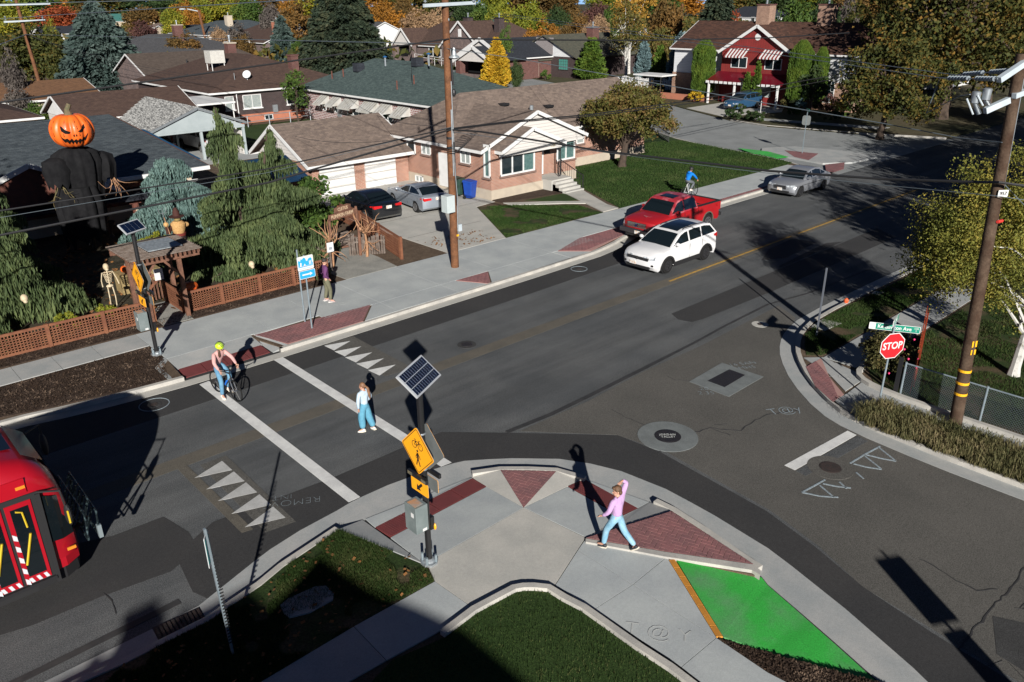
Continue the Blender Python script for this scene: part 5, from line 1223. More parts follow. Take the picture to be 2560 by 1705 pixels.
MB().lathe([(.075,0),(.075,.012)], (2.4,0,.74), 16, 'x').build('emblem_disc', m_black, t, world=False); text('emblem', 'W', (2.425,0,.715), .1, m_chrome, axes((0,1,0),(0,0,1),(1,0,0)), t, ext=.004, world=False); text('emblem', 'V', (2.425,0,.775), .09, m_chrome, axes((0,1,0),(0,0,1),(1,0,0)), t, ext=.004, world=False)
for s in (-1,1): MB().box(2.22,min(s*.52,s*.78),.44,2.3,max(s*.52,s*.78),.52).build('fog_light', m_black, t, world=False)
for s in (-1,1): MB().tube([(.1,s*.6,1.62),(0,s*.6,1.69),(-.8,s*.6,1.72),(-1.6,s*.58,1.69),(-1.75,s*.58,1.62)], .018, 6).build('roof_rail', m_black, t, world=False)
pk_prof = [(2.62,.42),(2.84,.5),(2.86,.78),(2.8,1.04),(2.6,1.12),(1.9,1.19),(1.4,1.24),(.2,1.26),(-.88,1.26),(-.92,.92),(-2.74,.92),(-2.84,.9),(-2.86,.55),(-2.7,.45)]
pk_cab = [(1.48,1.2),(.82,1.78),(.5,1.86),(-.2,1.9),(-.65,1.86),(-.88,1.24)]
def pickup(name, label, loc, h, paint, roofm=None, **kw):
    t = car(name, label, loc, h, 5.72, 2.0, 1.9, pk_prof, pk_cab, 1.86, 1.5, (1.85,-1.72), .39, paint, [(.33,1.45),(-.78,.25)], tw=.26, cat='pickup truck', roofm=roofm, tails=(.95,.3,.12), mirror=(1.0,1.28), **kw)
    for s in (-1,1):
        a, b = sorted((s*.97, s*.86)); w = MB().box(-2.84,a,.85,-.95,b,1.3).build('bed_side', paint, t, world=False, bevel=.02)
        a, b = sorted((s*1.0, s*.82)); MB().box(-2.86,a,1.3,-.93,b,1.335).build('bed_rail', m_black, t, world=False)
        m4 = MB(); R = .46
        for xa in (1.85,-1.72):
            for k in range(10):
                a0, a1 = math.pi*k/10, math.pi*(k+1)/10
                m4.bar((xa+R*math.cos(a0), s*.985, .44+R*math.sin(a0)), (xa+R*math.cos(a1), s*.985, .44+R*math.sin(a1)), .05, .07, up=(0,1,0))
        m4.build('arch_trim', mat('olive_trim', (0.09,0.08,0.06), .6), t, world=False)
    MB().box(-2.86,-.86,.85,-2.78,.86,1.3).build('tailgate', paint, t, world=False); MB().box(-2.86,-.84,1.3,-2.76,.84,1.335).build('bed_rail', m_black, t, world=False)
    MB().box(-2.78,-.86,.925,-.93,.86,.95).box(-.99,-.86,.93,-.93,.86,1.3).build('bed_liner', m_black, t, world=False)
    MB().box(2.78,-.98,.44,2.95,.98,.68).build('front_bumper', mat('bumper_chrome', (0.12,0.125,0.135), .3, metal=.8), t, world=False, bevel=.04)
    MB().box(-3.0,-.95,.5,-2.84,.95,.68).build('rear_bumper', m_black, t, world=False, bevel=.03)
    return t
t = pickup('red_pickup', 'red crew cab pickup truck with a faded roof parked at the far kerb', (32.95,23.75), PI, p_red, p_redr, grille=(1.1,.74,.98,True), plates=(0,0), lights=(.76,.22,.38), rim=m_rim)
MB().box(2.95,-.02+.0,.46,2.97,.3,.62).build('licence_plate', m_plate, t, world=False)
roof_glass(t, pk_cab, .6, .05, .42, 'sunroof')
MB().lathe([(.07,0),(.07,.015)], (2.9,0,.86), 14, 'x').build('emblem', mat('emblem_blue', (0.02,0.04,0.14), .4), t, world=False)
MB().prism([(2.2,-.1),(2.35,.15),(2.1,.35),(1.9,.3),(1.75,.05),(1.95,-.25)], 1.195, 1.2).build('faded_patch', p_redr, t, world=False)
t = pickup('white_pickup', 'white pickup truck backed under the silver roofed carport', (26.0,64.9), math.radians(92), p_white, grille=(1.1,.74,.98,True), plates=(0,.72), lights=(.76,.2,.36))
sd_prof = [(2.15,.22),(2.3,.36),(2.32,.55),(2.22,.72),(1.95,.83),(1.5,.89),(1.0,.94),(0,.96),(-1.5,1.0),(-2.1,1.03),(-2.27,.95),(-2.31,.7),(-2.28,.38),(-2.1,.26)]
sd_cab = [(1.08,.92),(.3,1.36),(0,1.43),(-.5,1.455),(-1.0,1.4),(-1.85,1.0)]
cp_cab = [(.95,.9),(.1,1.33),(-.3,1.395),(-.7,1.39),(-1.1,1.32),(-1.85,1.0)]
car('black_sedan', 'glossy black sedan parked nose-in before the left garage door', (23.45,37.25), math.radians(87), 4.62, 1.8, 1.45, sd_prof, sd_cab, 1.64, 1.24, (1.4,-1.3), .32, p_black, [(.05,1.0),(-1.0,-.05),(-1.5,-1.08)], grille=(.9,.55,.68,True), plates=(0,.78), tails=(.82,.16,.42), z0=.13)
car('silver_coupe', 'silver blue two door coupe parked beside the black sedan', (26.65,36.9), math.radians(83), 4.6, 1.8, 1.4, sd_prof, cp_cab, 1.64, 1.2, (1.4,-1.25), .32, p_silver, [(-.35,.9),(-1.5,-.45)], grille=(.9,.55,.68,False), plates=(0,.8), tails=(.78,.16,.4), z0=.13)
car('grey_silver_sedan', 'silver sedan with dark wheels parked at the far kerb in front of the red pickup', (46.1,23.95), PI, 4.75, 1.82, 1.45, sd_prof, sd_cab, 1.64, 1.24, (1.42,-1.4), .34, p_silver2, [(.05,1.0),(-1.0,-.05),(-1.5,-1.08)], rim=m_rimd, grille=(.8,.5,.7,False), plates=(.42,.8), lights=(.64,.13,.45))
car('blue_car', 'dark blue car in the driveway under the shrubs before the red gabled house', (77.6,47.9), math.radians(178), 4.6, 1.8, 1.6, suv_prof, suv_cab, 1.7, 1.3, (1.4,-1.4), .34, p_blue, [(-.1,1.2),(-1.05,-.2),(-2.2,-1.13)], plates=(.45,.9), z0=.12)
car('carport_sedan', 'grey sedan standing in the dark left half of the carport', (22.4,65.6), math.radians(90), 4.6, 1.8, 1.45, sd_prof, sd_cab, 1.64, 1.24, (1.4,-1.3), .32, p_silver2, [(.05,1.0),(-1.0,-.05)], plates=(0,.8), z0=.1)
# ---- city bus ----
p_bus = mat('bus_paint_red', (0.33,0.004,0.012), .35, (0.29,0.004,0.012), nscale=1, coat=.6)
m_busg = mat('bus_glass', (0.005,0.008,0.01), .06, spec=.9)
m_stripe = mat('hazard_white', (0.5,0.52,0.55), .5)
t = thing('city_bus', 'red city bus with striped folding doors entering at the left edge', 'bus', (2.5,15.7,0))
YR, YL, XF = 15.75, 18.25, 2.5
yc = (YR+YL)/2; hwid = (YL-YR)/2
secs = []   # cross sections along X with rounded nose in plan and elevation
def bus_sec(x, hw_, ztop, zbot, rr):
    pts = []
    for a in range(0, 7):
        th = a*math.pi/12; pts.append((hw_-rr+rr*math.sin(math.pi/2-th), ztop-rr+rr*math.sin(th)))
    right = [(-hw_, zbot), (-hw_, 1.6)]+[(-y, z) for y, z in pts]
    left = [(y, z) for y, z in pts[::-1]]+[(hw_, 1.6), (hw_, zbot)]
    return [(x, yc+y, z) for y, z in right+left]
for x, hw_, zt in ((-10.2,hwid,3.1),(0.9,hwid,3.1),(1.5,hwid,3.08),(1.9,hwid-.01,3.0),(2.2,hwid-.05,2.8),(2.38,hwid-.13,2.5),(2.47,hwid-.22,2.1)): secs.append(bus_sec(x, hw_, zt, .72, .42))
n = len(secs[0]); vs = [p for s_ in secs for p in s_]; fs = [(j*n+i, j*n+i+1, (j+1)*n+i+1, (j+1)*n+i) for j in range(len(secs)-1) for i in range(n-1)]
fs.append(tuple(range(n))); fs.append(tuple(range((len(secs)-1)*n, len(secs)*n))[::-1])
b = MB().add(vs, fs).build('body', p_bus, t, smooth=True, angle=40); fix_normals(b)
mb = MB()
pl = [(-10.2,YR+.02),(1.6,YR+.02),(2.15,YR+.08),(2.42,YR+.25),(2.52,YR+.6),(2.52,YL-.6),(2.42,YL-.25),(2.15,YL-.08),(-10.2,YL-.02)]
o = mb.prism(pl, .22, .74).build('skirt', m_black, t)
pl2 = [(-10.2,YR+.005),(1.7,YR+.005),(2.2,YR+.06),(2.47,YR+.24),(2.56,YR+.6),(2.56,YL-.6),(2.47,YL-.24),(2.2,YL-.06),(-10.2,YL-.005)]
MB().prism([p for p in pl2], .5, 1.15).build('front_panel', p_bus, t)
def side(name, pts, m, d=.012, par=t, y=YR):   # polygon on the kerb side, (x,z)
    return MB().slabv(pts, (0,y,0), (1,0,0), (0,0,1), 0, d).build(name, m, par)
door = side('door_frame', [(.3,.42),(1.97,.42),(2.02,2.4),(.3,2.42)], m_black, .03)
for k, (xa, xb) in enumerate(((1.42,1.87),(.93,1.36))):
    lf = side('door_leaf', [(xa,.5),(xb,.5),(xb,2.3),(xa,2.3)], p_bus, .05, t)
    side('glass', [(xa+.08,.66),(xb-.06,.66),(xb-.06,2.2),(xa+.08,2.2)], m_busg, .056, lf)
    for i in range(5):
        z = .52+i*.26; side('stripe', [(xa+.005,z),(xa+.075,z-.07+.02),(xa+.075,z+.06),(xa+.005,z+.13)], m_stripe, .058, lf)
    for i in range(3): side('stripe', [(xa+.1+i*.13,.51),(xa+.16+i*.13,.51),(xa+.12+i*.13,.62),(xa+.06+i*.13,.62)], m_stripe, .058, lf)
    MB().tube([(xa+.1,YR-.075,.95),(xa+.3,YR-.075,1.6)], .022, 6).build('grab_rail', mat('yellow_rail', (0.5,0.36,0.02), .4), lf)
    MB().tube([(xa+.16,YR-.075,2.15),(xa+.26,YR-.075,2.1),(xa+.28,YR-.075,1.75)], .018, 6).build('grab_rail', MATS['yellow_rail'], lf)
MB().box(.85,YR-.09,.4,1.95,YR-.0,.47).build('door_step', m_steel, t)
MB().bar((1.97,YR-.02,.3),(2.0,YR-.02,2.36),.09,.08).build('door_pillar', m_black, t)
MB().add([(2.03,YR-.02,1.2),(2.24,YR+.005,1.17),(2.46,YR+.14,1.15),(2.58,YR+.55,1.15),(2.5,YR+.6,2.0),(2.42,YR+.2,2.05),(2.24,YR+.01,2.17),(2.05,YR-.02,2.27)],[(0,1,6,7),(1,2,5,6),(2,3,4,5)]).build('corner_window', m_busg, t)
MB().add([(2.565,YR+.6,1.17),(2.565,YL-.6,1.17),(2.5,YL-.6,2.2),(2.5,YR+.6,2.2),(2.3,YL-.6,2.72),(2.3,YR+.6,2.72)],[(0,1,2,3),(3,2,4,5)]).build('windscreen', m_busg, t)
MB().add([(2.32,YR+.5,2.74),(2.32,YL-.5,2.74),(1.98,YL-.45,3.02),(1.98,YR+.45,3.02)],[(0,1,2,3)]).build('destination_glass', mat('roof_glass', (0.12,0.16,0.2), .08), t)
MB().add([(1.3,yc-.45,3.105),(1.9,yc-.45,3.035),(1.9,yc+.45,3.035),(1.3,yc+.45,3.105)],[(0,1,2,3)]).build('roof_hatch', m_busg, t)
MB().bar((2.0,YR-.05,2.4),(2.35,YR-.35,2.42),.03,.03).bar((2.33,YR-.33,2.44),(2.36,YR-.36,1.95),.025,.025).build('mirror_arm', m_black, t)
mr_ = MB().ball((2.38,YR-.33,1.85),(.07,.13,.24),10,8).build('mirror', m_black, t, smooth=True); MB().box(2.34,YR-.46,1.72,2.37,YR-.44,2.0).build('mirror_edge', MATS['yellow_rail'], mr_)
MB().bar((2.4,YL-.1,2.5),(2.75,YL+.25,2.45),.035,.035).bar((2.75,YL+.25,2.45),(2.75,YL+.25,2.2),.03,.03).build('mirror_arm', m_black, t); MB().ball((2.75,YL+.25,1.95),(.08,.12,.28),10,8).build('mirror', m_black, t, smooth=True)
for x, z in ((1.79,2.58),(2.35,.9)): side('marker_light', [(x-.1,z-.025),(x+.06,z-.025),(x+.06,z+.035),(x-.1,z+.035)], m_amber, .03 if x < 2 else .0+.03)
text('fleet_number', '4021', (1.42,YR-.012,2.6), .21, m_stripe, Matrix.Rotation(math.pi/2,4,'X'), t, ext=.004, bold=.008)
side('cove_panel', [(-10,2.46),(1.86,2.46),(1.86,2.76),(-10,2.76)], p_bus, .02)
for i in range(5): side('side_window', [(-1.6-1.7*i,1.2),(-.1-1.7*i,1.2),(-.1-1.7*i,2.35),(-1.6-1.7*i,2.35)], m_busg, .015)
for x in (.1-.9,-7.5):
    for y, s in ((YR+.18,-1),(YL-.18,1)): MB().lathe([(.3,-.14),(.48,-.14),(.48,.14),(.3,.14)], (x,y,.48), 24, 'y').build('wheel', m_tyre, t)
# folded bicycle rack on the nose
rk = thing('bus_bike_rack', 'folding metal bicycle rack mounted on the nose of the bus', 'bike rack', (2.6,yc,0))
m_rk = mat('rack_steel_glints', (0.02,0.03,0.035), .35, (0.2,0.3,0.32), nscale=14, lo=.5, hi=.7, metal=.7)  # dark steel with teal glints painted in as paler noise patches
mb = MB()
for dx in (0,.22): mb.tube([(2.7+dx,yc-1.0,.75),(2.74+dx,yc-1.0,1.35),(2.76+dx,yc+.9,1.4),(2.72+dx,yc+.9,.75),(2.7+dx,yc-1.0,.75)], .022, 6)
mb.build('frame', m_rk, rk)
for i in range(7):
    y = yc-.85+i*.27; MB().bar((2.7,y,.78),(2.95,y+.1,1.34),.02,.05).build('wheel_tray', m_rk, rk)
MB().box(2.9,yc-1.05,.72,2.98,yc-.95,1.02).build('reflector_plate', mat('pale_steel', (0.3,0.36,0.38), .4, metal=.5), rk); MB().bar((2.56,yc-.3,.6),(2.75,yc-.3,.8),.08,.08).bar((2.56,yc+.3,.6),(2.75,yc+.3,.8),.08,.08).build('bracket', m_black, rk)
# ---- wheelie bins ----
def bin_(name, label, x, y, m):
    t = thing(name, label, 'bin', (x,y,.13), .25)
    mb = MB(); a, b = .24, .3; vs = [(-a,-a,.08),(a,-a,.08),(a,a,.08),(-a,a,.08),(-b,-b-.03,1.0),(b,-b-.03,1.0),(b,b,1.0),(-b,b,1.0)]
    mb.add(vs, [(3,2,1,0),(0,1,5,4),(1,2,6,5),(2,3,7,6),(3,0,4,7),(4,5,6,7)]).build('tub', m, t, world=False, bevel=.03)
    MB().add([(-.33,-.36,1.0),(.33,-.36,1.0),(.33,.34,1.0),(-.33,.34,1.0),(-.3,-.3,1.07),(.3,-.3,1.07),(.3,.3,1.13),(-.3,.3,1.13)],[(0,3,2,1),(0,1,5,4),(1,2,6,5),(2,3,7,6),(3,0,4,7),(4,5,6,7)]).build('lid', m, t, world=False, bevel=.02)
    for s in (-1,1): MB().lathe([(.1,-.03),(.1,.03)], (s*.27,.22,.1), 14, 'x').build('wheel', m_black, t, world=False)
    MB().tube([(-.25,.36,1.02),(.25,.36,1.02)], .018, 6).build('handle', m, t, world=False)
bin_('blue_bin', 'blue wheeled recycling bin against the brick house wall', 29.95, 36.2, mat('bin_blue', (0.008,0.05,0.3), .5, (0.007,0.04,0.24), nscale=3))
bin_('green_bin', 'dark green wheeled bin behind the blue bin', 29.95, 37.3, mat('bin_green', (0.025,0.06,0.045), .5, (0.02,0.045,0.035), nscale=3))
# ======================= PEOPLE AND BICYCLES =======================
m_skin = mat('skin', (0.45,0.25,0.17), .55, (0.4,0.21,0.15), nscale=20)
def skin_obj(name, chains, m, parent=None, sub=1, root=0):
    """chains: list of [(x,y,z,r), ...]; points at equal positions are shared"""
    key = {}; V = []; R = []; E = set()
    for ch in chains:
        prev = None
        for x, y, z, r in ch:
            k = (round(x,3), round(y,3), round(z,3))
            if k not in key: key[k] = len(V); V.append((x,y,z)); R.append(r)
            i = key[k]
            if prev is not None and prev != i: E.add((min(prev,i), max(prev,i)))
            prev = i
    me = bpy.data.meshes.new(name); me.from_pydata(V, list(E), [])
    o = bpy.data.objects.new('tmp', me); C.objects.link(o)
    md = o.modifiers.new('skin', 'SKIN'); md.use_smooth_shade = True; md.branch_smoothing = .3
    sv = me.skin_vertices[0].data
    for i, r in enumerate(R):
        rr = r if isinstance(r, tuple) else (r, r); sv[i].radius = rr; sv[i].use_root = (i == root)
    s = o.modifiers.new('sub', 'SUBSURF'); s.levels = sub; s.render_levels = sub
    dg = bpy.context.evaluated_depsgraph_get(); m2 = bpy.data.meshes.new_from_object(o.evaluated_get(dg)); bpy.data.objects.remove(o)
    m2.materials.clear(); m2.materials.append(m); m2.name = name
    m2.polygons.foreach_set('use_smooth', [True]*len(m2.polygons))
    ob = bpy.data.objects.new(name, m2); C.objects.link(ob)
    if parent is not None: ob.parent = parent
    return ob
def person(label, loc, rz, J, H=1.6, skin=m_skin, top=None, bottom=None, shoes=None, hair=None, hairm=None, wide_leg=0.0, glasses=False, group=None, z=0.0, slim=1.0, extra=None, grip=False, short_sleeve=False):
    """J: joints in local metres, figure faces +y"""
    s = H/1.7
    g = {k: Vector(v) for k, v in J.items()}; g['hem'] = g['pelvis'].lerp(g['waist0'], .1)
    P = lambda k, r: (g[k].x, g[k].y, g[k].z, r*s)
    ch = [[P('pelvis',.085),P('waist',.08),P('chest',.11),P('neck',.052),P('skull',.07)]]
    for a in 'LR':
        ch.append([P('chest',.11),P('sh'+a,.052),P('el'+a,.038),P('wr'+a,.026),P('ha'+a,.032)])
        ch.append([P('pelvis',.085),P('hip'+a,.075),P('kn'+a,.055),P('an'+a,.036),P('to'+a,.035)])
    # fingers and thumb leave the palm as their own chains
    for a in 'LR':
        w, h = g['wr'+a], g['ha'+a]; d = (h-w).normalized(); up = Vector((0,0,1)) if abs(d.z) < .8 else Vector((0,1,0)); sd_ = d.cross(up).normalized(); cu = sd_.cross(d)
        for k, (o_, l) in enumerate(((-.03,.055),(-.01,.07),(.01,.075),(.03,.065))):
            b = h+sd_*o_*s; c1 = b+d*l*.6*s-cu*(.01*s if not grip else .03*s); c2 = c1+(d*.35-cu*(.3 if not grip else .9))*l*s
            ch.append([P('ha'+a,.032),(b.x,b.y,b.z,.011*s),(c1.x,c1.y,c1.z,.0095*s),(c2.x,c2.y,c2.z,.008*s)])
        b = w+(h-w)*.6+sd_*(-.035*s); c1 = b+(d*.04-sd_*.02)*s
        ch.append([P('ha'+a,.032),(b.x,b.y,b.z,.012*s),(c1.x,c1.y,c1.z,.009*s)])
    body = skin_obj('person', ch, skin, None, 1)
    body.location = (loc[0], loc[1], z); body.rotation_euler = (0, 0, rz); tag(body, label, 'person', group)
    # head with brow, nose, jaw and ears
    hd = g['skull']; up = (g['skull']-g['neck']).normalized(); face = g['face'].normalized() if 'face' in g else Vector((0,1,0))
    face = (face-up*face.dot(up)).normalized(); rgt = face.cross(up)
    M = Matrix((( rgt.x,face.x,up.x,hd.x),(rgt.y,face.y,up.y,hd.y),(rgt.z,face.z,up.z,hd.z),(0,0,0,1))) @ Matrix.Scale(s*1.02, 4)
    mb = MB(); mb.M = M
    mb.ball((0,0,.05), (.073,.092,.105), 16, 12); mb.ball((0,.035,-.02), (.052,.06,.06), 12, 8); mb.ball((0,.098,.015), (.012,.018,.024), 8, 6)
    for sx in (-1,1): mb.ball((sx*.073,-.005,.02), (.012,.02,.03), 8, 6)
    hdo = mb.build('head', skin, body, smooth=True, world=False, uv=False, angle=180)
    mb = MB(); mb.M = M
    for sx in (-1,1): mb.ball((sx*.028,.086,.042), (.012,.008,.008), 6, 4)
    mb.build('eyes', m_black, hdo, world=False, uv=False)
    mb = MB(); mb.M = M; mb.ball((0,.092,-.03), (.024,.006,.007), 8, 4); mb.build('mouth', mat('lips', (0.3,0.09,0.07), .6), hdo, world=False, uv=False)
    if glasses:
        mb = MB(); mb.M = M; mb.ball((-.032,.092,.042), (.03,.012,.018), 10, 6).ball((.032,.092,.042), (.03,.012,.018), 10, 6).tube([(-.06,.085,.045),(-.078,0,.05)], .004, 5).tube([(.06,.085,.045),(.078,0,.05)], .004, 5)
        mb.build('sunglasses', m_black, body, world=False, uv=False)
    if hair:
        mb = MB(); mb.M = M
        for c, r in hair['lumps']: mb.ball(c, r, 14, 10)
        for pts, rr in hair.get('locks', []): mb.tube(pts, rr, 8)
        mb.build('hair', hairm, body, smooth=True, world=False, uv=False, angle=180)
    e = .02*s
    if top:
        c = [[P('hem',.13*slim),P('waist0',.14*slim),P('waist',.135*slim),P('chest',.148*slim),P('neck',.06)]]
        for a in 'LR': c.append([P('chest',.148*slim),P('sh'+a,.082),P('el'+a,.066),P('wr'+a,.042)])
        skin_obj('sweater', c, top, body, 1)
    if bottom:
        c = [[P('waist',.11*slim),P('waist0',.125*slim),P('pelvis',.145*slim)]]
        for a in 'LR':
            k = Vector(g['kn'+a]); an = g['an'+a]
            c.append([P('pelvis',.14*slim),P('hip'+a,.112*slim+wide_leg*.2),P('kn'+a,.084+wide_leg),P('an'+a,.066+wide_leg*.8)])
        skin_obj('trousers', c, bottom, body, 1)
    if shoes:
        for a in 'LR':
            an, to = g['an'+a], g['to'+a]; d = (to-an); dh = Vector((d.x,d.y,d.z*.6)).normalized(); sd_ = dh.cross(Vector((0,0,1))).normalized(); un = sd_.cross(dh)
            heel = an-Vector((0,0,.045*s))-dh*.045*s; M2 = Matrix(((sd_.x,dh.x,un.x,heel.x),(sd_.y,dh.y,un.y,heel.y),(sd_.z,dh.z,un.z,heel.z),(0,0,0,1))) @ Matrix.Scale(s, 4)
            mb = MB(); mb.M = M2; mb.ball((0,.02,.01), (.045,.06,.05), 12, 8).ball((0,.13,-.0), (.05,.11,.04), 12, 8)
            sh = mb.build('shoe', shoes[0], body, smooth=True, world=False, uv=False, angle=180)
            mb = MB(); mb.M = M2; mb.prism([(-.045,-.04),(.045,-.04),(.052,.12),(.03,.25),(-.03,.25),(-.052,.12)], -.045, -.018); mb.build('sole', shoes[1], sh, world=False, uv=False)
    return body
def stand(H, **kw):
    s = H/1.7
    J = dict(pelvis=(0,0,.93),waist0=(0,0,.98),waist=(0,0,1.1),chest=(0,0,1.3),neck=(0,0,1.46),skull=(0,.015,1.53),hipL=(-.1,0,.86),hipR=(.1,0,.86),
             knL=(-.11,.02,.48),knR=(.11,.02,.48),anL=(-.12,-.02,.08),anR=(.12,-.02,.08),toL=(-.14,.12,.035),toR=(.14,.12,.035),
             shL=(-.19,0,1.39),shR=(.19,0,1.39),elL=(-.24,-.02,1.12),elR=(.24,-.02,1.12),wrL=(-.24,.06,.88),wrR=(.24,.06,.88),haL=(-.235,.1,.8),haR=(.235,.1,.8),face=(0,1,0))
    J.update(kw)
    return {k: (Vector(v)*s if k != 'face' else Vector(v)) for k, v in J.items()}
m_shoe_w = mat('shoe_white', (0.58,0.56,0.53), .6); m_sole_w = mat('sole_cream', (0.6,0.55,0.45), .6)
# the girl walking over the crossing, seen from behind
hairb = mat('hair_light_brown', (0.2,0.105,0.05), .6, (0.12,0.055,0.03), nscale=14)
person('girl with a ponytail in a pale blue sweater and wide jeans on the crossing', (10.17,17.12), math.radians(14), stand(1.45,
    knL=(-.13,.05,.48), anL=(-.17,-.02,.09), toL=(-.27,.09,.035), knR=(.12,-.02,.47), anR=(.14,-.2,.08), toR=(.16,-.07,.03), elL=(-.27,.0,1.12), wrL=(-.25,.02,.86), haL=(-.22,.04,.78), elR=(.25,-.06,1.13), wrR=(.24,.08,.95), haR=(.22,.13,.9), face=(-.35,1,-.1)),
    1.45, top=mat('sweater_pale_blue', (0.42,0.52,0.6), .9, (0.36,0.46,0.55), nscale=8, bump=.9, bscale=12), bottom=mat('jeans_blue_wide', (0.075,0.22,0.32), .85, (0.1,0.28,0.38), nscale=6, fine=.15, fscale=60, bump=1.0, bscale=8), shoes=(m_shoe_w, m_sole_w), hairm=hairb,
    hair=dict(lumps=[((0,-.02,.07),(.083,.098,.105)),((0,-.1,.03),(.035,.035,.04))], locks=[([(0,-.12,.03),(.02,-.16,-.05),(.03,-.16,-.2),(.04,-.15,-.33),(.045,-.14,-.43)], [.03,.045,.045,.035,.01])]), wide_leg=.05)
# the boy with a hand on his head at the corner
hair2 = mat('hair_brown', (0.13,0.065,0.03), .6, (0.05,0.025,0.012), nscale=26, bump=.8, bscale=40)
person('boy in a lilac sweatshirt striding at the corner with one hand on his head', (11.05,8.82), math.radians(8), stand(1.58,
    knL=(-.1,.2,.5), anL=(-.12,.24,.09), toL=(-.14,.41,.035), knR=(.12,-.13,.5), anR=(.14,-.44,.2), toR=(.15,-.34,.06),
    elL=(-.27,.05,1.12), wrL=(-.3,.2,.99), haL=(-.3,.27,.96), shR=(.19,0,1.42), elR=(.36,.0,1.62), wrR=(.2,.02,1.74), haR=(.1,.03,1.71), face=(-.75,.7,-.25)),
    1.58, top=mat('sweatshirt_lilac', (0.46,0.3,0.5), .9, (0.41,0.26,0.45), nscale=6, bump=1.0, bscale=9), bottom=mat('jeans_light', (0.15,0.31,0.42), .85, (0.26,0.42,0.52), nscale=4, fine=.15, fscale=60, bump=1.0, bscale=8), shoes=(mat('shoe_black', (0.015,0.016,0.02), .6), m_sole_w), hairm=hair2,
    hair=dict(lumps=[((0,-.015,.075),(.085,.1,.1)),((.0,.06,.12),(.06,.045,.035)),((-.02,-.06,.0),(.065,.05,.06))]), z=.14)
# the man in purple by the lattice fence
hair3 = mat('hair_dark', (0.02,0.014,0.012), .7)
person('man in a purple sweater, olive trousers and sunglasses standing on the far sidewalk', (14.6,26.6), math.radians(-102), stand(1.76,
    knL=(-.12,.04,.48), anL=(-.13,-.05,.08), toL=(-.14,.1,.035), knR=(.12,.1,.48), anR=(.13,.06,.08), toR=(.17,.2,.035), elL=(-.25,-.1,1.13), wrL=(-.2,.06,.97), haL=(-.17,.12,.93), elR=(.25,-.1,1.13), wrR=(.2,.06,.95), haR=(.16,.1,.9), face=(.1,1,0)),
    1.76, top=mat('sweater_purple', (0.12,0.045,0.12), .9, (0.1,0.035,0.1), nscale=5, bump=1.0, bscale=9), bottom=mat('trousers_olive', (0.13,0.125,0.08), .85, (0.1,0.1,0.065), nscale=5), shoes=(mat('shoe_pink_grey', (0.4,0.28,0.26), .6, (0.2,0.19,0.2), nscale=12), m_shoe_w), hairm=hair3, glasses=True,
    hair=dict(lumps=[((0,-.015,.085),(.085,.1,.095)),((0,.04,.14),(.06,.05,.03)),((0,.06,-.045),(.05,.035,.035))]), z=.14)
# ---- bicycle builder (wheels along y) ----
def bicycle(name, label, loc, rz, frame, z=0.0, r=.345, group=None, bottle=None, steer=0.0):
    t = thing(name, label, 'bicycle', (loc[0], loc[1], z), rz, group)
    def whl(y):
        n = 36; mb = MB(); mb.tube([(0, y+(r-.02)*math.cos(2*math.pi*k/n), r+(r-.02)*math.sin(2*math.pi*k/n)) for k in range(n+1)], .021, 8, caps=False)
        w = mb.build('wheel', m_tyre, t, smooth=True, world=False); sp = MB()
        for k in range(14):
            a = 2*math.pi*k/14; sp.tube([(0,y,r),(0,y+(r-.03)*math.cos(a),r+(r-.03)*math.sin(a))], .003, 3, caps=False)
        sp.build('spokes', m_chrome, w, world=False); MB().lathe([(.025,-.05),(.025,.05)], (0,y,r), 10, 'x').build('hub', m_chrome, w, world=False)
    whl(.52); whl(-.52)
    bb = (0,-.08,.3); st = (0,-.26,.82); hd = (0,.34,.86); hd2 = (0,.37,.74)
    MB().tube([bb,st],.018).tube([st,hd],.016).tube([bb,hd2],.02).tube([bb,(0,-.52,r)],.011).tube([st,(0,-.52,r)],.01).tube([(0,.335,.9),(0,.375,.7)],.022).build('frame', frame, t, smooth=True, world=False)
    mb = MB()
    for s in (-.05,.05): mb.tube([(s,.375,.7),(s,.44,.5),(s,.52,r)], .014)
    mb.tube([(-.05,.375,.7),(.05,.375,.7)], .018).build('fork', m_chrome, t, smooth=True, world=False)
    MB().tube([(0,.34,.88),(0,.36,1.0),(0,.42,1.02)], .016).tube([(-.3,.34,1.04),(-.15,.41,1.03),(0,.43,1.02),(.15,.41,1.03),(.3,.34,1.04)], .013).build('handlebar', m_black, t, smooth=True, world=False)
    MB().tube([st,(0,-.28,.93)],.013).ball((0,-.3,.95),(.07,.14,.035),10,6).build('saddle', m_black, t, smooth=True, world=False)
    c = MB().lathe([(.09,-.005),(.09,.005)], bb, 18, 'x'); c.bar((.04,-.08,.3),(.04,.05,.2),.015,.02).bar((-.04,-.08,.3),(-.04,-.21,.4),.015,.02).box(.05,0,.19,.13,.08,.21).box(-.13,-.25,.39,-.05,-.17,.41).build('crankset', m_steel, t, world=False)
    if bottle: MB().tube([(0,.02,.42),(0,.12,.56)], .035, 10).build('water_bottle', bottle, t, world=False)
    return t
cyc_rz = math.radians(180+8)
bicycle('bicycle', 'black bicycle ridden by the woman in the yellow helmet at the start of the crossing', (8.22,21.75), cyc_rz, mat('frame_black', (0.015,0.016,0.02), .35, coat=.5), bottle=mat('bottle_blue', (0.01,0.12,0.5), .4))
hair4 = mat('hair_long_dark', (0.05,0.022,0.014), .6, (0.09,0.045,0.025), nscale=14)
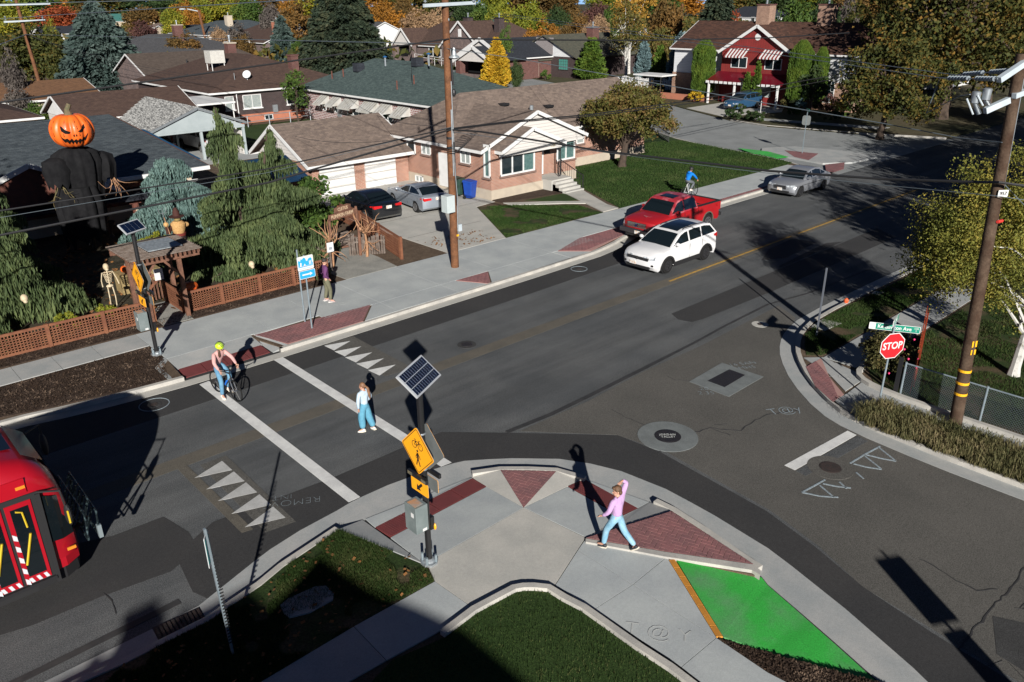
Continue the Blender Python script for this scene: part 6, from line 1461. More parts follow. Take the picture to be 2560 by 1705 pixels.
def rider(**kw):
    J = dict(pelvis=(0,-.27,1.02),waist0=(0,-.24,1.08),waist=(0,-.2,1.18),chest=(0,-.1,1.38),neck=(0,-.03,1.52),skull=(0,.0,1.59),hipL=(-.1,-.22,.99),hipR=(.1,-.22,.99),
             knL=(-.13,.12,.72),knR=(.13,.22,.86),anL=(-.1,-.03,.26),anR=(.1,-.03,.5),toL=(-.1,.12,.2),toR=(.1,.12,.46),shL=(-.18,-.06,1.43),shR=(.18,-.06,1.43),
             elL=(-.3,.1,1.23),elR=(.3,.1,1.23),wrL=(-.29,.29,1.07),wrR=(.29,.29,1.07),haL=(-.28,.34,1.05),haR=(.28,.34,1.05),face=(0,1,-.2))
    J.update(kw); return {k: Vector(v) for k, v in J.items()}
p = person('woman cyclist in a pink top, blue jeans and neon yellow helmet', (8.22,21.75), cyc_rz, rider(anR=(.16,.02,.12), knR=(.15,.06,.58), toR=(.18,.17,.05), face=(-.5,1,-.1)), 1.6,
    top=mat('top_pink', (0.5,0.29,0.27), .85, (0.46,0.26,0.25), nscale=5, bump=.2, bscale=30), bottom=mat('jeans_mid', (0.08,0.19,0.3), .85, (0.13,0.27,0.38), nscale=5, fine=.1), shoes=(m_shoe_w, m_sole_w), hairm=hair4, glasses=True, grip=True, slim=.92,
    hair=dict(lumps=[((0,-.03,.05),(.082,.09,.09))], locks=[([(-.06,-.03,.02),(-.1,-.06,-.08),(-.15,-.1,-.17),(-.2,-.12,-.22)],[.03,.035,.03,.01]),([(.06,.0,.02),(.085,.04,-.08),(.09,.07,-.2),(.09,.08,-.27)],[.03,.035,.035,.01])]))
def helmet(par, J, s, m1, m2):
    hd = J['skull']; mb = MB(); up = (J['skull']-J['neck']).normalized(); face = Vector(J['face']).normalized(); face = (face-up*face.dot(up)).normalized(); rg = face.cross(up)
    M = Matrix(((rg.x,face.x,up.x,hd.x),(rg.y,face.y,up.y,hd.y),(rg.z,face.z,up.z,hd.z),(0,0,0,1))) @ Matrix.Scale(s*1.14, 4)
    mb.M = M; mb.lathe([(.107,.065),(.112,.09),(.1,.14),(.07,.178),(.02,.195)], (0,-.005,0), 18); h = mb.build('helmet', m1, par, smooth=True, world=False, uv=False)
    for x in (-.06,-.02,.02,.06):
        mb = MB(); mb.M = M; q = [(x, y, .075+.125*math.sqrt(max(0,1-(y/.125)**2-(x/.13)**2*.5))) for y in [(-.1+.02*i) for i in range(11)]]
        mb.tube(q, .008, 5).build('vent_slot', m2, h, world=False, uv=False)
helmet(p, rider(face=(-.5,1,-.1)), 1.0, mat('helmet_neon', (0.5,0.75,0.03), .4), m_black)
br = math.radians(180)
bl = math.radians(-90)
bicycle('bicycle', 'pale bicycle ridden along the far sidewalk behind the red pickup', (39.4,27.3), bl, mat('frame_white', (0.5,0.5,0.5), .4), z=.14)
J = rider(face=(-.2,1,0))
p = person('cyclist in a bright blue hooded jacket and black helmet riding behind the red pickup', (39.4,27.3), bl, J, 1.68, top=mat('jacket_blue', (0.005,0.15,0.5), .8, (0.005,0.12,0.42), nscale=5, bump=.3, bscale=20), bottom=mat('trousers_grey', (0.1,0.11,0.12), .85), shoes=(m_shoe_w, m_sole_w), hairm=hair3, grip=True, slim=1.1,
    hair=dict(lumps=[((0,-.02,.05),(.08,.09,.09))]), z=.14)
MB().ball((0,-.14,1.49), (.13,.1,.08), 12, 8).build('hood', MATS['jacket_blue'], p, smooth=True, world=False, uv=False, angle=180)
helmet(p, J, 1.0, m_black, m_steel)
# the SUV's occupants show through no glass; their silhouettes are left to the dark panes
# ======================= STREET FURNITURE =======================
m_pblk = mat('pole_black', (0.012,0.012,0.013), .4, coat=.3)
m_solar = mat('solar_cell', (0.004,0.01,0.03), .12, (0.003,0.006,0.018), nscale=10, spec=.8)
m_solf = mat('solar_frame', (0.5,0.52,0.54), .4, metal=.4)
m_ylw = mat('sign_yellow', (0.85,0.36,0.01), .5)
m_sgnb = mat('sign_back', (0.13,0.14,0.14), .5, (0.1,0.11,0.11), nscale=3)
m_cab = mat('cabinet_grey', (0.24,0.28,0.28), .5, (0.19,0.23,0.23), nscale=4, metal=.4)
m_ltr = mat('print_black', (0.008,0.008,0.008), .6)
m_galv = mat('post_galvanised', (0.26,0.31,0.34), .45, (0.2,0.25,0.28), nscale=6, metal=.4)
def plate(outline, m, name, par, org, ax, ay, t0, t1): return MB().slabv(outline, org, ax, ay, t0, t1).build(name, m, par)
def rrect(w, h, r, n=3):
    out = []
    for cx_, cy_, a0 in ((w/2-r,h/2-r,0),(-w/2+r,h/2-r,90),(-w/2+r,-h/2+r,180),(w/2-r,-h/2+r,270)):
        for k in range(n+1): a = math.radians(a0+90*k/n); out.append((cx_+r*math.cos(a), cy_+r*math.sin(a)))
    return out
def rot2(p, a): c, s = math.cos(a), math.sin(a); return [(x*c-y*s, x*s+y*c) for x, y in p]
Z3 = Vector((0,0,1))
def rot_walker(par, org, ax, t, s=1.0, mirror=1):
    """pedestrian and bicycle pictogram, flat print in relief on the sign face"""
    nn = Vector(ax).cross(Z3).normalized(); o = Vector(org)+nn*t
    def stroke_(a, b, w): 
        a, b = Vector(a), Vector(b); d = (b-a).normalized(); p = Vector((-d.y, d.x))*w/2
        return [(a-p)[:], (b-p)[:], (b+p)[:], (a+p)[:]]
    mb = MB()
    def put(out): mb.slabv([(x*s*mirror, y*s) for x, y in out], o, ax, Z3, 0, .003)
    for cx_ in (-.09,.11):
        for k in range(14):
            a, b = 2*math.pi*k/14, 2*math.pi*(k+1)/14; put(stroke_((cx_+.075*math.cos(a),.13+.075*math.sin(a)),(cx_+.075*math.cos(b),.13+.075*math.sin(b)),.013))
    for a, b in (((-.09,.13),(-.04,.22)),((-.04,.22),(.07,.22)),((.07,.22),(.11,.13)),((-.04,.22),(.0,.13)),((.0,.13),(.07,.22)),((-.09,.13),(0,.13)),((-.05,.22),(-.06,.25)),((-.085,.255),(-.035,.255)),((.07,.22),(.065,.26)),((.065,.26),(.1,.26))): put(stroke_(a, b, .012))
    put([(.028*math.cos(i*.785), .005+.028*math.sin(i*.785)) for i in range(8)])
    for a, b, w in (((0,-.04),(.005,-.17),.06),((.0,-.17),(-.05,-.33),.03),((.01,-.17),(.07,-.33),.03),((.0,-.05),(-.06,-.13),.018),((-.06,-.13),(-.045,-.18),.016),((.01,-.05),(.07,-.12),.018),((.07,-.12),(.08,-.17),.016)): put(stroke_(a, b, w))
    return mb.build('pictogram', m_ltr, par)
def beacon(label, x, y, z0, wide=True, sol_rot=27.3, box_side=-1, arrow=True, top=4.3):
    t = thing('crossing_beacon', label, 'signal post', (x, y, z0), 0, 'solar crossing beacon posts')
    W = lambda dx, dy, dz: (x+dx, y+dy, z0+dz)
    MB().tube([W(0,0,0),W(0,0,top)], .065, 16).build('pole', m_pblk, t, smooth=True)
    b = MB().prism([(x+.19*math.cos(a*math.pi/4+.4), y+.19*math.sin(a*math.pi/4+.4)) for a in range(8)], z0, z0+.05).lathe([(.13,.05),(.12,.09),(.08,.12)], W(0,0,0), 12).build('base_plate', m_metal, t)
    for a in range(4): MB().tube([W(.15*math.cos(a*1.57+.6),.15*math.sin(a*1.57+.6),.05), W(.15*math.cos(a*1.57+.6),.15*math.sin(a*1.57+.6),.22)], .03, 8).build('anchor_cover', m_galv, b)
    # solar panel, long axis horizontal, tilted to the south
    a = math.radians(sol_rot); h = Vector((math.cos(a), math.sin(a), 0)); f = Vector((math.sin(a), -math.cos(a), 0)); ti = math.radians(42); up = (-f*math.cos(ti)+Z3*math.sin(ti))
    c = Vector(W(0,0,top+.02)); w_, h_ = (1.02, .56) if wide else (.82, .42)
    fr = MB().slabv(rrect(w_, h_, .01, 1), c, h, up, 0, .045).build('solar_panel', m_solf, t)
    n1, n2 = (12, 3) if wide else (4, 1)
    nn = h.cross(up).normalized()
    for j in range(n2):
        for i in range(n1):
            cw, chh = (w_-.06)/n1, (h_-.06)/n2; cx_ = -w_/2+.03+cw*(i+.5); cy_ = -h_/2+.03+chh*(j+.5)
            MB().slabv([(cx_-cw/2+.004,cy_-chh/2+.005),(cx_+cw/2-.004,cy_-chh/2+.005),(cx_+cw/2-.004,cy_+chh/2-.005),(cx_-cw/2+.004,cy_+chh/2-.005)], c, h, up, .045, .049).build('cell', m_solar, fr)
    MB().tube([W(0,0,top-.1), c], .04, 8).build('bracket', m_metal, fr)
    # signs on both faces: yellow towards -X, plain back of the twin sign on the far face
    ax = Vector((0,-1,0))
    dm = rot2(rrect(.76,.76,.05), math.pi/4)
    for sx, m1, m2, front in ((-.12, m_ylw, m_sgnb, True), (.12, m_sgnb, m_ylw, False)):
        cz = top-1.55 if wide else top-1.6; o = Vector(W(sx,0,cz+z0*0)); o.z = z0+cz
        axx = ax if front else -ax
        s = plate(dm, m_ylw, 'diamond_sign', t, o, axx, Z3, .004, .007); MB().slabv(dm, o, axx, Z3, -.008, .004).build('sign_back', m_sgnb, s)
        bd = MB(); q = rot2(rrect(.70,.70,.04), math.pi/4); 
        for i in range(len(q)):
            p0, p1 = q[i], q[(i+1) % len(q)]; nrm = axx.cross(Z3)*.0105; bd.bar(o+axx*p0[0]+Z3*p0[1]+nrm, o+axx*p1[0]+Z3*p1[1]+nrm, .012, .004, up=(1,0,0))
        bd.build('border', m_ltr, s); rot_walker(s, o, axx, .0085, .98, 1)
        if arrow:
            o2 = Vector((o.x, o.y, o.z-.82)); s2 = plate(rrect(.56,.3,.03), m_ylw, 'arrow_sign', t, o2, axx, Z3, 0, .008); MB().slabv(rrect(.56,.3,.03), o2, axx, Z3, -.008, 0).build('sign_back', m_sgnb, s2)
            ar = rot2([(-.12,-.03),(.03,-.03),(.03,-.085),(.14,0),(.03,.085),(.03,.03),(-.12,.03)], math.radians(225 if front else -45)); MB().slabv(ar, o2+axx.cross(Z3)*.0085, axx, Z3, 0, .003).build('arrow', m_ltr, s2)
    bz = top-2.13 if wide else top-2.15
    for sx in (-.16,.16):
        lb = MB().box(x+sx-.03, y-.31, z0+bz-.035, x+sx+.03, y+.31, z0+bz+.06).build('light_bar', m_pblk, t)
        for yy in (-.22,.22): MB().box(x+sx+(-.035 if sx < 0 else .03), y+yy-.07, z0+bz-.02, x+sx+(-.03 if sx < 0 else .035), y+yy+.07, z0+bz+.045).build('lamp', mat('led_dark', (0.2,0.17,0.1), .2, (0.05,0.05,0.05), nscale=60), lb)
    for zz in (top-1.2, top-2.0): MB().lathe([(.07,-.02),(.085,0),(.07,.02)], W(0,0,zz), 12).build('clamp', m_metal, t)
    # control cabinet and push button
    bx = x-.24 if wide else x-.26
    cb = MB().box(bx-.15, y-.18, z0+.98, bx+.15, y+.2, z0+1.6).build('cabinet', m_cab, t, bevel=.01)
    MB().box(bx-.155, y-.1, z0+1.35, bx-.15, y-.02, z0+1.45).box(bx+.0, y-.186, z0+1.0, bx+.1, y-.18, z0+1.06).build('label', m_white, cb)
    MB().box(bx-.12,y-.12,z0+1.6,bx+.08,y+.14,z0+1.605).build('lid_mark', mat('orange_dust', (0.4,0.2,0.09), .7, (0.24,0.26,0.26), nscale=5), cb)
    pb = MB().box(x+.05,y-.06,z0+.82,x+.14,y+.06,z0+1.12).build('button_housing', m_pblk, t); MB().ball((x+.15,y-.05,z0+.86),(.03,.05,.08),8,6).build('push_button', m_ylw, pb)
    return t
beacon('black beacon post with solar panel and yellow crossing signs on the near corner', 7.87, 11.2, .14)
beacon('black beacon post with a slim solar panel and yellow crossing signs on the far sidewalk', 7.76, 26.1, .14, wide=False, top=4.35)
# ---- blue wayfinding sign on two posts ----
t = thing('route_sign', 'blue and white route sign with a right arrow on two posts', 'sign', (12.75,24.75,.14))
p1 = Vector((12.72,24.55,.14)); p2 = Vector((12.86,25.3,.14))
for p in (p1, p2): MB().tube([p, p+Vector((0,0,2.75))], .03, 10).build('post', m_galv, t, smooth=True)
m_sky = mat('sign_blue', (0.02,0.3,0.6), .5)
ax = Vector((1,0,0)); o = Vector((12.72,24.49,2.62))
s = plate(rrect(.62,.5,.04), m_white, 'sign_panel', t, o, ax, Z3, 0, .008)
blob = [(-.28,-.14),(.28,-.14),(.28,-.02),(.25,.0),(.25,.13),(.2,.16),(.12,.13),(.07,.05),(.03,.08),(0,.17),(-.06,.2),(-.12,.14),(-.17,.16),(-.2,.08),(-.25,.12),(-.28,.1)]
MB().slabv(blob, o, ax, Z3, .0085, .011).build('print', m_sky, s)
for q in ([(-.22,-.1),(-.16,-.1),(-.15,.02),(-.2,.04)],[(-.1,-.12),(.02,-.12),(-.03,-.02)],[(.14,-.08),(.17,-.08),(.17,.05),(.14,.05)],[(.19,-.08),(.22,-.08),(.22,.05),(.19,.05)],[(-.28,-.11),(.28,-.11),(.28,-.1),(-.28,-.1)]): MB().slabv(q, o, ax, Z3, .012, .014).build('print', m_white, s)
MB().slabv([(-.26,-.2),(.26,-.2),(.26,-.19),(-.26,-.19)], o, ax, Z3, .0085, .011).build('print', m_sky, s)
o2 = Vector((12.75,24.49,2.2)); s2 = plate(rrect(.62,.3,.04), m_white, 'arrow_panel', t, o2, ax, Z3, 0, .008); MB().slabv(rrect(.59,.27,.035), o2, ax, Z3, .0085, .011).build('print', m_sky, s2)
MB().slabv([(-.2,-.025),(.1,-.025),(.1,-.065),(.2,0),(.1,.065),(.1,.025),(-.2,.025)], o2, ax, Z3, .012, .014).build('arrow', m_white, s2)
# ---- stop sign with street names ----
t = thing('stop_sign', 'red stop sign under green street name blades on a grey post at the right corner', 'sign', (21.5,7.84,.14))
x, y = 21.5, 7.84
lean = Vector((.0,.02,0))
top = Vector((x+.1,y+.02,2.75)); MB().tube([(x,y,.1), top], .03, 10).build('post', m_galv, t, smooth=True)
a = math.radians(-28); ax = Vector((math.cos(a), math.sin(a), 0)); nn = ax.cross(Z3)
R = .38/math.cos(math.pi/8); oc = [(R*math.cos(math.pi/8+k*math.pi/4), R*math.sin(math.pi/8+k*math.pi/4)) for k in range(8)]
o = Vector((x+.06,y,2.05))+nn*.05
s = plate(oc, m_white, 'octagon', t, o, ax, Z3, 0, .008); MB().slabv([(p[0]*.94, p[1]*.94) for p in oc], o, ax, Z3, .0085, .011).build('red_face', mat('sign_red', (0.6,0.012,0.018), .45), s)
text('lettering', 'STOP', o+nn*.0125, .3, m_white, axes(ax, Z3, nn), s, ext=.0015, bold=.006, sx=.88)
m_sg = mat('street_sign_green', (0.0,0.2,0.13), .5)
def blade(c, a, L, h, txt, sub=None):
    ax = Vector((math.cos(a), math.sin(a), 0)); nn = ax.cross(Z3)
    s = plate(rrect(L,h,.02), m_white, 'name_blade', t, c, ax, Z3, -.004, .004); 
    for sg in (1,-1):
        MB().slabv([(-L/2+.17,-h/2+.012),(L/2-.012,-h/2+.012),(L/2-.012,h/2-.012),(-L/2+.17,h/2-.012)] if sg == 1 else [(-L/2+.012,-h/2+.012),(L/2-.17,-h/2+.012),(L/2-.17,h/2-.012),(-L/2+.012,h/2-.012)], c, ax, Z3, *((.0045,.006) if sg == 1 else (-.006,-.0045))).build('green_face', m_sg, s)
    for k in range(4): MB().slabv([(-L/2+.04,-h/2+.03+k*.035),(-L/2+.14,-h/2+.03+k*.035),(-L/2+.14,-h/2+.04+k*.035),(-L/2+.04,-h/2+.04+k*.035)], c, ax, Z3, .0045, .0055).build('emblem', mat('emblem_grey', (0.3,0.36,0.36), .6), s)
    text('lettering', txt, Vector(c)+ax*(.06 if not sub else .0)+nn*.0065, .16 if not sub else .15, m_white, axes(ax, Z3, nn), s, ext=.001, bold=.003, sx=.9)
    if sub: text('lettering', sub, Vector(c)+ax*(L/2-.1)+nn*.0065, .07, m_white, axes(ax, Z3, nn), s, ext=.001, sx=.9)
blade(Vector((x+.12,y+.02,2.55)), math.radians(-62), 1.3, .2, 'Kensington Ave', '1545\nS')
blade(Vector((x+.12,y+.02,2.77)), math.radians(12), .75, .2, '900 E')
# ---- other posts ----
def signpost(name, label, x, y, h, m=m_galv, lean_=(0,0), z0=.12, r=.028, cat='post'):
    t = thing(name, label, cat, (x,y,z0)); MB().bar((x,y,z0-.05),(x+lean_[0],y+lean_[1],z0+h),.05,.04).build('post', m, t); return t
signpost('bare_post', 'bare grey metal post standing in the shaded grass at the right corner', 25.1, 11.65, 2.5, mat('post_dull', (0.1,0.11,0.13), .5))
t = signpost('parking_sign', 'edge-on parking sign on a perforated post at the lower left verge', 3.72, 11.62, 2.75, lean_=(-.06,.05))
ax = Vector((.55,.835,0)); o = Vector((3.66,11.68,2.45)); s = plate(rrect(.3,.62,.03), m_white, 'sign_panel', t, o, ax, Z3, 0, .008); MB().slabv(rrect(.26,.5,.03), o, ax, Z3, .0085, .011).build('print', mat('sign_teal', (0.05,0.35,0.33), .5), s); MB().slabv(rrect(.3,.62,.03), o, ax, Z3, -.006, 0).build('sign_back', m_galv, s)
hol = MB()
for i in range(28): hol.box(3.68,11.59,.4+i*.07,3.75,11.6,.425+i*.07)
tag(hol.build('holes', m_black, t), kind='stuff')
# sign post beyond the lower right picture edge, whose shadow falls on the side street
t = thing('roadside_sign', 'roadside post carrying two panels, just below the picture edge', 'sign', (9.7,-3.2,.14))
L_ = 1/math.tan(SUN_EL); sx_, sy_ = math.cos(SUN_AZ)*L_, math.sin(SUN_AZ)*L_
bx, by = 10.05, -2.64
MB().tube([(bx,by,.1),(bx,by,3.62)], .035, 8).build('post', m_galv, t)
axs = Vector((.87,-.5,0))
for zc, hh, ww in ((3.15,.78,.62),(2.3,.78,.46)): plate(rrect(ww,hh,.04), m_sgnb, 'panel', t, (bx,by,zc), axs, Z3, 0, .01)
t = signpost('far_street_sign', 'small green topped street sign post on the far corner island', 57.55, 30.0, 3.1); plate(rrect(.7,.2,.02), m_sg, 'name_blade', t, (57.55,30,3.3), (.7,.7,0), Z3, 0, .01); plate(rrect(.6,.7,.15), m_sgnb, 'sign_back', t, (57.55,30,2.55), (.3,-.95,0), Z3, 0, .01)
signpost('thin_post', 'thin pale post at the shaded verge before the blue car', 70.3, 41.4, 1.9, m_white)
# ======================= UTILITY POLES AND CABLES =======================
m_pole = mat('wood_pole', (0.17,0.075,0.035), .85, (0.085,0.04,0.022), nscale=4, ndetail=8, lo=.3, hi=.7, fine=.2, fscale=20, bump=.4, bscale=18)
m_pole2 = mat('wood_pole_weathered', (0.085,0.058,0.04), .9, (0.04,0.022,0.014), nscale=2.2, ndetail=8, lo=.35, hi=.65, fine=.2, fscale=18, bump=.5, bscale=18)
m_fg = mat('fibreglass_arm', (0.42,0.47,0.5), .5, (0.36,0.41,0.44), nscale=3)
m_ins = mat('insulator_grey', (0.2,0.23,0.25), .3, coat=.4)
m_wire = mat('cable_black', (0.012,0.012,0.013), .6)
m_wireg = mat('wire_aluminium', (0.14,0.17,0.19), .5, metal=.5)
m_tagy = mat('tag_yellow', (0.75,0.38,0.01), .5)
def pole(name, label, x, y, h, r0, r1, lean_=(0,0), m=m_pole, z0=.1, group='wooden utility poles'):
    t = thing(name, label, 'utility pole', (x,y,z0), 0, group)
    n = 8; pts = [(x+lean_[0]*i/n, y+lean_[1]*i/n, z0-.1+(h)*i/n) for i in range(n+1)]
    MB().tube(pts, [r0+(r1-r0)*i/n for i in range(n+1)], 18).build('shaft', m, t, smooth=True)
    return t
def insul(par, a, b, n=7, r=.08, name='insulator'):
    a, b = Vector(a), Vector(b); d = b-a; L = d.length; q = d.to_track_quat('Z','Y').to_matrix().to_4x4(); mb = MB(); mb.M = Matrix.Translation(a) @ q; prof = [(.02,0)]
    for i in range(n): z = L*(i+.5)/n; e = L/n*.32; prof += [(.025,z-e),(r,z-e*.3),(r,z+e*.3),(.025,z+e)]
    prof.append((.02,L)); mb.lathe(prof, (0,0,0), 12); return mb.build(name, m_ins, par, smooth=True)
px_, py_ = 20.97, 26.53
t = pole('utility_pole', 'tall reddish wooden utility pole rising from the far sidewalk past the top of the picture', px_, py_, 13.6, .175, .13, z0=.14)
arm = MB().bar((px_-1.25,py_-.28,10.82),(px_+1.45,py_-.08,10.9),.1,.12).build('crossarm', m_fg, t)
for d in (-1.1,1.3): insul(arm, (px_+d,py_-.18,10.92), (px_+d,py_-.18,11.3), 4, .07)
for z in (10.3,11.4): MB().ball((px_+.02,py_-.16,z),(.03,.03,.06),8,6).build('bolt', m_metal, t)
lz = 8.95; MB().lathe([(.05,.32),(.08,.2),(.1,.05),(.2,.0),(.22,-.05),(.12,-.1)], (px_+.1,py_-.32,lz), 16).build('yard_lamp', mat('lamp_aluminium', (0.4,0.44,0.46), .35, metal=.5), t, smooth=True)
MB().tube([(px_+.05,py_-.17,lz-.1),(px_+.07,py_-.22,lz-1.1)], .045, 8).ball((px_+.1,py_-.22,lz-1.4),(.09,.09,.16),10,8).build('conduit_box', m_steel, t)
bz = 2.72; MB().box(px_-.62,py_-.42,bz,px_-.2,py_-.0,bz+.72).build('cabinet', mat('cabinet_pale', (0.42,0.47,0.47), .5, (0.38,0.43,0.43), nscale=5), t, bevel=.015)
for z in (bz+.1, bz+.6): MB().bar((px_-.25,py_-.2,z),(px_,py_-.1,z),.05,.05).build('bracket', m_metal, t)
MB().box(px_+.16,py_-.16,1.75,px_+.34,py_-.04,2.05).build('meter_box', m_fg, t)
MB().tube([(px_+.1,py_-.15,1.9),(px_+.14,py_-.17,3.2),(px_+.06,py_-.17,4.4),(px_+.02,py_-.17,8.0)], .02, 6).tube([(px_-.02,py_-.17,4.2),(px_-.03,py_-.17,6.9)], .03, 6).build('riser', m_metal, t)
MB().tube([(px_+.12,py_-.14,2.9),(px_+.05,py_-.19,5.6)], .025, 6).build('cable_riser', m_wire, t)
MB().box(px_+.02,py_-.19,1.56,px_+.13,py_-.165,1.64).build('tag', m_tagy, t)
for zz in (5.35,5.75): MB().lathe([(.165,-.05),(.17,0),(.165,.05)], (px_,py_,zz), 14).build('band', m_steel, t)
# right pole, close to the camera side
rx, ry = 21.97, 5.91
t = pole('utility_pole', 'weathered wooden utility pole with yellow bands beside the chain link fence', rx, ry, 9.75, .165, .125, (0,.46), m_pole2)
def at(z, dx=0, dy=0): k = z/9.75; return (rx+dx, ry+.46*k+dy, z)
for z in (1.1,1.42,1.78): MB().lathe([(.164,-.035),(.165,.035)], at(z), 18).build('yellow_band', m_tagy, t)
for z, h in ((2.35,.07),(2.58,.085)): MB().add([(*at(z-h,-.135,-.105)[:2],z-h),(*at(z-h,.02,-.172)[:2],z-h),(*at(z+h,.02,-.172)[:2],z+h),(*at(z+h,-.135,-.105)[:2],z+h)],[(0,1,2,3)]).build('yellow_tag', m_tagy, t)
text('tag_print', '957', at(6.55,-.08,-.172), .12, m_ltr, axes(Vector((.8,-.6,0)).normalized(), Z3, Vector((-.6,-.8,0)).normalized()), t, ext=.004)
MB().slabv(rrect(.26,.17,.01,1), Vector(at(6.55,-.07,-.158)), Vector((.8,-.6,0)), Z3, 0, .006).build('number_plate', m_white, t)
def RP(u, v, D):
    d = ray(u, v); h = math.hypot(d.x, d.y); return Vector((d.x/h*D, d.y/h*D, CAM_H+d.z/h*D))
a1 = RP(2497,200,22.2); a2 = RP(2590,138,23.0); arm = MB().bar(a1, a2, .13, .13).build('crossarm', m_fg, t)
pA, pB = Vector((29.6,17.5,9.2)), None
dirw = Vector((.42,.9,.0)).normalized()
def strings(p_, n=2):
    p = p_
    p = Vector(p[0]); q_ = Vector(p_[1]); L_s = (q_-p).length; dirw = (q_-p)/L_s; e = p+dirw*L_s*.42; e2 = e+dirw*L_s*.12; e3 = q_
    insul(arm, p+dirw*.06, e, 7, .06); insul(arm, e2, e3, 7, .06); MB().tube([p, e3+dirw*.35], .014, 6).build('rod', m_metal, arm); return e3+dirw*.35
s1 = strings((RP(2494,197,22.2), RP(2370,195,23.8))); s2 = strings((RP(2528,176,22.6), RP(2408,186,24.3))); dirw = Vector((.42,.9,.0)).normalized()
b1 = RP(2462,277,22.2); b2 = RP(2522,250,22.6); ar2 = MB().bar(b1, b2, .12, .14).bar(RP(2535,240,22.7), RP(2600,215,23.4),.12,.12).build('lower_arm', m_fg, t)
for k in (0,.42):
    q = RP(2448 if k == 0 else 2473, 286 if k == 0 else 264, 22.1); q2 = RP(2437 if k == 0 else 2464, 257 if k == 0 else 249, 22.1); insul(ar2, q, q2, 9, .06, 'cutout_insulator')
    MB().lathe([(.09,.0),(.1,.24),(.06,.26)], q2, 14).build('arrester', m_metal, ar2, smooth=True)
    MB().tube([q+Vector((-.1,.1,0)), q2+Vector((-.16,.14,.1))], .02, 6).build('fuse_tube', m_fg, ar2)
MB().tube([at(6.6,.16,-.08), at(9.2,.18,-.08)], .02, 6).build('ground_wire', m_metal, t)
MB().tube([at(5.85,-.1,-.16), at(5.85,.1,-.2)], .04, 6).build('splice', mat('splice_red', (0.6,0.04,0.03), .5), t)
# rear poles
t = pole('utility_pole', 'wooden utility pole with two pale crossarms at the upper left', 23.12, 98.2, 12.6, .2, .15, (-.6,0))
for z, a, b in ((10.9,-2.9,2.9),(9.35,-1.7,2.1)):
    ar = MB().bar((22.7+a,98,z),(22.7+b,98,z+.1),.12,.16).build('crossarm', m_fg, t)
    for d in (a+.2, b-.2): insul(ar, (22.7+d,98,z+.1), (22.7+d,98,z+.55), 3, .12)
t = pole('utility_pole', 'leafless grey wooden pole at the left edge of the picture', 16.2, 89.5, 8.6, .32, .2, (-.4,0), m_pole2)
t = pole('utility_pole', 'thin wooden pole standing before the dark conifer at the top right of centre', 130, 94.8, 10.1, .3, .22)
t = pole('utility_pole', 'brown wooden pole among the dark maples at the upper right', 86.1, 30.5, 4.8, .2, .17, (.2,.2))
MB().ball((86.0,30.3,1.9),(.1,.1,.1),8,6).build('reflector', m_tagy, t)
t = pole('utility_pole', 'short wooden pole with a pale transformer behind the stone bungalow', 165, 191, 8.3, .35, .3); MB().lathe([(.5,0),(.5,1.6),(.2,1.8)], (165,191,8.3), 12).build('transformer', m_fg, t, smooth=True)
t = thing('street_lamp', 'street lamp with a curved arm on a wooden pole before the slate roofed house', 'street lamp', (91.5,215.9,0)); MB().tube([(91.5,215.9,0),(90.6,215.9,9.2)], .3, 8).build('post', m_pole, t); MB().tube([(90.6,215.9,8.9),(88,216.6,9.5)], .12, 6).build('arm', m_fg, t); MB().ball((86.9,216.8,9.45),(.9,.4,.22),10,6).build('lamp_head', m_fg, t)
def cable(label, pts3, r=.012, m=m_wire, sag=0.0, n=18, name='overhead_cable', group='overhead cables'):
    mb = MB(); P = [Vector(p) for p in pts3]; q = []
    for i in range(len(P)-1):
        L = (P[i+1]-P[i]).length
        for k in range(n+(i == len(P)-2)):
            u = k/n; p = P[i].lerp(P[i+1], u); p.z -= sag*4*u*(1-u)*(L/30)**1.0; q.append(p)
    mb.tube(q, r, 6); o = mb.build(name, m, None, uv=False, smooth=True); return tag(o, label, 'cable', group)
def left_of(u, v, Y=py_, ext=-34):   # where a street-side cable leaves the picture on the left
    p = PY(u, v, Y); return p
PT = lambda z, dy=0: Vector((px_, py_-.15+dy, z))
def wire_left(label, za, u, v, r, m=m_wire, sag=.0, Y=py_-.15):
    a = PT(za); b = PY(u, v, Y); d = (b-a); cable(label, [a, a+d*.5+Vector((0,0,-sag)), b, b+d*.9+Vector((0,0,.3))], r, m)
zc = lambda u, v: ZAT(u, v, px_, py_)
wire_left('thick black cable running left from just under the yard lamp', zc(1106,97), 0, 256, .03)
wire_left('heavy black cable bundle, lowest of those reaching the tall pole from the left', zc(1120,322), 0, 588, .036, sag=.35)
wire_left('black cable from the tall pole to the left edge, above the heavy bundle', zc(1118,318), 0, 527, .024, sag=.25)
wire_left('thin grey wire between the two black cables on the left', zc(1118,316), 0, 544, .008, m_wireg, sag=.3)
top2 = [(0,10,439,-2),(0,47,640,3)]
cable('upper grey wire crossing the top left corner', [ATY(0,10,97), ATY(439,-1,97), ATY(1000,-14,97)], .035, m_wireg)
cable('lower grey wire running from the left pole crossarm to the tall pole', [ATY(0,47,97), ATY(100,40,97), PT(zc(1110,-25))], .03, m_wireg)
lp = Vector((22.75,98.0,0)); lp.z = ZAT(77,86,22.75,98)
cable('thin wire from the upper left pole to the tall pole at lamp height', [lp, PT(zc(1106,110))], .02, m_wireg)
cable('service wire from the upper left pole off the left edge', [lp, ATY(0,111,92)], .05, m_wireg)
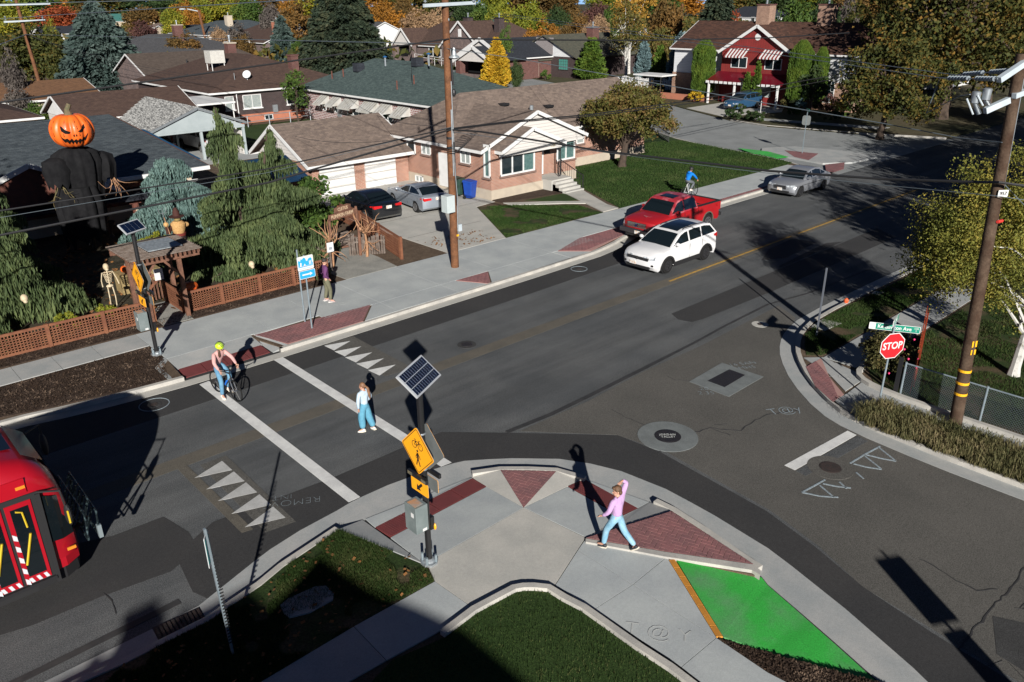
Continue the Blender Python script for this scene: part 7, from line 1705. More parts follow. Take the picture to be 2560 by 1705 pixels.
for i, (u, v, X, Y, z) in enumerate(((520,240,34.4,76.2,3.6),(590,255,38,76,3.6),(640,240,41.5,72,3.6))):
    cable(('service drop from the upper left pole to the brown hip roofed house','second service drop from the upper left pole to the brown house wall','service drop from the upper left pole to the green roofed house')[i], [lp, (X,Y,z)], .014, m_wire, sag=1.2)
cable('service wire over the garage roof to the brick house', [PT(zc(1118,314)), (41.3,69,3.4)], .012, m_wire, sag=.6)
cable('drop wire falling from the tall pole to the garage roof', [PT(zc(1118,318)), (23.4,44.5,3.6)], .01, m_wire, sag=.8)
# to the right
E = lambda u, v, X: PX(u, v, X)
cable('black cable running right from just under the yard lamp to the far right trees', [PT(zc(1112,95)), PY(1280,100,py_-.15), PY(1920,94.6,py_-.15)+Vector((0,0,0))], .024) if False else None
def wire_px(label, pts, r, m=m_wire, depth=None):
    """cable through surveyed sight lines; depth gives the distance along the ground for each"""
    out = []
    for (u, v), D in zip(pts, depth):
        d = ray(u, v); h = math.hypot(d.x, d.y); out.append(Vector((d.x/h*D, d.y/h*D, CAM_H+d.z/h*D)))
    cable(label, out, r, m, n=8)
dp = math.hypot(px_, py_)
wire_px('upper black cable crossing right in front of the red house roof', [(1112,95),(1280,99.5),(1600,101),(1920,94.6),(2123,82)], .034, m_wire, [dp,36,42,52,60])
wire_px('black cable rising right from the middle of the tall pole before the yard tree', [(1125,322),(1280,303),(1480,286),(1700,255),(1920,218),(2140,178)], .034, m_wire, [dp,38,45,54,65,78])
wire_px('second black cable rising right from the middle of the tall pole', [(1125,324),(1280,306),(1480,290),(1700,262),(1920,230),(2140,186)], .026, m_wire, [dp,38,45,54,65,78])
dr_ = math.hypot(rx, ry)
wire_px('thick black cable from the middle of the tall pole to the right pole', [(1122,324),(1200,329),(1280,341),(1500,377),(1800,412),(1920,427),(2200,447),(2440,455),(2499,456),(2600,470)], .036, m_wire, [dp,32.6,31.5,29,26.5,25.8,24.4,23.3,dr_-.3,22.6])
wire_px('thin wire under the thick cable to the right pole', [(1122,328),(1400,366),(1650,400),(1920,433),(2200,462),(2485,489),(2600,505)], .009, m_wireg, [dp,30,27.7,25.8,24.2,dr_-.2,22.6])
wire_px('pale guy wire descending right to the upper part of the right pole', [(1106,120),(1280,144),(1600,201),(1920,259),(2200,307),(2400,345),(2505,356)], .013, m_wireg, [dp,32,29,26.6,24.9,23.6,dr_-.15])
cable('jumper wire looping below the strain insulators', [s1, s1+Vector((.1,.2,-.9)), RP(2400,240,23), RP(2425,236,22.6)], .012, m_wireg)
far_i = Vector((86,30.5,4.9)); cable('thin high wire leading from the strain insulators into the maples', [s1, s1+dirw*40+Vector((0,0,1))], .012, m_wireg)
cable('second thin high wire leading from the strain insulators into the maples', [s2, s2+dirw*40+Vector((0,0,1))], .012, m_wireg)
cable('stay wire falling from the right pole to the right edge', [at(6.8,.15,0), (rx+3.2,ry-2.6,3.2)], .012, m_wireg)
for k in range(9):
    pq = Vector((px_+random.uniform(-.3,.5), py_-.25, 5.2+random.uniform(-.15,.2)))
sp = MB()
for k in range(10):
    z = 5.25+.06*k; sp.tube([(px_-.5+.1*k,py_-.2,z),(px_+.1*k,py_-.25,z-.12+.02*k),(px_+.5+.1*k,py_-.22,z+.08)], .014, 5)
tag(sp.build('cable_splice', m_wire, None, uv=False), 'tangle of spliced black cables on the middle of the tall pole', 'cable')
# ---- chain link fence and red timber fence on the right ----
t = thing('chain_link_fence', 'chain link fence on grey posts along the kerb by the right pole', 'fence', (22.65,7.6,.1))
def chain(par, a, b, h):
    a, b = Vector(a), Vector(b); L = (b-a).length; d = (b-a)/L; mb = MB(); st = .075; n = int((L+h)/st)
    for i in range(n):
        for sg in (1,-1):
            s0 = i*st-(h if sg == 1 else 0); x0, z0_ = (s0, 0) if sg == 1 else (s0, h) if False else (s0, 0)
            p0 = (s0, 0.0) if sg == 1 else (s0, h) 
            p1 = (s0+h, h) if sg == 1 else (s0+h, 0.0)
            if sg == -1: p0 = (s0-h, h); p1 = (s0, 0.0)
            # clip to 0..L
            def clp(p, q):
                if p[0] < 0: k = (0-p[0])/(q[0]-p[0]); p = (0, p[1]+(q[1]-p[1])*k)
                return p
            if p1[0] <= 0 or p0[0] >= L: continue
            q0 = clp(p0, p1)
            if p1[0] > L: k = (L-p0[0])/(p1[0]-p0[0]); q1 = (L, p0[1]+(p1[1]-p0[1])*k)
            else: q1 = p1
            mb.bar(a+d*q0[0]+Z3*(q0[1]+.05), a+d*q1[0]+Z3*(q1[1]+.05), .006, .006)
    return tag(mb.build('mesh_panel', m_wireg, par, uv=False), kind='stuff')
ys_ = [7.72,5.53,3.1,.7,-1.7,-4.1]
for y in ys_: MB().tube([(22.66,y,.1),(22.66,y,1.22)], .032, 8).build('post', m_galv, t)
for a, b in zip(ys_[:-1], ys_[1:]): chain(t, (22.66,a,.12), (22.66,b,.12), 1.02); MB().tube([(22.66,a,1.18),(22.66,b,1.18)], .022, 8).build('top_rail', m_galv, t)
MB().bar((22.62,7.85,.1),(22.6,7.85,1.35),.12,.05).build('dark_post', m_steel, t)
m_redf = mat('red_fence_wood', (0.3,0.055,0.02), .8, (0.2,0.035,0.016), nscale=4, fine=.15)
t = thing('red_timber_fence', 'rust red vertical board fence running from the right corner into the birch tree', 'fence', (23.3,8.3,.1))
A_, B_ = Vector((22.95,7.55,.12)), Vector((27.6,9.1,.12))
n = 30
for i in range(n):
    p = A_.lerp(B_, i/n); q = A_.lerp(B_, (i+.9)/n); MB().bar(p+Z3*.6, q+Z3*.6, .03, 1.15+.03*(i % 3)).build('board', m_redf, t)
for z in (.3,1.0): MB().bar(A_+Z3*z+Vector((.03,-.05,0)), B_+Z3*z+Vector((.03,-.05,0)), .05, .08).build('rail', m_redf, t)
MB().tube([(38.9,11,.0),(38.9,11,.3)], .05, 6) 
t = thing('orange_marker', 'small orange marker cap on the right hand kerb', 'marker', (29.0,12.5,.14)); MB().lathe([(.07,0),(.1,.1),(.04,.18)], (29,12.5,.14), 10).build('cap', mat('marker_orange', (0.6,0.1,0.03), .5), t)
# ======================= THE DECORATED GARDEN =======================
m_lat = mat('cedar_lattice', (0.2,0.085,0.045), .8, (0.14,0.055,0.032), nscale=3, fine=.15, fscale=30)
m_wdg = mat('grey_wood', (0.17,0.14,0.12), .9, (0.1,0.075,0.06), nscale=5, fine=.2, fscale=30, bump=.3)
m_wdb = mat('brown_wood', (0.17,0.085,0.055), .85, (0.1,0.05,0.035), nscale=4, fine=.2, fscale=25)
m_twig = mat('dry_branch', (0.36,0.2,0.11), .9, (0.24,0.13,0.075), nscale=6)
m_bone = mat('bone', (0.5,0.42,0.29), .7, (0.4,0.32,0.2), nscale=9)
def lattice_fence(name, label, pts, h=.78, z0=.13, group='lattice fences around the decorated garden'):
    t = thing(name, label, 'fence', (pts[0][0], pts[0][1], z0), 0, group)
    for p in pts: MB().box(p[0]-.06,p[1]-.06,z0,p[0]+.06,p[1]+.06,z0+h+.06).build('post', m_lat, t)
    for a, b in zip(pts[:-1], pts[1:]):
        a3, b3 = Vector((a[0],a[1],z0)), Vector((b[0],b[1],z0)); d = (b3-a3).normalized(); L = (b3-a3).length; a3 += d*.06; L -= .12
        for z in (.06, h): MB().bar(a3+Z3*z, a3+d*L+Z3*z, .05, .09).build('rail', m_lat, t)
        mb = MB(); n = max(3, int(L/.1))
        for i in range(1, n): mb.bar(a3+d*(L*i/n)+Z3*.08, a3+d*(L*i/n)+Z3*(h-.04), .035, .012, up=d.cross(Z3))
        for j in range(1, 7): z = .08+(h-.14)*j/7; mb.bar(a3+Z3*z, a3+d*L+Z3*z, .012, .035)
        tag(mb.build('lattice_panel', m_lat, t, uv=False), kind='stuff')
    return t
lattice_fence('lattice_fence', 'low cedar lattice fence running left from the pergola gate', [(-2.6,29.35),(-.6,29.35),(1.4,29.35),(3.4,29.35),(5.35,29.32),(7.15,29.28),(8.85,29.25)])
lattice_fence('lattice_fence', 'low cedar lattice fence between the pergola gate and the old path', [(10.1,29.25),(11.5,29.25),(13.1,29.28),(14.6,29.28),(16.15,29.25)])
lattice_fence('lattice_fence', 'cedar lattice fence slanting back beside the driveway', [(19.95,29.15),(20.6,31.9),(21.3,34.6),(21.7,37.4)], h=1.0)
lattice_fence('lattice_fence', 'short lattice return fence beside the pergola gate door', [(10.0,31.0),(10.0,29.35)], h=.8)
# pergola over the gate
t = thing('pergola', 'timber pergola with a slatted top over the garden gate', 'pergola', (9.3,30,.14))
zt = 2.38
for x, y in ((8.75,29.2),(10.0,28.95),(10.35,31.0),(8.9,31.3)): MB().box(x-.07,y-.07,.12,x+.07,y+.07,zt).build('post', m_wdb, t)
for y in (29.0,31.1): MB().bar((8.3,y,zt+.06),(10.8,y,zt+.06),.07,.18).build('beam', m_wdb, t)
for a, b in (((10.0,29.0,1.75),(9.5,29.0,2.35)),((8.75,29.2,1.75),(9.2,29.1,2.35)),((10.0,28.98,1.8),(10.1,29.6,2.35))): MB().bar(a, b, .06,.08).build('brace', m_wdb, t)
for i in range(15): x = 8.35+i*.17; MB().bar((x,28.75,zt+.2),(x,31.35,zt+.2),.045,.1).build('rafter', m_wdb, t)
for i in range(15):
    y = 28.82+i*.175
    for a, b in (((8.25,10.85),) if (i < 4 or i > 12) else ((8.25,9.15),(10.5,10.85))): MB().bar((a,y,zt+.275),(b,y,zt+.275),.05,.05).build('slat', m_wdg, t)
MB().box(9.2,29.6,zt+.26,10.45,31.0,zt+.3).build('sheet_panel', mat('plastic_sheet', (0.26,0.29,0.31), .5, (0.14,0.16,0.17), nscale=9, ndetail=8), t)
g = MB(); d_ = thing('garden_gate', 'brown timber gate door standing open under the pergola', 'gate', (9.5,31.1,.14))
for i in range(8): MB().bar((9.0+.13*i,31.2,.2+.01*i),(9.0+.13*i,31.2,1.35),.12,.03).build('board', m_wdb, d_)
for a, b in (((9.0,31.16,.35),(10.0,31.16,1.2)),((9.0,31.16,1.25),(10.0,31.16,1.25))): MB().bar(a, b, .03,.1).build('brace', m_lat, d_)
MB().box(9.72,31.08,1.05,10.05,31.12,1.5).build('paper_notice', m_white, d_)
m_hay = mat('straw', (0.3,0.22,0.1), .95, (0.16,0.12,0.06), nscale=12)
tag(MB().box(9.0,33.0,.14,10.6,33.8,.95).build('straw_bale', m_hay), 'straw bale with pumpkins on top behind the garden gate', 'bale')
m_pump = mat('pumpkin_orange', (0.62,0.11,0.015), .5, (0.42,0.06,0.01), nscale=2.5, ndetail=7, lo=.4, hi=.7)
def pumpkin_mesh(mb, c, r, h, ribs=9, nu=72, nv=16, M=None):
    vs = []; fs = []
    for j in range(nv+1):
        t_ = math.pi*j/nv-math.pi/2
        for i in range(nu):
            a = 2*math.pi*i/nu; k = 1-.09*abs(math.cos(ribs*a/2))**6; rr = r*math.cos(t_)**.8*k if abs(t_) < 1.57 else 0.0
            zz = h*math.sin(t_)*(1-.16*math.exp(-((rr/r)**2)*8))
            vs.append((c[0]+rr*math.cos(a), c[1]+rr*math.sin(a), c[2]+zz))
    for j in range(nv):
        for i in range(nu): fs.append((j*nu+i, j*nu+(i+1) % nu, (j+1)*nu+(i+1) % nu, (j+1)*nu+i))
    mb.add(vs, fs); return mb
def pumpkin(label, c, r, group=None):
    t = thing('pumpkin', label, 'pumpkin', (c[0],c[1],c[2]), 0, group)
    pumpkin_mesh(MB(), (c[0],c[1],c[2]+r*.75), r, r*.75, nu=36, nv=10).build('shell', m_pump, t, smooth=True, uv=False); MB().tube([(c[0],c[1],c[2]+r*1.4),(c[0]+r*.1,c[1],c[2]+r*1.85)], r*.13, 6).build('stem', m_wdg, t)
pumpkin('left pumpkin on the straw bale behind the gate', (9.35,33.3,.95), .2); pumpkin('larger right pumpkin on the straw bale behind the gate', (9.9,33.3,.95), .27)
pumpkin('glossy orange jack pumpkin on the lattice fence right of the pergola', (10.6,29.9,.7), .27)
pumpkin('orange pumpkin on the ground before the slate house porch', (12.6,41.6,.14), .4)
# the giant pumpkin headed figure
pc = Vector((10.4,40.7,5.72))
t = thing('giant_pumpkin_figure', 'towering costumed figure with a carved pumpkin head and black tattered cloak', 'halloween figure', (10.4,40.7,.12))
hd = pumpkin_mesh(MB(), pc, .93, .78, ribs=10, nu=160, nv=28).build('pumpkin_head', mat('pumpkin_head_paint', (0.7,0.13,0.015), .45, (0.5,0.075,0.01), nscale=1.6, ndetail=8, lo=.4, hi=.75, coat=.2), t, smooth=True, uv=False, angle=180)
MB().tube([pc+Vector((0,0,.6)), pc+Vector((-.02,0,.9)), pc+Vector((.1,-.05,1.15))], [.2,.12,.1], 9).build('stem', mat('stem_brown', (0.16,0.11,0.07), .9, (0.09,0.09,0.05), nscale=6), hd, smooth=True)
m_face = mat('face_black', (0.004,0.003,0.003), .8)
def on_head(az, el, out=.012):      # az measured from the facing direction, degrees
    a = math.radians(-99+az); t_ = math.radians(el); k = 1-.09*abs(math.cos(10*(a % (2*math.pi))/2))**6; rr = .93*math.cos(t_)**.8*k+out
    return (pc.x+rr*math.cos(a), pc.y+rr*math.sin(a), pc.z+.78*math.sin(t_)*(1-.16*math.exp(-((rr/.93)**2)*8)))
def patch(poly, name='face_cut'):
    mb = MB(); tess = tessellate_polygon([[Vector((x, y, 0)) for x, y in poly]]); vs = []; fs = []
    for tr in tess:   # subdivide each triangle so it follows the curved skin
        A, B, Cc = [Vector(poly[i]) for i in tr]; n = 6; idx = {}
        for i in range(n+1):
            for j in range(n+1-i):
                p = A+(B-A)*(i/n)+(Cc-A)*(j/n); idx[i,j] = len(vs); vs.append(on_head(p.x, p.y))
        for i in range(n):
            for j in range(n-i):
                fs.append((idx[i,j],idx[i+1,j],idx[i,j+1]))
                if i+j < n-1: fs.append((idx[i+1,j],idx[i+1,j+1],idx[i,j+1]))
    mb.add(vs, fs).build(name, m_face, hd, uv=False)
patch([(-36,24),(-30,20),(-24,12),(-10,2),(-14,-3),(-24,-2),(-33,6)]); patch([(32,25),(26,18),(18,10),(8,3),(14,-1),(24,2),(32,12)])
patch([(-5,-8),(-2,-4),(-1,-12),(-5,-14)]); patch([(2,-4),(5,-8),(4,-13),(1,-12)])
top_ = [(-42,2),(-36,-14),(-28,-20),(-22,-17),(-17,-25),(-11,-19),(-6,-27),(0,-21),(5,-27),(10,-20),(16,-25),(22,-16),(28,-19),(36,-4)]
bot_ = [(34,-14),(30,-33),(25,-26),(20,-40),(15,-30),(10,-43),(5,-31),(0,-45),(-5,-32),(-10,-44),(-15,-31),(-21,-42),(-26,-29),(-32,-34),(-38,-18)]
patch(top_+bot_)
for k in range(10):
    a = k*36-99+math.degrees(0); r_ = random.Random(k)
    for q in range(4):
        az = k*36+9-.0+r_.uniform(-5,5); e0 = -35+q*22; patch([(az-.9,e0),(az+.9,e0+2),(az+.5,e0+13),(az-.3,e0+12)], 'paint_streak')
m_clk = mat('black_cloth', (0.004,0.004,0.005), .9, (0.01,0.01,0.011), nscale=2.5, ndetail=8, bump=.8, bscale=6)
def cloak(prof, c, n, seed, rag=0.0, ax_=(1.0,.6), name='cloak', tw=0.0):
    r = random.Random(seed); ph = [r.uniform(0, 6.28) for _ in range(4)]; vs = []; fs = []; m = len(prof)
    for j, (rr, z) in enumerate(prof):
        for i in range(n):
            a = 2*math.pi*i/n; w = 1+.06*math.sin(7*a+ph[0]+z*.6)+.05*math.sin(13*a+ph[1])+.03*math.sin(23*a+ph[2]+z)
            zz = z-(rag*(.5+.5*math.sin(9*a+ph[3]))*r.uniform(.4,1) if j == m-1 else 0)
            vs.append((c[0]+rr*w*math.cos(a)*ax_[0], c[1]+rr*w*math.sin(a)*ax_[1], zz))
    for j in range(m-1):
        for i in range(n): fs.append((j*n+i, (j+1)*n+i, (j+1)*n+(i+1) % n, j*n+(i+1) % n))
    fs.append(tuple(range(n)))
    return MB().add(vs, fs).build(name, m_clk, t, smooth=True, uv=False, angle=60)
cloak([(.25,4.95),(.6,4.9),(.95,4.7),(1.08,4.3),(1.0,3.7),(.85,3.0),(.75,2.3)], (10.35,40.9), 80, 3, .9)
cloak([(.8,3.2),(1.0,2.4),(.95,1.5),(.9,.9)], (10.1,40.8), 60, 5, .6, (1.0,.8), 'lower_cloak')
cloak([(.25,4.6),(.55,4.45),(.62,4.0),(.5,3.5)], (9.45,40.7), 30, 7, .5, (1,.9), 'sleeve'); cloak([(.25,4.6),(.55,4.45),(.62,4.0),(.5,3.5)], (11.4,41.1), 30, 8, .5, (1,.9), 'sleeve')
MB().tube([(10.3,40.9,.12),(10.3,40.9,4.8)], .1).build('frame_pole', m_steel, t)
m_vine = mat('vine_twig', (0.16,0.12,0.06), .9, (0.09,0.085,0.04), nscale=9)
def twigs(par, org, n, L, spread, down=.6, seed=1, m=m_vine, r=.03, name='twig_hand', fwd=Vector((0,-.3,0))):
    rr = random.Random(seed); mb = MB()
    for i in range(n):
        p = Vector(org); d = Vector((rr.uniform(-1,1)*spread, rr.uniform(-1,1)*spread, -down+rr.uniform(-.2,.2)))+fwd; pts = [p]; rad = [r]
        for k in range(6):
            p = p+d.normalized()*L/6; d += Vector((rr.uniform(-.5,.5),rr.uniform(-.5,.5),rr.uniform(-.4,.5)))*.7; pts.append(p); rad.append(r*(1-k/7))
        mb.tube(pts, rad, 5)
        if rr.random() < .7: mb.tube([pts[3], pts[3]+Vector((rr.uniform(-.4,.4),rr.uniform(-.3,.3),rr.uniform(-.5,.1)))*L*.5], r*.5, 4)
    return mb.build(name, m, par, uv=False)
twigs(t, (9.3,40.6,3.5), 7, 1.3, .45, seed=2, r=.02); twigs(t, (11.7,41.0,3.5), 7, 1.5, .5, seed=4, r=.022, m=m_twig, fwd=Vector((.35,-.3,0)))
# scarecrow
t = thing('scarecrow', 'scarecrow with a wide hat, straw shirt and pitchfork in front of the blue cedar', 'scarecrow', (13.1,37.2,.14))
x, y = 13.1, 37.2
MB().lathe([(.25,.14),(.3,.7),(.27,1.05)], (x,y,0), 14).build('trousers', mat('velvet_dark', (0.03,0.008,0.008), .7, (0.012,0.01,0.01), nscale=5), t, smooth=True)
MB().lathe([(.29,1.0),(.3,1.12)], (x,y,0), 14).build('belt', mat('cloth_maroon', (0.13,0.025,0.02), .8), t, smooth=True)
MB().lathe([(.24,1.1),(.33,1.35),(.36,1.55),(.2,1.68)], (x,y,0), 14).ball((x+.36,y,1.45),(.16,.14,.12),8,6).build('straw_shirt', mat('straw_bright', (0.5,0.31,0.13), .95, (0.36,0.2,0.08), nscale=16, bump=.6, bscale=40), t, smooth=True)
MB().ball((x,y-.05,1.8),(.15,.15,.17),12,8).build('head', mat('burlap', (0.25,0.19,0.07), .9, (0.16,0.12,0.06), nscale=9), t, smooth=True)
MB().lathe([(.34,1.88),(.35,1.91),(.17,1.93),(.15,2.12),(.06,2.3)], (x,y,0), 16).build('hat', mat('hat_brown', (0.05,0.02,0.016), .8), t, smooth=True)
MB().bar((x-.3,y,1.5),(x-.55,y-.15,1.2),.12,.12).bar((x-.55,y-.15,1.2),(x-.6,y-.2,1.65),.12,.12).build('arm', mat('sleeve_dark', (0.05,0.02,0.015), .8), t)
MB().ball((x-.6,y-.2,1.65),(.12,.12,.12),8,6).build('glove', MATS['straw_bright'], t); f = MB().tube([(x-.35,y-.25,.14),(x-.65,y-.25,2.0)], .02, 6).build('pitchfork', m_twig, t)
MB().tube([(x-.65,y-.25,2.0),(x-.67,y-.25,2.2)], .015, 5).tube([(x-.85,y-.25,2.45),(x-.82,y-.25,2.2),(x-.52,y-.25,2.2),(x-.5,y-.25,2.45)], .012, 5).tube([(x-.67,y-.25,2.2),(x-.67,y-.25,2.45)], .012, 5).build('tines', m_metal, f)
# skeletons
def skeleton(label, x, y, z, up=True, s=1.0, rz=0):
    t = thing('skeleton', label, 'skeleton', (x,y,z), rz, 'plastic skeletons in the garden')
    sk = MB().ball((0,0,1.62*s),(.1*s,.12*s,.13*s),12,8).ball((0,-.06*s,1.53*s),(.06*s,.07*s,.05*s),8,6).build('skull', m_bone, t, smooth=True, world=False)
    mb = MB(); mb.tube([(0,0,.9*s),(0,0,1.5*s)], .025*s, 6)
    mb.build('spine', m_bone, t, world=False)
    for k in range(6):
        r = (.15-.012*k)*s; z_ = (1.38-.06*k)*s; MB().tube([(r*math.sin(a), -r*.7*math.cos(a)+.0, z_-.03*s*math.cos(a)) for a in [i*.5-2.8 for i in range(12)]], .012*s, 5).build('rib', m_bone, t, world=False)
    mb = MB().ball((0,0,.9*s),(.13*s,.08*s,.06*s),8,6)
    for q in (-1,1): mb.tube([(0,0,1.42*s),(q*.18*s,0,1.42*s),(q*.26*s,-.05*s,1.15*s),(q*.28*s,-.16*s,.95*s)], .018*s, 5).tube([(q*.08*s,0,.88*s),(q*.1*s,-.05*s,.48*s),(q*.1*s,.02*s,.06*s)], .022*s, 5)
    mb.build('limbs', m_bone, t, world=False)
skeleton('plastic skeleton standing left of the pergola in the shade', 8.2, 31.6, .14, s=1.05)
skeleton('small pale skeleton hanging beside the porch post of the slate house', 13.9, 44.2, .5, s=.8)
for lb, x, y, z in (('pale skull poking out of the lower left weeping cedar', 5.0,29.7,1.9),('pale skull in the lower branches of the middle weeping cedar', 13.2,30.0,1.2)):
    tag(MB().ball((x,y,z),(.12,.13,.14),12,8).ball((x,y-.07,z-.1),(.07,.07,.07),8,6).build('skull', m_bone, smooth=True, uv=False), lb, 'skull', 'plastic skulls in the trees')
# the old path gateway with its carved board
t = thing('board_gateway', 'rustic gateway of crooked posts carrying a carved wooden farm sign', 'gateway', (17.5,30.7,.13))
for (a, b) in (((17.1,30.4,.13),(17.15,30.4,2.2)),((18.95,31.0,.13),(18.9,31.0,2.45))): MB().tube([a, ((a[0]+b[0])/2+.04,a[1],(a[2]+b[2])/2), b], [.08,.07,.06], 7).build('post', m_wdb, t)
ax = Vector((1,.25,0)).normalized(); nn = ax.cross(Z3)
bd1 = MB().slabv([(-.85,-.15),(.85,-.15),(.9,.02),(.8,.13),(-.8,.13)], (18.0,30.75,2.28), ax, Z3, 0, .04).build('sign_board', m_wdb, t); bd2 = MB().slabv([(-.5,-.12),(.5,-.12),(.52,.1),(.3,.16),(-.5,.1)], (18.05,30.76,2.54), ax, Z3, 0, .04).build('sign_board', m_wdb, t)
m_let = mat('carved_letter', (0.45,0.33,0.22), .8); text('lettering', 'PUMPKIN FARM', Vector((18.0,30.75,2.27))+nn*.045, .23, m_let, axes(ax, Z3, nn), bd1, ext=.004, bold=.004, sx=.85); text('lettering', "CLETUS", Vector((18.05,30.76,2.54))+nn*.045, .2, m_let, axes(ax, Z3, nn), bd2, ext=.004, bold=.003, sx=.9)
for (x, y, sd) in ((17.0,30.2,12),(19.05,30.6,14)):
    tr = thing('dead_tree_figure', 'bare dead branches tied up like a figure at the %s gateway post' % ('left' if x < 18 else 'right'), 'dead branches', (x,y,.13), 0, 'dead branch figures at the gateway')
    MB().tube([(x,y,.13),(x+.04,y,.7),(x-.03,y,1.3)], [.07,.06,.05], 6).build('trunk', m_twig, tr); twigs(tr, (x,y,1.2), 12, 1.2, .8, -.6, sd, m_twig, .03, 'branches', Vector((0,0,0)))
    twigs(tr, (x,y,.9), 5, .9, 1.0, .3, sd+5, m_twig, .022, 'branches', Vector((0,0,0)))
t = thing('paling_fence', 'leaning grey palings of a rustic fence at the foot of the right gateway post', 'fence', (19.0,30.6,.13))
rr = random.Random(5)
for i in range(15):
    x = 18.55+.1*i; y = 31.25-.052*i*1.0; MB().bar((x,y,.1),(x+rr.uniform(-.04,.04),y+rr.uniform(-.03,.03),1.05+rr.uniform(-.12,.15)),.085,.035,up=(0,1,0)).build('paling', m_wdg, t)
MB().bar((18.5,31.3,.75),(20.0,30.5,.75),.04,.06).build('rail', m_wdg, t)
t = thing('timber_pile', 'pile of old grey timbers beside the old path', 'timber pile', (18.4,33.2,.13))
for i in range(14): MB().bar((17.6+rr.uniform(-.2,.2),32.8+.14*i,.2+.07*(i%4)),(20.2+rr.uniform(-.3,.2),32.3+.16*i+rr.uniform(-.2,.2),.22+.08*(i%3)),.18,.07).build('timber', m_wdg if i % 3 else m_wdb, t)
t = thing('notice_post', 'white paper notice on a grey stake before the left gateway post', 'notice', (16.75,29.9,.13)); MB().bar((16.75,29.9,.1),(16.75,29.9,1.25),.08,.05).build('stake', m_wdg, t); MB().box(16.6,29.84,1.0,16.92,29.865,1.42).build('paper', m_white, t); MB().box(16.68,29.835,1.1,16.84,29.84,1.22).build('print', mat('print_grey', (0.25,0.27,0.3), .8), t)
t = thing('urn_lantern', 'black iron garden urn before the slate house door', 'urn', (11.6,42.6,.12)); MB().lathe([(.2,.12),(.1,.3),(.12,.5),(.3,.85),(.32,.9)], (11.6,42.6,0), 14).build('bowl', m_steel, t, smooth=True); twigs(t, (11.6,42.6,.9), 7, .8, .5, -.9, 31, m_vine, .02, 'twigs', Vector((0,0,0)))
# garden ground
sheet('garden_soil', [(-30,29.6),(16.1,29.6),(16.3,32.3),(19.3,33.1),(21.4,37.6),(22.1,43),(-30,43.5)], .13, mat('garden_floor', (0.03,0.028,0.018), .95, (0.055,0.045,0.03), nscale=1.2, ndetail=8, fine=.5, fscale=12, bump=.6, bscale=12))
flakes('fallen_leaves', [(2,29.6),(16,29.6),(20,34),(20,42),(2,42)], 1500, .15, .07, m_leaf_d, 64, .7, .7)
sheet('gate_path', [(8.9,28.5),(10.0,28.5),(10.0,31.1),(9.0,31.1)], .145, m_oldc)
# fences near the red house and the lawn corner
t = thing('picket_fence', 'white picket fence before the blue spruces', 'fence', (88,67,.1))
for i in range(44):
    y = 61.5+i*.27; 
    if 66.6 < y < 67.8: continue
    MB().prism([(87.95,y-.08),(88.0,y-.08),(88.0,y+.08),(87.95,y+.08)], .1, 1.35+.1*math.sin(i*.8)).build('picket', m_white, t)
for z in (.45,1.0): MB().box(88.0,61.4,z,88.06,73.4,z+.12).build('rail', m_white, t)
tag(MB().box(87.7,64.3,1.25,87.75,65.3,1.95).build('banner', mat('banner_blue', (0.1,0.4,0.6), .6, (0.5,0.55,0.55), nscale=3)), 'small blue and white banner hanging on the white picket fence', 'banner')
t = thing('iron_fence', 'low black iron fence at the far lawn corner', 'fence', (54.4,40,.1))
P = [Vector((54.3,40.0,.1)), Vector((57.4,43.6,.1))]
for z in (.12,.75): MB().bar(P[0]+Z3*z, P[1]+Z3*z, .04,.04).build('rail', m_steel, t)
for i in range(24): q = P[0].lerp(P[1], i/23); MB().tube([q, q+Z3*.8], .015, 4).build('bar', m_steel, t)
t = thing('yard_rail_fence', 'grey pipe rail fence above the lawn below the brown roofed house', 'fence', (32,73.5,.1))
for z in (.6,1.1): MB().tube([(31.6,73.6,z),(40.8,73.6,z)], .035, 6).build('rail', m_metal, t)
for i in range(5): MB().tube([(31.8+2.2*i,73.6,.1),(31.8+2.2*i,73.6,1.15)], .05, 6).build('post', m_metal, t)
# ======================= VEGETATION =======================
m_bark = mat('bark', (0.07,0.05,0.038), .95, (0.045,0.034,0.027), nscale=5, bump=.5, bscale=20)
m_barkw = mat('bark_white', (0.45,0.44,0.41), .85, (0.1,0.09,0.08), nscale=3.5, ndetail=8, lo=.5, hi=.68, bump=.3)
def leafm(name, a, b, c, ns=.5): return mat('leaf_'+name, a, .75, b, kind='leaf', nscale=ns, kp=c, spec=.3)
L_ = leafm
l_ced = L_('cedar', (0.035,0.058,0.02), (0.07,0.1,0.038), (0.12,0.15,0.055), .9)
l_atlas = L_('atlas', (0.06,0.11,0.1), (0.11,0.18,0.165), (0.15,0.23,0.2), 1.0)
l_spr = L_('spruce', (0.025,0.05,0.042), (0.055,0.085,0.075), (0.09,0.125,0.11), .35)
l_sprd = L_('spruce_dark', (0.012,0.024,0.015), (0.03,0.045,0.025), (0.055,0.06,0.03), .35)
l_blue = L_('blue_spruce', (0.07,0.12,0.13), (0.13,0.2,0.21), (0.17,0.25,0.25), .7)
l_arb = L_('arborvitae', (0.035,0.075,0.01), (0.075,0.13,0.014), (0.13,0.17,0.02), .6)
l_yard = L_('brown_olive', (0.045,0.065,0.012), (0.11,0.1,0.022), (0.17,0.1,0.035), .45)
l_gold = L_('gold', (0.2,0.2,0.015), (0.48,0.28,0.015), (0.55,0.36,0.03), 1.1)
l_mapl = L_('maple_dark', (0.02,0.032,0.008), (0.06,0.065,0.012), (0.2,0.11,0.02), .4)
l_birch = L_('birch', (0.075,0.095,0.015), (0.17,0.17,0.03), (0.3,0.23,0.04), .8)
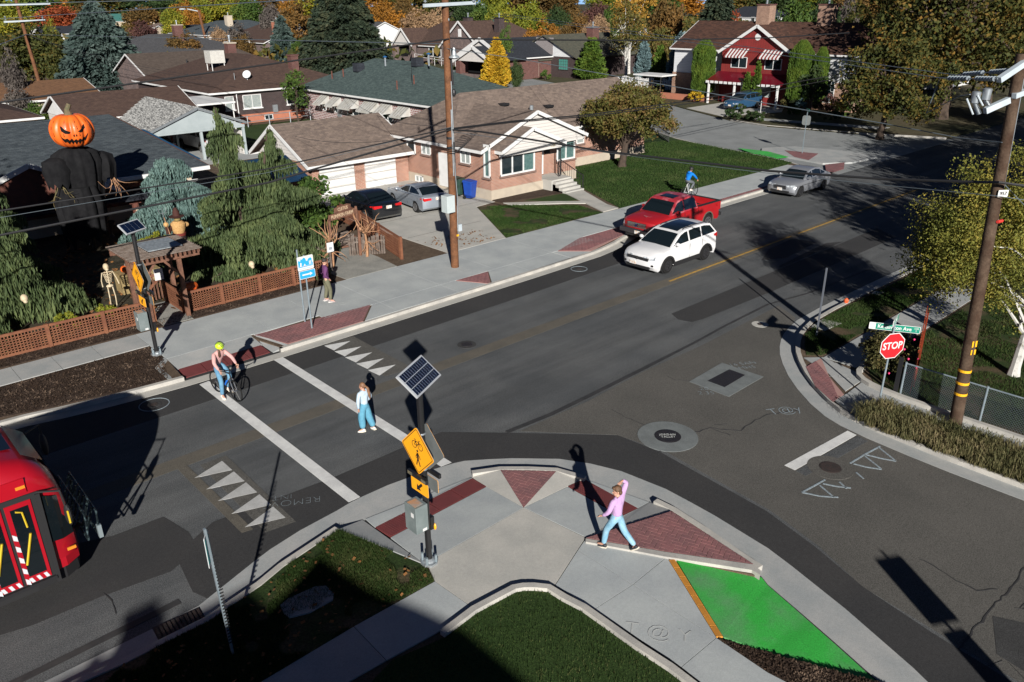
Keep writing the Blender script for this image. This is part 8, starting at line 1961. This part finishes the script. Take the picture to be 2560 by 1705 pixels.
l_green = L_('green', (0.025,0.055,0.01), (0.055,0.1,0.016), (0.1,0.13,0.02), .5)
l_dkgr = L_('dark_green', (0.012,0.03,0.01), (0.03,0.055,0.014), (0.05,0.07,0.02), .5)
l_yg = L_('yellow_green', (0.06,0.1,0.012), (0.17,0.18,0.015), (0.32,0.25,0.02), .25)
l_or = L_('orange', (0.12,0.07,0.012), (0.28,0.12,0.015), (0.42,0.18,0.02), .3)
l_red = L_('red', (0.14,0.05,0.015), (0.3,0.06,0.02), (0.36,0.1,0.025), .3)
l_br = L_('brown', (0.06,0.045,0.015), (0.13,0.075,0.02), (0.2,0.1,0.025), .3)
l_tan = L_('tan', (0.13,0.09,0.05), (0.32,0.2,0.11), (0.42,0.28,0.16), .4)
l_gr = L_('grey_twigs', (0.06,0.05,0.045), (0.1,0.085,0.075), (0.13,0.11,0.09), .4)
l_pur = L_('purple', (0.05,0.025,0.022), (0.09,0.04,0.035), (0.13,0.06,0.045), .4)
l_bush = L_('rose_bush', (0.03,0.04,0.012), (0.07,0.065,0.02), (0.12,0.09,0.03), 1.5)
def quads(c, d, w, a):
    """leaf quads: centre c, half-length vector d, half-width vector w; a slightly pointed kite"""
    V = np.stack([c-d, c+w*1.0-d*.1, c+d, c-w*1.0-d*.1], 1); return V.reshape(-1, 3)
def rnd_unit(r, n): v = r.normal(size=(n,3)); return v/np.linalg.norm(v, axis=1, keepdims=True)
def round_crown(r, nC, nL, rad, leaf, rc=.3, flat=.0, hollow=.55, asp=.6, low=-.85):
    """clumps spread through an ellipsoid of half-axes rad; returns vertices and clump centres"""
    u = rnd_unit(r, nC*3); u = u[u[:,2] > low][:nC]; nC = len(u); rr = hollow+(1-hollow)*r.random((nC,1))**.6
    rr *= 1+.14*np.sin(u[:,:1]*4+1)+.1*np.sin(u[:,1:2]*5+u[:,2:]*3)
    cc = u*rr*np.array(rad)*(1-rc*.5); sz = rc*(.6+.8*r.random(nC)); k = np.repeat(np.arange(nC), nL)
    p = r.normal(size=(nC*nL,3))*.42; ln = np.linalg.norm(p, axis=1, keepdims=True); p = p/np.maximum(ln,1e-6)*np.minimum(ln,1.0)
    m = min(rad); p = cc[k]+p*(sz[k][:,None]*m)*np.array([1,1,.75])
    n = len(p); s = leaf*(.6+.8*r.random((n,1))); d = rnd_unit(r, n)*s; w = np.cross(d, rnd_unit(r, n)); w = w/np.maximum(np.linalg.norm(w,axis=1,keepdims=True),1e-6)*s*asp
    return quads(p, d, w, 0), cc
def trunk_mb(base, h, r0, tips, r, cr=.35, seed=1):
    mb = MB(); rr = random.Random(seed); b = Vector(base); top = b+Vector((rr.uniform(-.1,.1)*h, rr.uniform(-.1,.1)*h, h)); mid = b.lerp(top, .5)+Vector((rr.uniform(-.04,.04)*h, rr.uniform(-.04,.04)*h, 0))
    mb.tube([b, b+Vector((0,0,h*.08)), mid, top], [r0*1.35, r0, r0*.75, r0*.3], 8)
    for tp in tips:
        tp = Vector(tp); s = b.lerp(top, rr.uniform(.3,.95)); m1 = s.lerp(tp, .5)+Vector((0,0,(tp-s).length*.12)); mb.tube([s, m1, tp], [r0*.35, r0*.2, r0*.05], 5)
    return mb
def broad_tree(name, label, x, y, z0, ztop, rad, m, leaf, nC=70, nL=110, bark=m_bark, seed=1, r0=.16, group=None, rc=.33, hollow=.5, cbot=None, cat='tree', nt=22, asp=.6, lean=(0,0)):
    r = np.random.default_rng(seed); t = thing(name, label, cat, (x,y,z0), 0, group)
    cb = cbot if cbot is not None else z0+(ztop-z0)*.2; hz = (ztop-cb)/2; cz = cb+hz
    V, cc = round_crown(r, nC, nL, (rad, rad, hz), leaf, rc, hollow=hollow, asp=asp); off = np.array([x+lean[0], y+lean[1], cz]); V = V+off; cc = cc+off
    fast_mesh('crown', V, 4, m, t)
    trunk_mb((x,y,z0-.05), (cz-z0)*1.15, r0, [tuple(c) for c in cc[:nt]], r, seed=seed).build('trunk', bark, t, smooth=True, uv=False)
    return t
def spruce_V(r, h, R, nlev, nb, leaf, droop=.25, low=.04, dens=9, pw=.85, lift=0.0, hang=.3, tiers=True):
    P = []; D = []
    for i in range(nlev):
        f = low+(1-low)*(i/nlev); z = h*f; Rl = R*(1-f)**pw+.05*R*(1-f); n = max(4, int(nb*(1-f)**.6+3))
        for k in range(n):
            a = r.random()*6.283; L = Rl*(.72+.4*r.random()); m = max(3, int(dens*L/R*3)); s = np.linspace(.12, 1, m)
            zz = z+lift*L*s-droop*L*s**2+.06*h/nlev*r.normal(size=m); px = np.cos(a)*L*s; py = np.sin(a)*L*s
            w = (1-s*.75)*L*.22
            for rep in range(5):
                q = r.normal(size=m)*w; dx = -np.sin(a)*q; dy = np.cos(a)*q
                P.append(np.stack([px+dx, py+dy, zz-abs(q)*.25+r.normal(size=m)*leaf*.5],1))
                dd = np.stack([np.cos(a)+r.normal(size=m)*.5, np.sin(a)+r.normal(size=m)*.5, -hang+r.normal(size=m)*.3],1); D.append(dd)
    P = np.concatenate(P); D = np.concatenate(D); D /= np.linalg.norm(D, axis=1, keepdims=True); n = len(P)
    s = leaf*(.6+.8*r.random((n,1))); d = D*s; w = np.cross(d, rnd_unit(r, n)); w = w/np.maximum(np.linalg.norm(w,axis=1,keepdims=True),1e-6)*s*.42
    return quads(P, d, w, 0)
def conifer(name, label, x, y, z0, h, R, m, leaf, nlev=30, nb=16, seed=1, group=None, cat='conifer', r0=.2, **kw):
    r = np.random.default_rng(seed); t = thing(name, label, cat, (x,y,z0), 0, group)
    V = spruce_V(r, h, R, nlev, nb, leaf, **kw)+np.array([x,y,z0]); fast_mesh('foliage', V, 4, m, t)
    MB().tube([(x,y,z0-.05),(x,y,z0+h*.9)], [r0,r0*.15], 8).build('trunk', m_bark, t, uv=False); return t
def weeping(name, label, x, y, z0, h, R, m, seed=1, nb=60, w=.035, L0=.32, tops=((0,0,1),), group='weeping cedars in the decorated garden', squash=1.0, dens=1.0, cone=.75, cat='conifer'):
    """arching boughs hung with curtains of drooping sprays"""
    r = np.random.default_rng(seed); t = thing(name, label, cat, (x,y,z0), 0, group); P = []; Ls = []; tb = MB()
    for (tx, ty, hk) in tops:
        H_ = h*hk; tb.tube([(x,y,z0-.1),(x+tx*.5,y+ty*.5,z0+H_*.5),(x+tx,y+ty,z0+H_)], [.16,.1,.02], 7)
        for i in range(int(nb*hk)):
            f = (i+.5)/(nb*hk); f = f**1.15; zb = H_*(.06+.94*f); Rl = R*((1-f)**cone*.95+.06)*(.65+.5*r.random()); a = r.random()*6.283
            m_ = max(6, int(Rl/.07)); s = np.linspace(.08, 1, m_); wob = .12*np.sin(s*5+r.random()*6)
            bx = tx*(zb/H_)+np.cos(a+wob)*Rl*s; by = ty*(zb/H_)+np.sin(a+wob)*Rl*s*squash; bz = zb+Rl*(.2*s-.42*s**2)+.05*np.sin(s*9)
            if i % 2 == 0: tb.tube([(x+bx[j], y+by[j], z0+max(bz[j]-.1,.1)) for j in range(0, m_*2//3, 3)], .02, 4)
            k = int(13*dens)
            side = (r.random((m_,k))-.5)*2*(.12+.34*(1-abs(s-.55)))[:,None]*Rl*.42
            ox = bx[:,None]-np.sin(a)*side; oy = by[:,None]+np.cos(a)*side; oz = bz[:,None]-abs(side)*.35
            ln = L0*(.5+.9*r.random((m_,k)))*(.5+.6*np.sin(np.pi*np.clip(s,0.1,.95)))[:,None]
            for q in range(3):   # each hanging strand is a chain of narrow sprays
                j = .02*(q+1); P.append(np.stack([ox+r.normal(size=ox.shape)*j, oy+r.normal(size=ox.shape)*j, oz-ln*(.35+.6*q)], -1).reshape(-1,3)); Ls.append(ln.reshape(-1)*(.55-.1*q))
    P = np.concatenate(P)+np.array([x,y,z0]); Ls = np.concatenate(Ls); keep = P[:,2] > z0+.05; P = P[keep]; Ls = Ls[keep]; n = len(P)
    d = np.stack([r.normal(size=n)*.16, r.normal(size=n)*.16, -np.ones(n)],1)*Ls[:,None]; aa = r.random(n)*6.283
    wv = np.stack([np.cos(aa)*w*(.6+.8*r.random(n)), np.sin(aa)*w*(.6+.8*r.random(n)), np.zeros(n)],1)
    fast_mesh('foliage', quads(P, d, wv, 0), 4, m, t); tb.build('trunk', m_bark, t, uv=False); return t
weeping('weeping_cedar', 'largest weeping cedar, twin topped and green, in the middle of the decorated garden', 14.6,32.9,.13, 7.0, 4.4, l_ced, 1, nb=31, tops=((-.9,-.4,1.0),(1.5,.1,.84)), squash=.9, cone=1.0, L0=.36, w=.03)
weeping('weeping_cedar', 'weeping cedar at the left edge of the picture above the lattice fence', 4.4,32.6,.13, 5.4, 4.3, l_ced, 2, nb=34, tops=((0,0,1.0),), squash=.85, cone=.7, L0=.38, w=.03)
weeping('weeping_cedar', 'taller weeping cedar behind the left one, cut by the picture edge', 4.6,37.8,.13, 7.3, 3.2, l_ced, 3, nb=40, squash=.9, L0=.42, w=.03)
weeping('blue_cedar', 'weeping blue cedar draped in front of the slate house wall', 14.0,39.9,.13, 4.0, 2.9, l_atlas, 4, nb=48, w=.04, L0=.34, group=None, cone=.45, squash=.5)
broad_tree('laurel_shrub', 'glossy dark green shrub between the middle cedar and the driveway', 19.0,35.2,.13,3.3,1.7,l_green,.11,34,90,seed=5,r0=.06,cbot=.3,cat='shrub',asp=.8)
broad_tree('garden_shrub', 'low yellow green shrub in front of the blue cedar', 12.3,38.2,.13,1.1,.7,l_yg,.08,16,60,seed=6,r0=.03,cbot=.2,cat='shrub')
for i, (x, y, r_, m_, lb) in enumerate(((6.2,30.4,.55,l_yg,'low yellow leaved shrub behind the lattice fence left of the pergola'),(7.6,30.6,.5,l_yg,'yellow and orange flowering plants left of the pergola post'),(13.4,43.6,.7,l_green,'green shrub under the porch lamp of the slate house'))):
    broad_tree('garden_shrub', lb, x, y, .13, .13+r_*1.3, r_, m_, .06, 14, 60, seed=60+i, r0=.02, cbot=.15, cat='shrub')
broad_tree('yard_tree', 'olive and rust brown broadleaf tree on the lawn right of the brick house', 43.9,36.2,.13,6.0,3.7,l_yard,.085,120,170,seed=7,r0=.26,rc=.27,cbot=1.35,nt=40,hollow=.35,lean=(.2,.2))
broad_tree('yard_tree', 'thin half bare tree whose crown reaches out right behind the lawn tree', 48.6,38.9,.13,5.6,2.9,l_br,.07,46,60,seed=8,r0=.08,rc=.4,cbot=1.6,nt=40,hollow=.3)
t = broad_tree('sapling', 'small green and yellow sapling before the brown roofed house', 38.3,71.8,.1,5.2,1.5,l_green,.11,34,50,seed=9,r0=.09,cbot=1.6,nt=20)
conifer('yellow_tree', 'bright yellow pyramidal tree in front of the charcoal bungalow', 74.6,83.9,0,6.5,2.15,l_gold,.17,26,22,10,droop=-.35,low=.06,pw=.62,cat='tree',hang=-.5)
conifer('blue_spruce', 'big blue grey spruce towering left of the brown hip roofed house', 34.4,113.8,0,11.6,6.6,l_spr,.3,40,26,11,droop=.16,low=.02,pw=.72,dens=13)
conifer('dark_spruce', 'very tall dark spruce behind the green roofed house', 72.4,118.2,0,15.5,8.0,l_sprd,.34,44,30,12,droop=.22,low=.02,pw=.6,dens=13); 
conifer('blue_spruce', 'slim blue grey conifer left of the tall dark spruce', 82.6,157.5,0,8.6,3.4,l_spr,.3,22,14,13,pw=.6)
conifer('blue_spruce', 'bright blue spruce right of the white picket gate', 89.2,64.9,0,7.0,1.7,l_blue,.17,30,20,14,droop=-.3,low=.16,pw=.45,hang=-.4)
conifer('blue_spruce', 'smaller blue spruce left of the white picket gate', 90.4,71.6,0,5.8,1.4,l_blue,.16,26,16,15,droop=-.3,low=.18,pw=.5,hang=-.4)
conifer('green_cypress', 'conical bright green tree right of the mossy bungalow', 92.6,83.2,0,5.9,2.3,l_arb,.18,26,20,16,droop=-.2,low=.03,pw=.5,hang=-.4)
conifer('green_cypress', 'light green slender tree between the two blue spruces', 91.0,69.4,0,5.4,1.3,l_arb,.16,24,16,17,droop=-.3,low=.03,pw=.5,hang=-.4)
def columnar(label, x, y, z0, h, R, seed, m=l_arb, leaf=.085, n=22000):
    r = np.random.default_rng(seed); t = thing('arborvitae', label, 'hedge tree', (x,y,z0), 0, 'columnar arborvitae at the red gabled house')
    f = r.random(n); a = r.random(n)*6.283; prof = R*np.minimum(1, np.minimum((f+.03)*5, ((1-f)*4.5+.12)**.7)); k = (.82+.18*r.random(n))*(1+.07*np.sin(a*5+f*4)+.05*np.sin(a*9-f*13))
    P = np.stack([x+np.cos(a)*prof*k, y+np.sin(a)*prof*k, z0+h*f], 1); s = leaf*(.6+.8*r.random((n,1)))
    D = np.stack([np.cos(a)*.35+r.normal(size=n)*.15, np.sin(a)*.35+r.normal(size=n)*.15, np.ones(n)],1); D /= np.linalg.norm(D,axis=1,keepdims=True); w = np.cross(D, rnd_unit(r, n)); w = w/np.linalg.norm(w,axis=1,keepdims=True)*s*.35
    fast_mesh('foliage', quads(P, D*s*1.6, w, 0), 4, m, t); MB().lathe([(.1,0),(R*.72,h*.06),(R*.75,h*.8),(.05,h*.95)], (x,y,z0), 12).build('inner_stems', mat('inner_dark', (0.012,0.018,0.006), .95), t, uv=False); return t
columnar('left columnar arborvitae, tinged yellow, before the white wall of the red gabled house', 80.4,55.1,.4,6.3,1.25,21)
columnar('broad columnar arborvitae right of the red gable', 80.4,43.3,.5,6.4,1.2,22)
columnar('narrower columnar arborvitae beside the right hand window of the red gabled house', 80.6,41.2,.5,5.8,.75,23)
for i, (x, y, h) in enumerate(((79.4,47.6,4.6),(79.2,48.6,3.4))): conifer('slim_cypress', ('taller','shorter')[i]+' of two slim pale cypresses before the red porch', x,y,.3,h,.55,l_arb,.11,24,12,24+i,droop=-.4,low=.02,pw=.4,hang=-.6)
broad_tree('shade_tree', 'small dark tree in the shade before the right arborvitae', 73.6,38.2,.2,4.9,1.6,l_dkgr,.14,30,70,seed=26,r0=.08,cbot=1.5)
for i, (x, y, h, r_, m_, lb) in enumerate(((69.8,43.6,1.5,1.5,l_dkgr,'clipped dark hedge on the shaded corner by the blue car'),(69.9,41.6,1.2,1.2,l_dkgr,'second clipped hedge ball right of the corner hedge'),(78.9,54.9,1.5,.9,l_gold,'small golden shrub beside the driveway of the red gabled house'),(80.2,44.4,1.5,.8,l_bush,'reddish shrub under the broad arborvitae'),
        (79.6,42.4,1.3,.6,l_blue,'blue grey dwarf shrub beside the broad arborvitae'),(80.2,39.6,2.0,1.2,l_pur,'purple leaved shrub under the right window of the red gabled house'),(79.6,37.9,1.4,.8,l_green,'round green shrub at the right corner of the red gabled house'),(77,41.6,.9,.8,l_green,'low green shrub on the shaded bank'),(75.5,36.5,1.0,2.0,l_dkgr,'long dark shrub along the shaded bank'),
        (85.5,64.8,1.0,.8,l_dkgr,'low dark shrub before the picket gate'),(84,95,1.2,1.2,l_dkgr,'dark shrub by the steps of the mossy bungalow'),(87.2,87.2,1.5,.9,l_green,'green shrub before the wall of the mossy bungalow'),(86.5,106,1.6,2.2,l_green,'green shrubs before the stone bungalow'),(77.0,90,1.1,1.6,l_green,'low hedge before the porch of the charcoal bungalow'),(79.6,85.6,2.6,1.6,l_dkgr,'tall dark shrub right of the yellow tree'))):
    broad_tree('shrub', lb, x, y, .1, .1+h, r_, m_, .1, 20, 60, seed=40+i, r0=.04, cbot=.1, cat='shrub', nt=4, group=None)
# right side trees
t = broad_tree('weeping_birch', 'weeping birch with yellowing leaves and a leaning white trunk behind the right pole', 26.6,5.9,.13,6.7,2.75,l_birch,.036,190,420,bark=m_barkw,seed=27,r0=.15,rc=.26,cbot=.9,nt=9,hollow=.3,lean=(.9,1.5))
broad_tree('rose_bush', 'tall rose bush with small pink flowers behind the stop sign', 23.25,8.5,.13,1.95,.72,l_bush,.045,40,120,seed=28,r0=.03,rc=.4,cbot=.2,cat='shrub')
fl = MB()
for i in range(14): fl.ball((23.25+random.uniform(-.6,.5), 8.3+random.uniform(-.6,.3), .5+random.random()*1.2), .035, 6, 4)
o = fl.build('rose_flowers', mat('rose_pink', (0.6,0.02,0.12), .6), bpy.data.objects['rose_bush'], uv=False)
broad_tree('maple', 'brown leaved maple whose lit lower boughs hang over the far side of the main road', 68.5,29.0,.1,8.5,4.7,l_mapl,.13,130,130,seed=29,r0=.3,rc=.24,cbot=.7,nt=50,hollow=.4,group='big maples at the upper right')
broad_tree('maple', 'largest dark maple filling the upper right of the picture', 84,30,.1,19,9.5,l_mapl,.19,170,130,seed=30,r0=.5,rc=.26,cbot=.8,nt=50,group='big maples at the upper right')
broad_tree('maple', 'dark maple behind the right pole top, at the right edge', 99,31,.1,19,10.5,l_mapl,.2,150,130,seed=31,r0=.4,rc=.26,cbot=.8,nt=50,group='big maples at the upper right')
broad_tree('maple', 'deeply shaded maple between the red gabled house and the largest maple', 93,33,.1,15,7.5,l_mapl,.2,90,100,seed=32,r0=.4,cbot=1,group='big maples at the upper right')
broad_tree('maple', 'tall shade tree in the side yard just outside the right edge', 31.5,-1.5,.1,12.5,4.6,l_mapl,.15,70,110,seed=33,r0=.35,rc=.35,cbot=3.5,group='big maples at the upper right')
broad_tree('maple', 'second shade tree in the side yard outside the right edge', 40.5,-3.0,.1,13.5,6.0,l_mapl,.17,90,110,seed=34,r0=.35,rc=.35,cbot=3,group='big maples at the upper right')
broad_tree('maple', 'third shade tree along the shaded main road beyond the right edge', 52,2.0,.1,13,6.5,l_mapl,.17,90,110,seed=35,r0=.35,rc=.35,cbot=3,group='big maples at the upper right')
broad_tree('roadside_shrub', 'leafy shrub above the shaded kerb right of the bare post', 37.5,8.6,.1,4.8,2.6,l_birch,.05,60,150,seed=36,r0=.1,cbot=.5,cat='shrub')
sh = bpy.data.objects['maple.005'] if 'maple.005' in bpy.data.objects else None
for i, (x, y, k, lb) in enumerate(((47,.5,1.0,'fourth shade tree outside the right edge, nearest the bend of the shadow'),(61,-1.5,1.1,'fifth shade tree far along the main road outside the picture'),(72,1.5,1.2,'sixth and farthest shade tree outside the right edge'),(-6,29.5,.95,'shade tree outside the left edge beside the slate house'),(-12,40,1.1,'second shade tree outside the left edge behind the first'))):
    c = copy_tree(sh); c.location = (x, y, .1); c.rotation_euler.z = i*1.3; c.scale = (k, k, k); c['label'] = lb
    if x < 0: c['group'] = 'shade trees outside the left edge'
# ornamental grass along the right kerb
def tuft_field(poly, n, m, seed, z=.13, L=.7):
    q, r = scatter('x', poly, n, z, .1, m, seed); cen = q[r.integers(0, n, n)]; k = 26
    base, _ = scatter('x', poly, n//k, z, .1, m, seed+1); b = np.repeat(base, k, 0); N = len(b); a = r.random(N)*6.283; l = L*(.5+.7*r.random(N)); out = .25+.75*r.random(N)
    dirx, diry = np.cos(a), np.sin(a); b = b+r.normal(size=b.shape)*.04; wx, wy = -diry*.006, dirx*.006; V = []
    pts = []
    for s_, hz in ((0,0),(.4,.62),(.8,.8),(1.0,.62)):
        pts.append(np.stack([b[:,0]+dirx*l*out*s_*.8, b[:,1]+diry*l*out*s_*.8, z+l*hz*(1-.35*out)], 1))
    W = np.stack([wx, wy, np.zeros(N)], 1)
    for i in range(3): V.append(np.stack([pts[i]-W, pts[i]+W, pts[i+1]+W*.7, pts[i+1]-W*.7], 1).reshape(-1,3))
    return np.concatenate(V)
og = tuft_field([(20.25,8.0),(21.3,7.6),(21.35,-3),(20.1,-3),(20.15,6.5)], 32000, None, 51, L=.62)
o = fast_mesh('ornamental_grass', og, 4, L_('dry_grass', (0.05,0.06,0.02), (0.12,0.11,0.045), (0.24,0.19,0.1), 1.2), kind='stuff')
# vegetation too far away or too repeated to model leaf by leaf up close: shared crowns
TPL = []
for i in range(4):
    r = np.random.default_rng(100+i); V, cc = round_crown(r, 80, 75, (1,1,1), .055, .34, hollow=.45); o = fast_mesh('crown', V, 4, l_yg); tk = trunk_mb((0,0,-1.25), 1.3, .035, [tuple(c) for c in cc[:24]], r, seed=i).build('trunk', m_bark, None, uv=False); TPL.append((o.data, tk.data)); bpy.data.objects.remove(o); bpy.data.objects.remove(tk)
def far_tree(label, u, vtop, D, rpx, m, zc=None, group=None, name='autumn_tree', bot=.8, tp=None, squash=1.0):
    d = ray(u, vtop); h = math.hypot(d.x, d.y); x, y = d.x/h*D, d.y/h*D; zt = CAM_H+d.z/h*D; R = rpx*D/F_PX*1.05; hz = max(1.2, (zt-bot)/2)
    t = thing(name, label, 'tree', (x,y,zt-hz), (u*7.3) % 6.28, group); t.scale = (R, R*squash, hz)
    cm, tm = TPL[tp if tp is not None else int(u) % 4]
    c = bpy.data.objects.new('crown', cm); C.objects.link(c); c.parent = t; c.material_slots[0].link = 'OBJECT'; c.material_slots[0].material = m
    k = bpy.data.objects.new('trunk', tm); C.objects.link(k); k.parent = t; return t
for (lb, u, v, D, rp, m_) in (
    ('red leaved maple at the upper left beyond the pole', 137,14,330,56,l_red),('yellow green tree at the top left corner', 25,4,300,42,l_yg),
    ('dark olive tree around the upper left pole', 70,48,128,78,l_mapl),('olive tree right of the upper left pole', 138,92,124,40,l_mapl),('small yellow green tree beside the red maple', 118,46,150,16,l_yg),
    ('clipped looking green shrub before the orange roofed building', 92,255,84,34,l_green),('twiggy grey tree at the left edge', 14,120,92,22,l_gr),('grey shrub at the foot of the leafless left pole', 36,215,88,26,l_gr),
    ('brown orange tree above the teal roof', 352,14,330,42,l_br),('brown tree left of the blue spruce top', 215,10,340,45,l_br),('purple leaved tree behind the grey hip roof', 355,52,230,30,l_pur),
    ('golden tree right of the street lamp', 452,2,300,34,l_or),('green yellow tree behind the slate blue roof', 425,18,260,30,l_yg),('bright yellow tree above the slate blue roof', 500,-6,310,36,l_yg),('orange tree beside the yellow one above the slate blue roof', 478,12,290,24,l_or),('yellow green tree at the top left of centre', 560,-8,320,42,l_yg),('olive tree with a bare trunk above the slate roof', 620,-6,300,38,l_green),
    ('rust brown hedge behind the grey hip roof', 450,82,165,42,l_br),('pale bare tree right of the street lamp', 545,70,180,24,l_tan),('bare brown tree by the brown gable', 590,58,190,30,l_gr),('brown shrub behind the rooftop cooler', 600,86,150,32,l_br),
    ('bare grey tree left of the orange brown tree', 672,5,200,26,l_gr),('large orange brown tree left of the dark spruce', 738,2,190,52,l_br),('golden top tree behind the orange brown tree', 716,-10,260,26,l_or),('green shrub at the foot of the orange brown tree', 752,96,170,24,l_green),
    ('golden orange tree right of the dark spruce', 955,2,240,42,l_or),('brown orange tree behind the pole insulators', 1005,-8,280,34,l_br),('tan seeded tree behind the stone bungalow', 1042,22,230,40,l_tan),('second tan seeded tree near the wooden pole', 1090,16,225,26,l_tan),('dark green tree right of the wooden pole', 1165,2,250,34,l_dkgr),('green tree behind the bungalow chimneys', 1205,6,240,32,l_green),('yellow green tree at the top centre', 1250,-4,230,36,l_yg),('grey blue shrub behind the stone bungalow ridge', 1232,44,205,18,l_spr),
    ('green yellow tree left of the dark round tree', 1320,-2,165,46,l_yg),('dark green round tree above the solar panel roof', 1392,12,205,30,l_dkgr),('orange bush left of the mossy roof', 1325,72,140,26,l_or),('orange and green tree behind the mossy roof', 1370,50,160,34,l_or),('rust coloured tree behind the mossy bungalow chimney', 1412,58,160,28,l_br),('rust orange tree in the top centre right', 1440,26,215,34,l_br),('bare purple brown tree above it', 1500,4,240,36,l_pur),('pale tan tree before the bare purple one', 1500,36,190,24,l_tan),('red tinged small tree near the white flue', 1465,62,175,14,l_tan),
    ('dark tree at the top before the golden birch', 1540,-6,210,26,l_green),('olive brown tree right of the golden birch', 1668,-8,160,46,l_br),('olive tree behind the blue spruce', 1655,70,130,40,l_yard),('green tree between the dark conifer and the white house', 1812,10,165,28,l_green),('red brown tree left of the red house chimney', 1835,28,150,22,l_red),('bare grey hill tree below the white house', 1880,60,180,24,l_gr),('pale blue grey tree above the red house chimney', 1925,18,190,32,l_spr),
    ('green tree above the right end of the red house', 1995,0,135,52,l_green),('dark green tree above the red house right chimney', 2065,-6,150,46,l_dkgr),('bare white branched tree at the top right', 2125,-8,170,26,l_gr),('olive tree at the roof end of the red house', 2150,8,120,46,l_mapl),('green brown tree in the top right corner', 2330,-12,115,70,l_mapl),('dark tree at the top right edge', 2480,-12,110,70,l_mapl),
    ('brown green tree behind the yellow tree', 1262,62,125,20,l_green),('dark shrub between the yellow tree and the mossy porch', 1292,150,100,16,l_dkgr)):
    far_tree(lb, u, v, D, rp, m_)
conifer('dark_conifer', 'very dark tall conifer right of the thin pole at the top', 118,79,0,14.5,4.4,l_sprd,.28,30,18,71,pw=.55)
broad_tree('birch', 'tall birch with a white trunk and olive yellow leaves left of the blue spruces', 94,77.6,0,11.2,3.2,l_yard,.15,60,60,bark=m_barkw,seed=72,r0=.24,cbot=2.6,nt=40,hollow=.25)
broad_tree('birch', 'tall golden birch rising out of the top of the picture', 103,84.5,0,15.5,3.4,l_gold if False else L_('golden_birch',(0.16,0.11,0.02),(0.36,0.2,0.03),(0.46,0.27,0.05),.5),.17,70,90,bark=m_barkw,seed=73,r0=.24,cbot=3,nt=30,hollow=.25)
mix_ = [l_br, l_yg, l_green, l_or, l_mapl, l_dkgr, l_yg, l_br]
rr = random.Random(9)
for i in range(30):
    far_tree('distant autumn tree on the skyline behind the neighbourhood roofs', -120+i*97+rr.uniform(-30,30), rr.uniform(-46,-20), rr.uniform(380,520), rr.uniform(48,70), mix_[i % 8], group='distant trees along the skyline', name='skyline_tree')
# low scrub that hides the ground far behind the houses
r = np.random.default_rng(77); n = 26000; D = 150+330*r.random(n)**.8; A = np.radians(10+75*r.random(n)); P = np.stack([D*np.cos(A), D*np.sin(A), .3+2.6*r.random(n)], 1)
s = (.5+.7*r.random((n,1))); d = rnd_unit(r, n)*s; w = np.cross(d, rnd_unit(r, n)); w = w/np.linalg.norm(w,axis=1,keepdims=True)*s*.6
fast_mesh('distant_shrubbery', quads(P, d, w, 0), 4, l_mapl, kind='stuff')
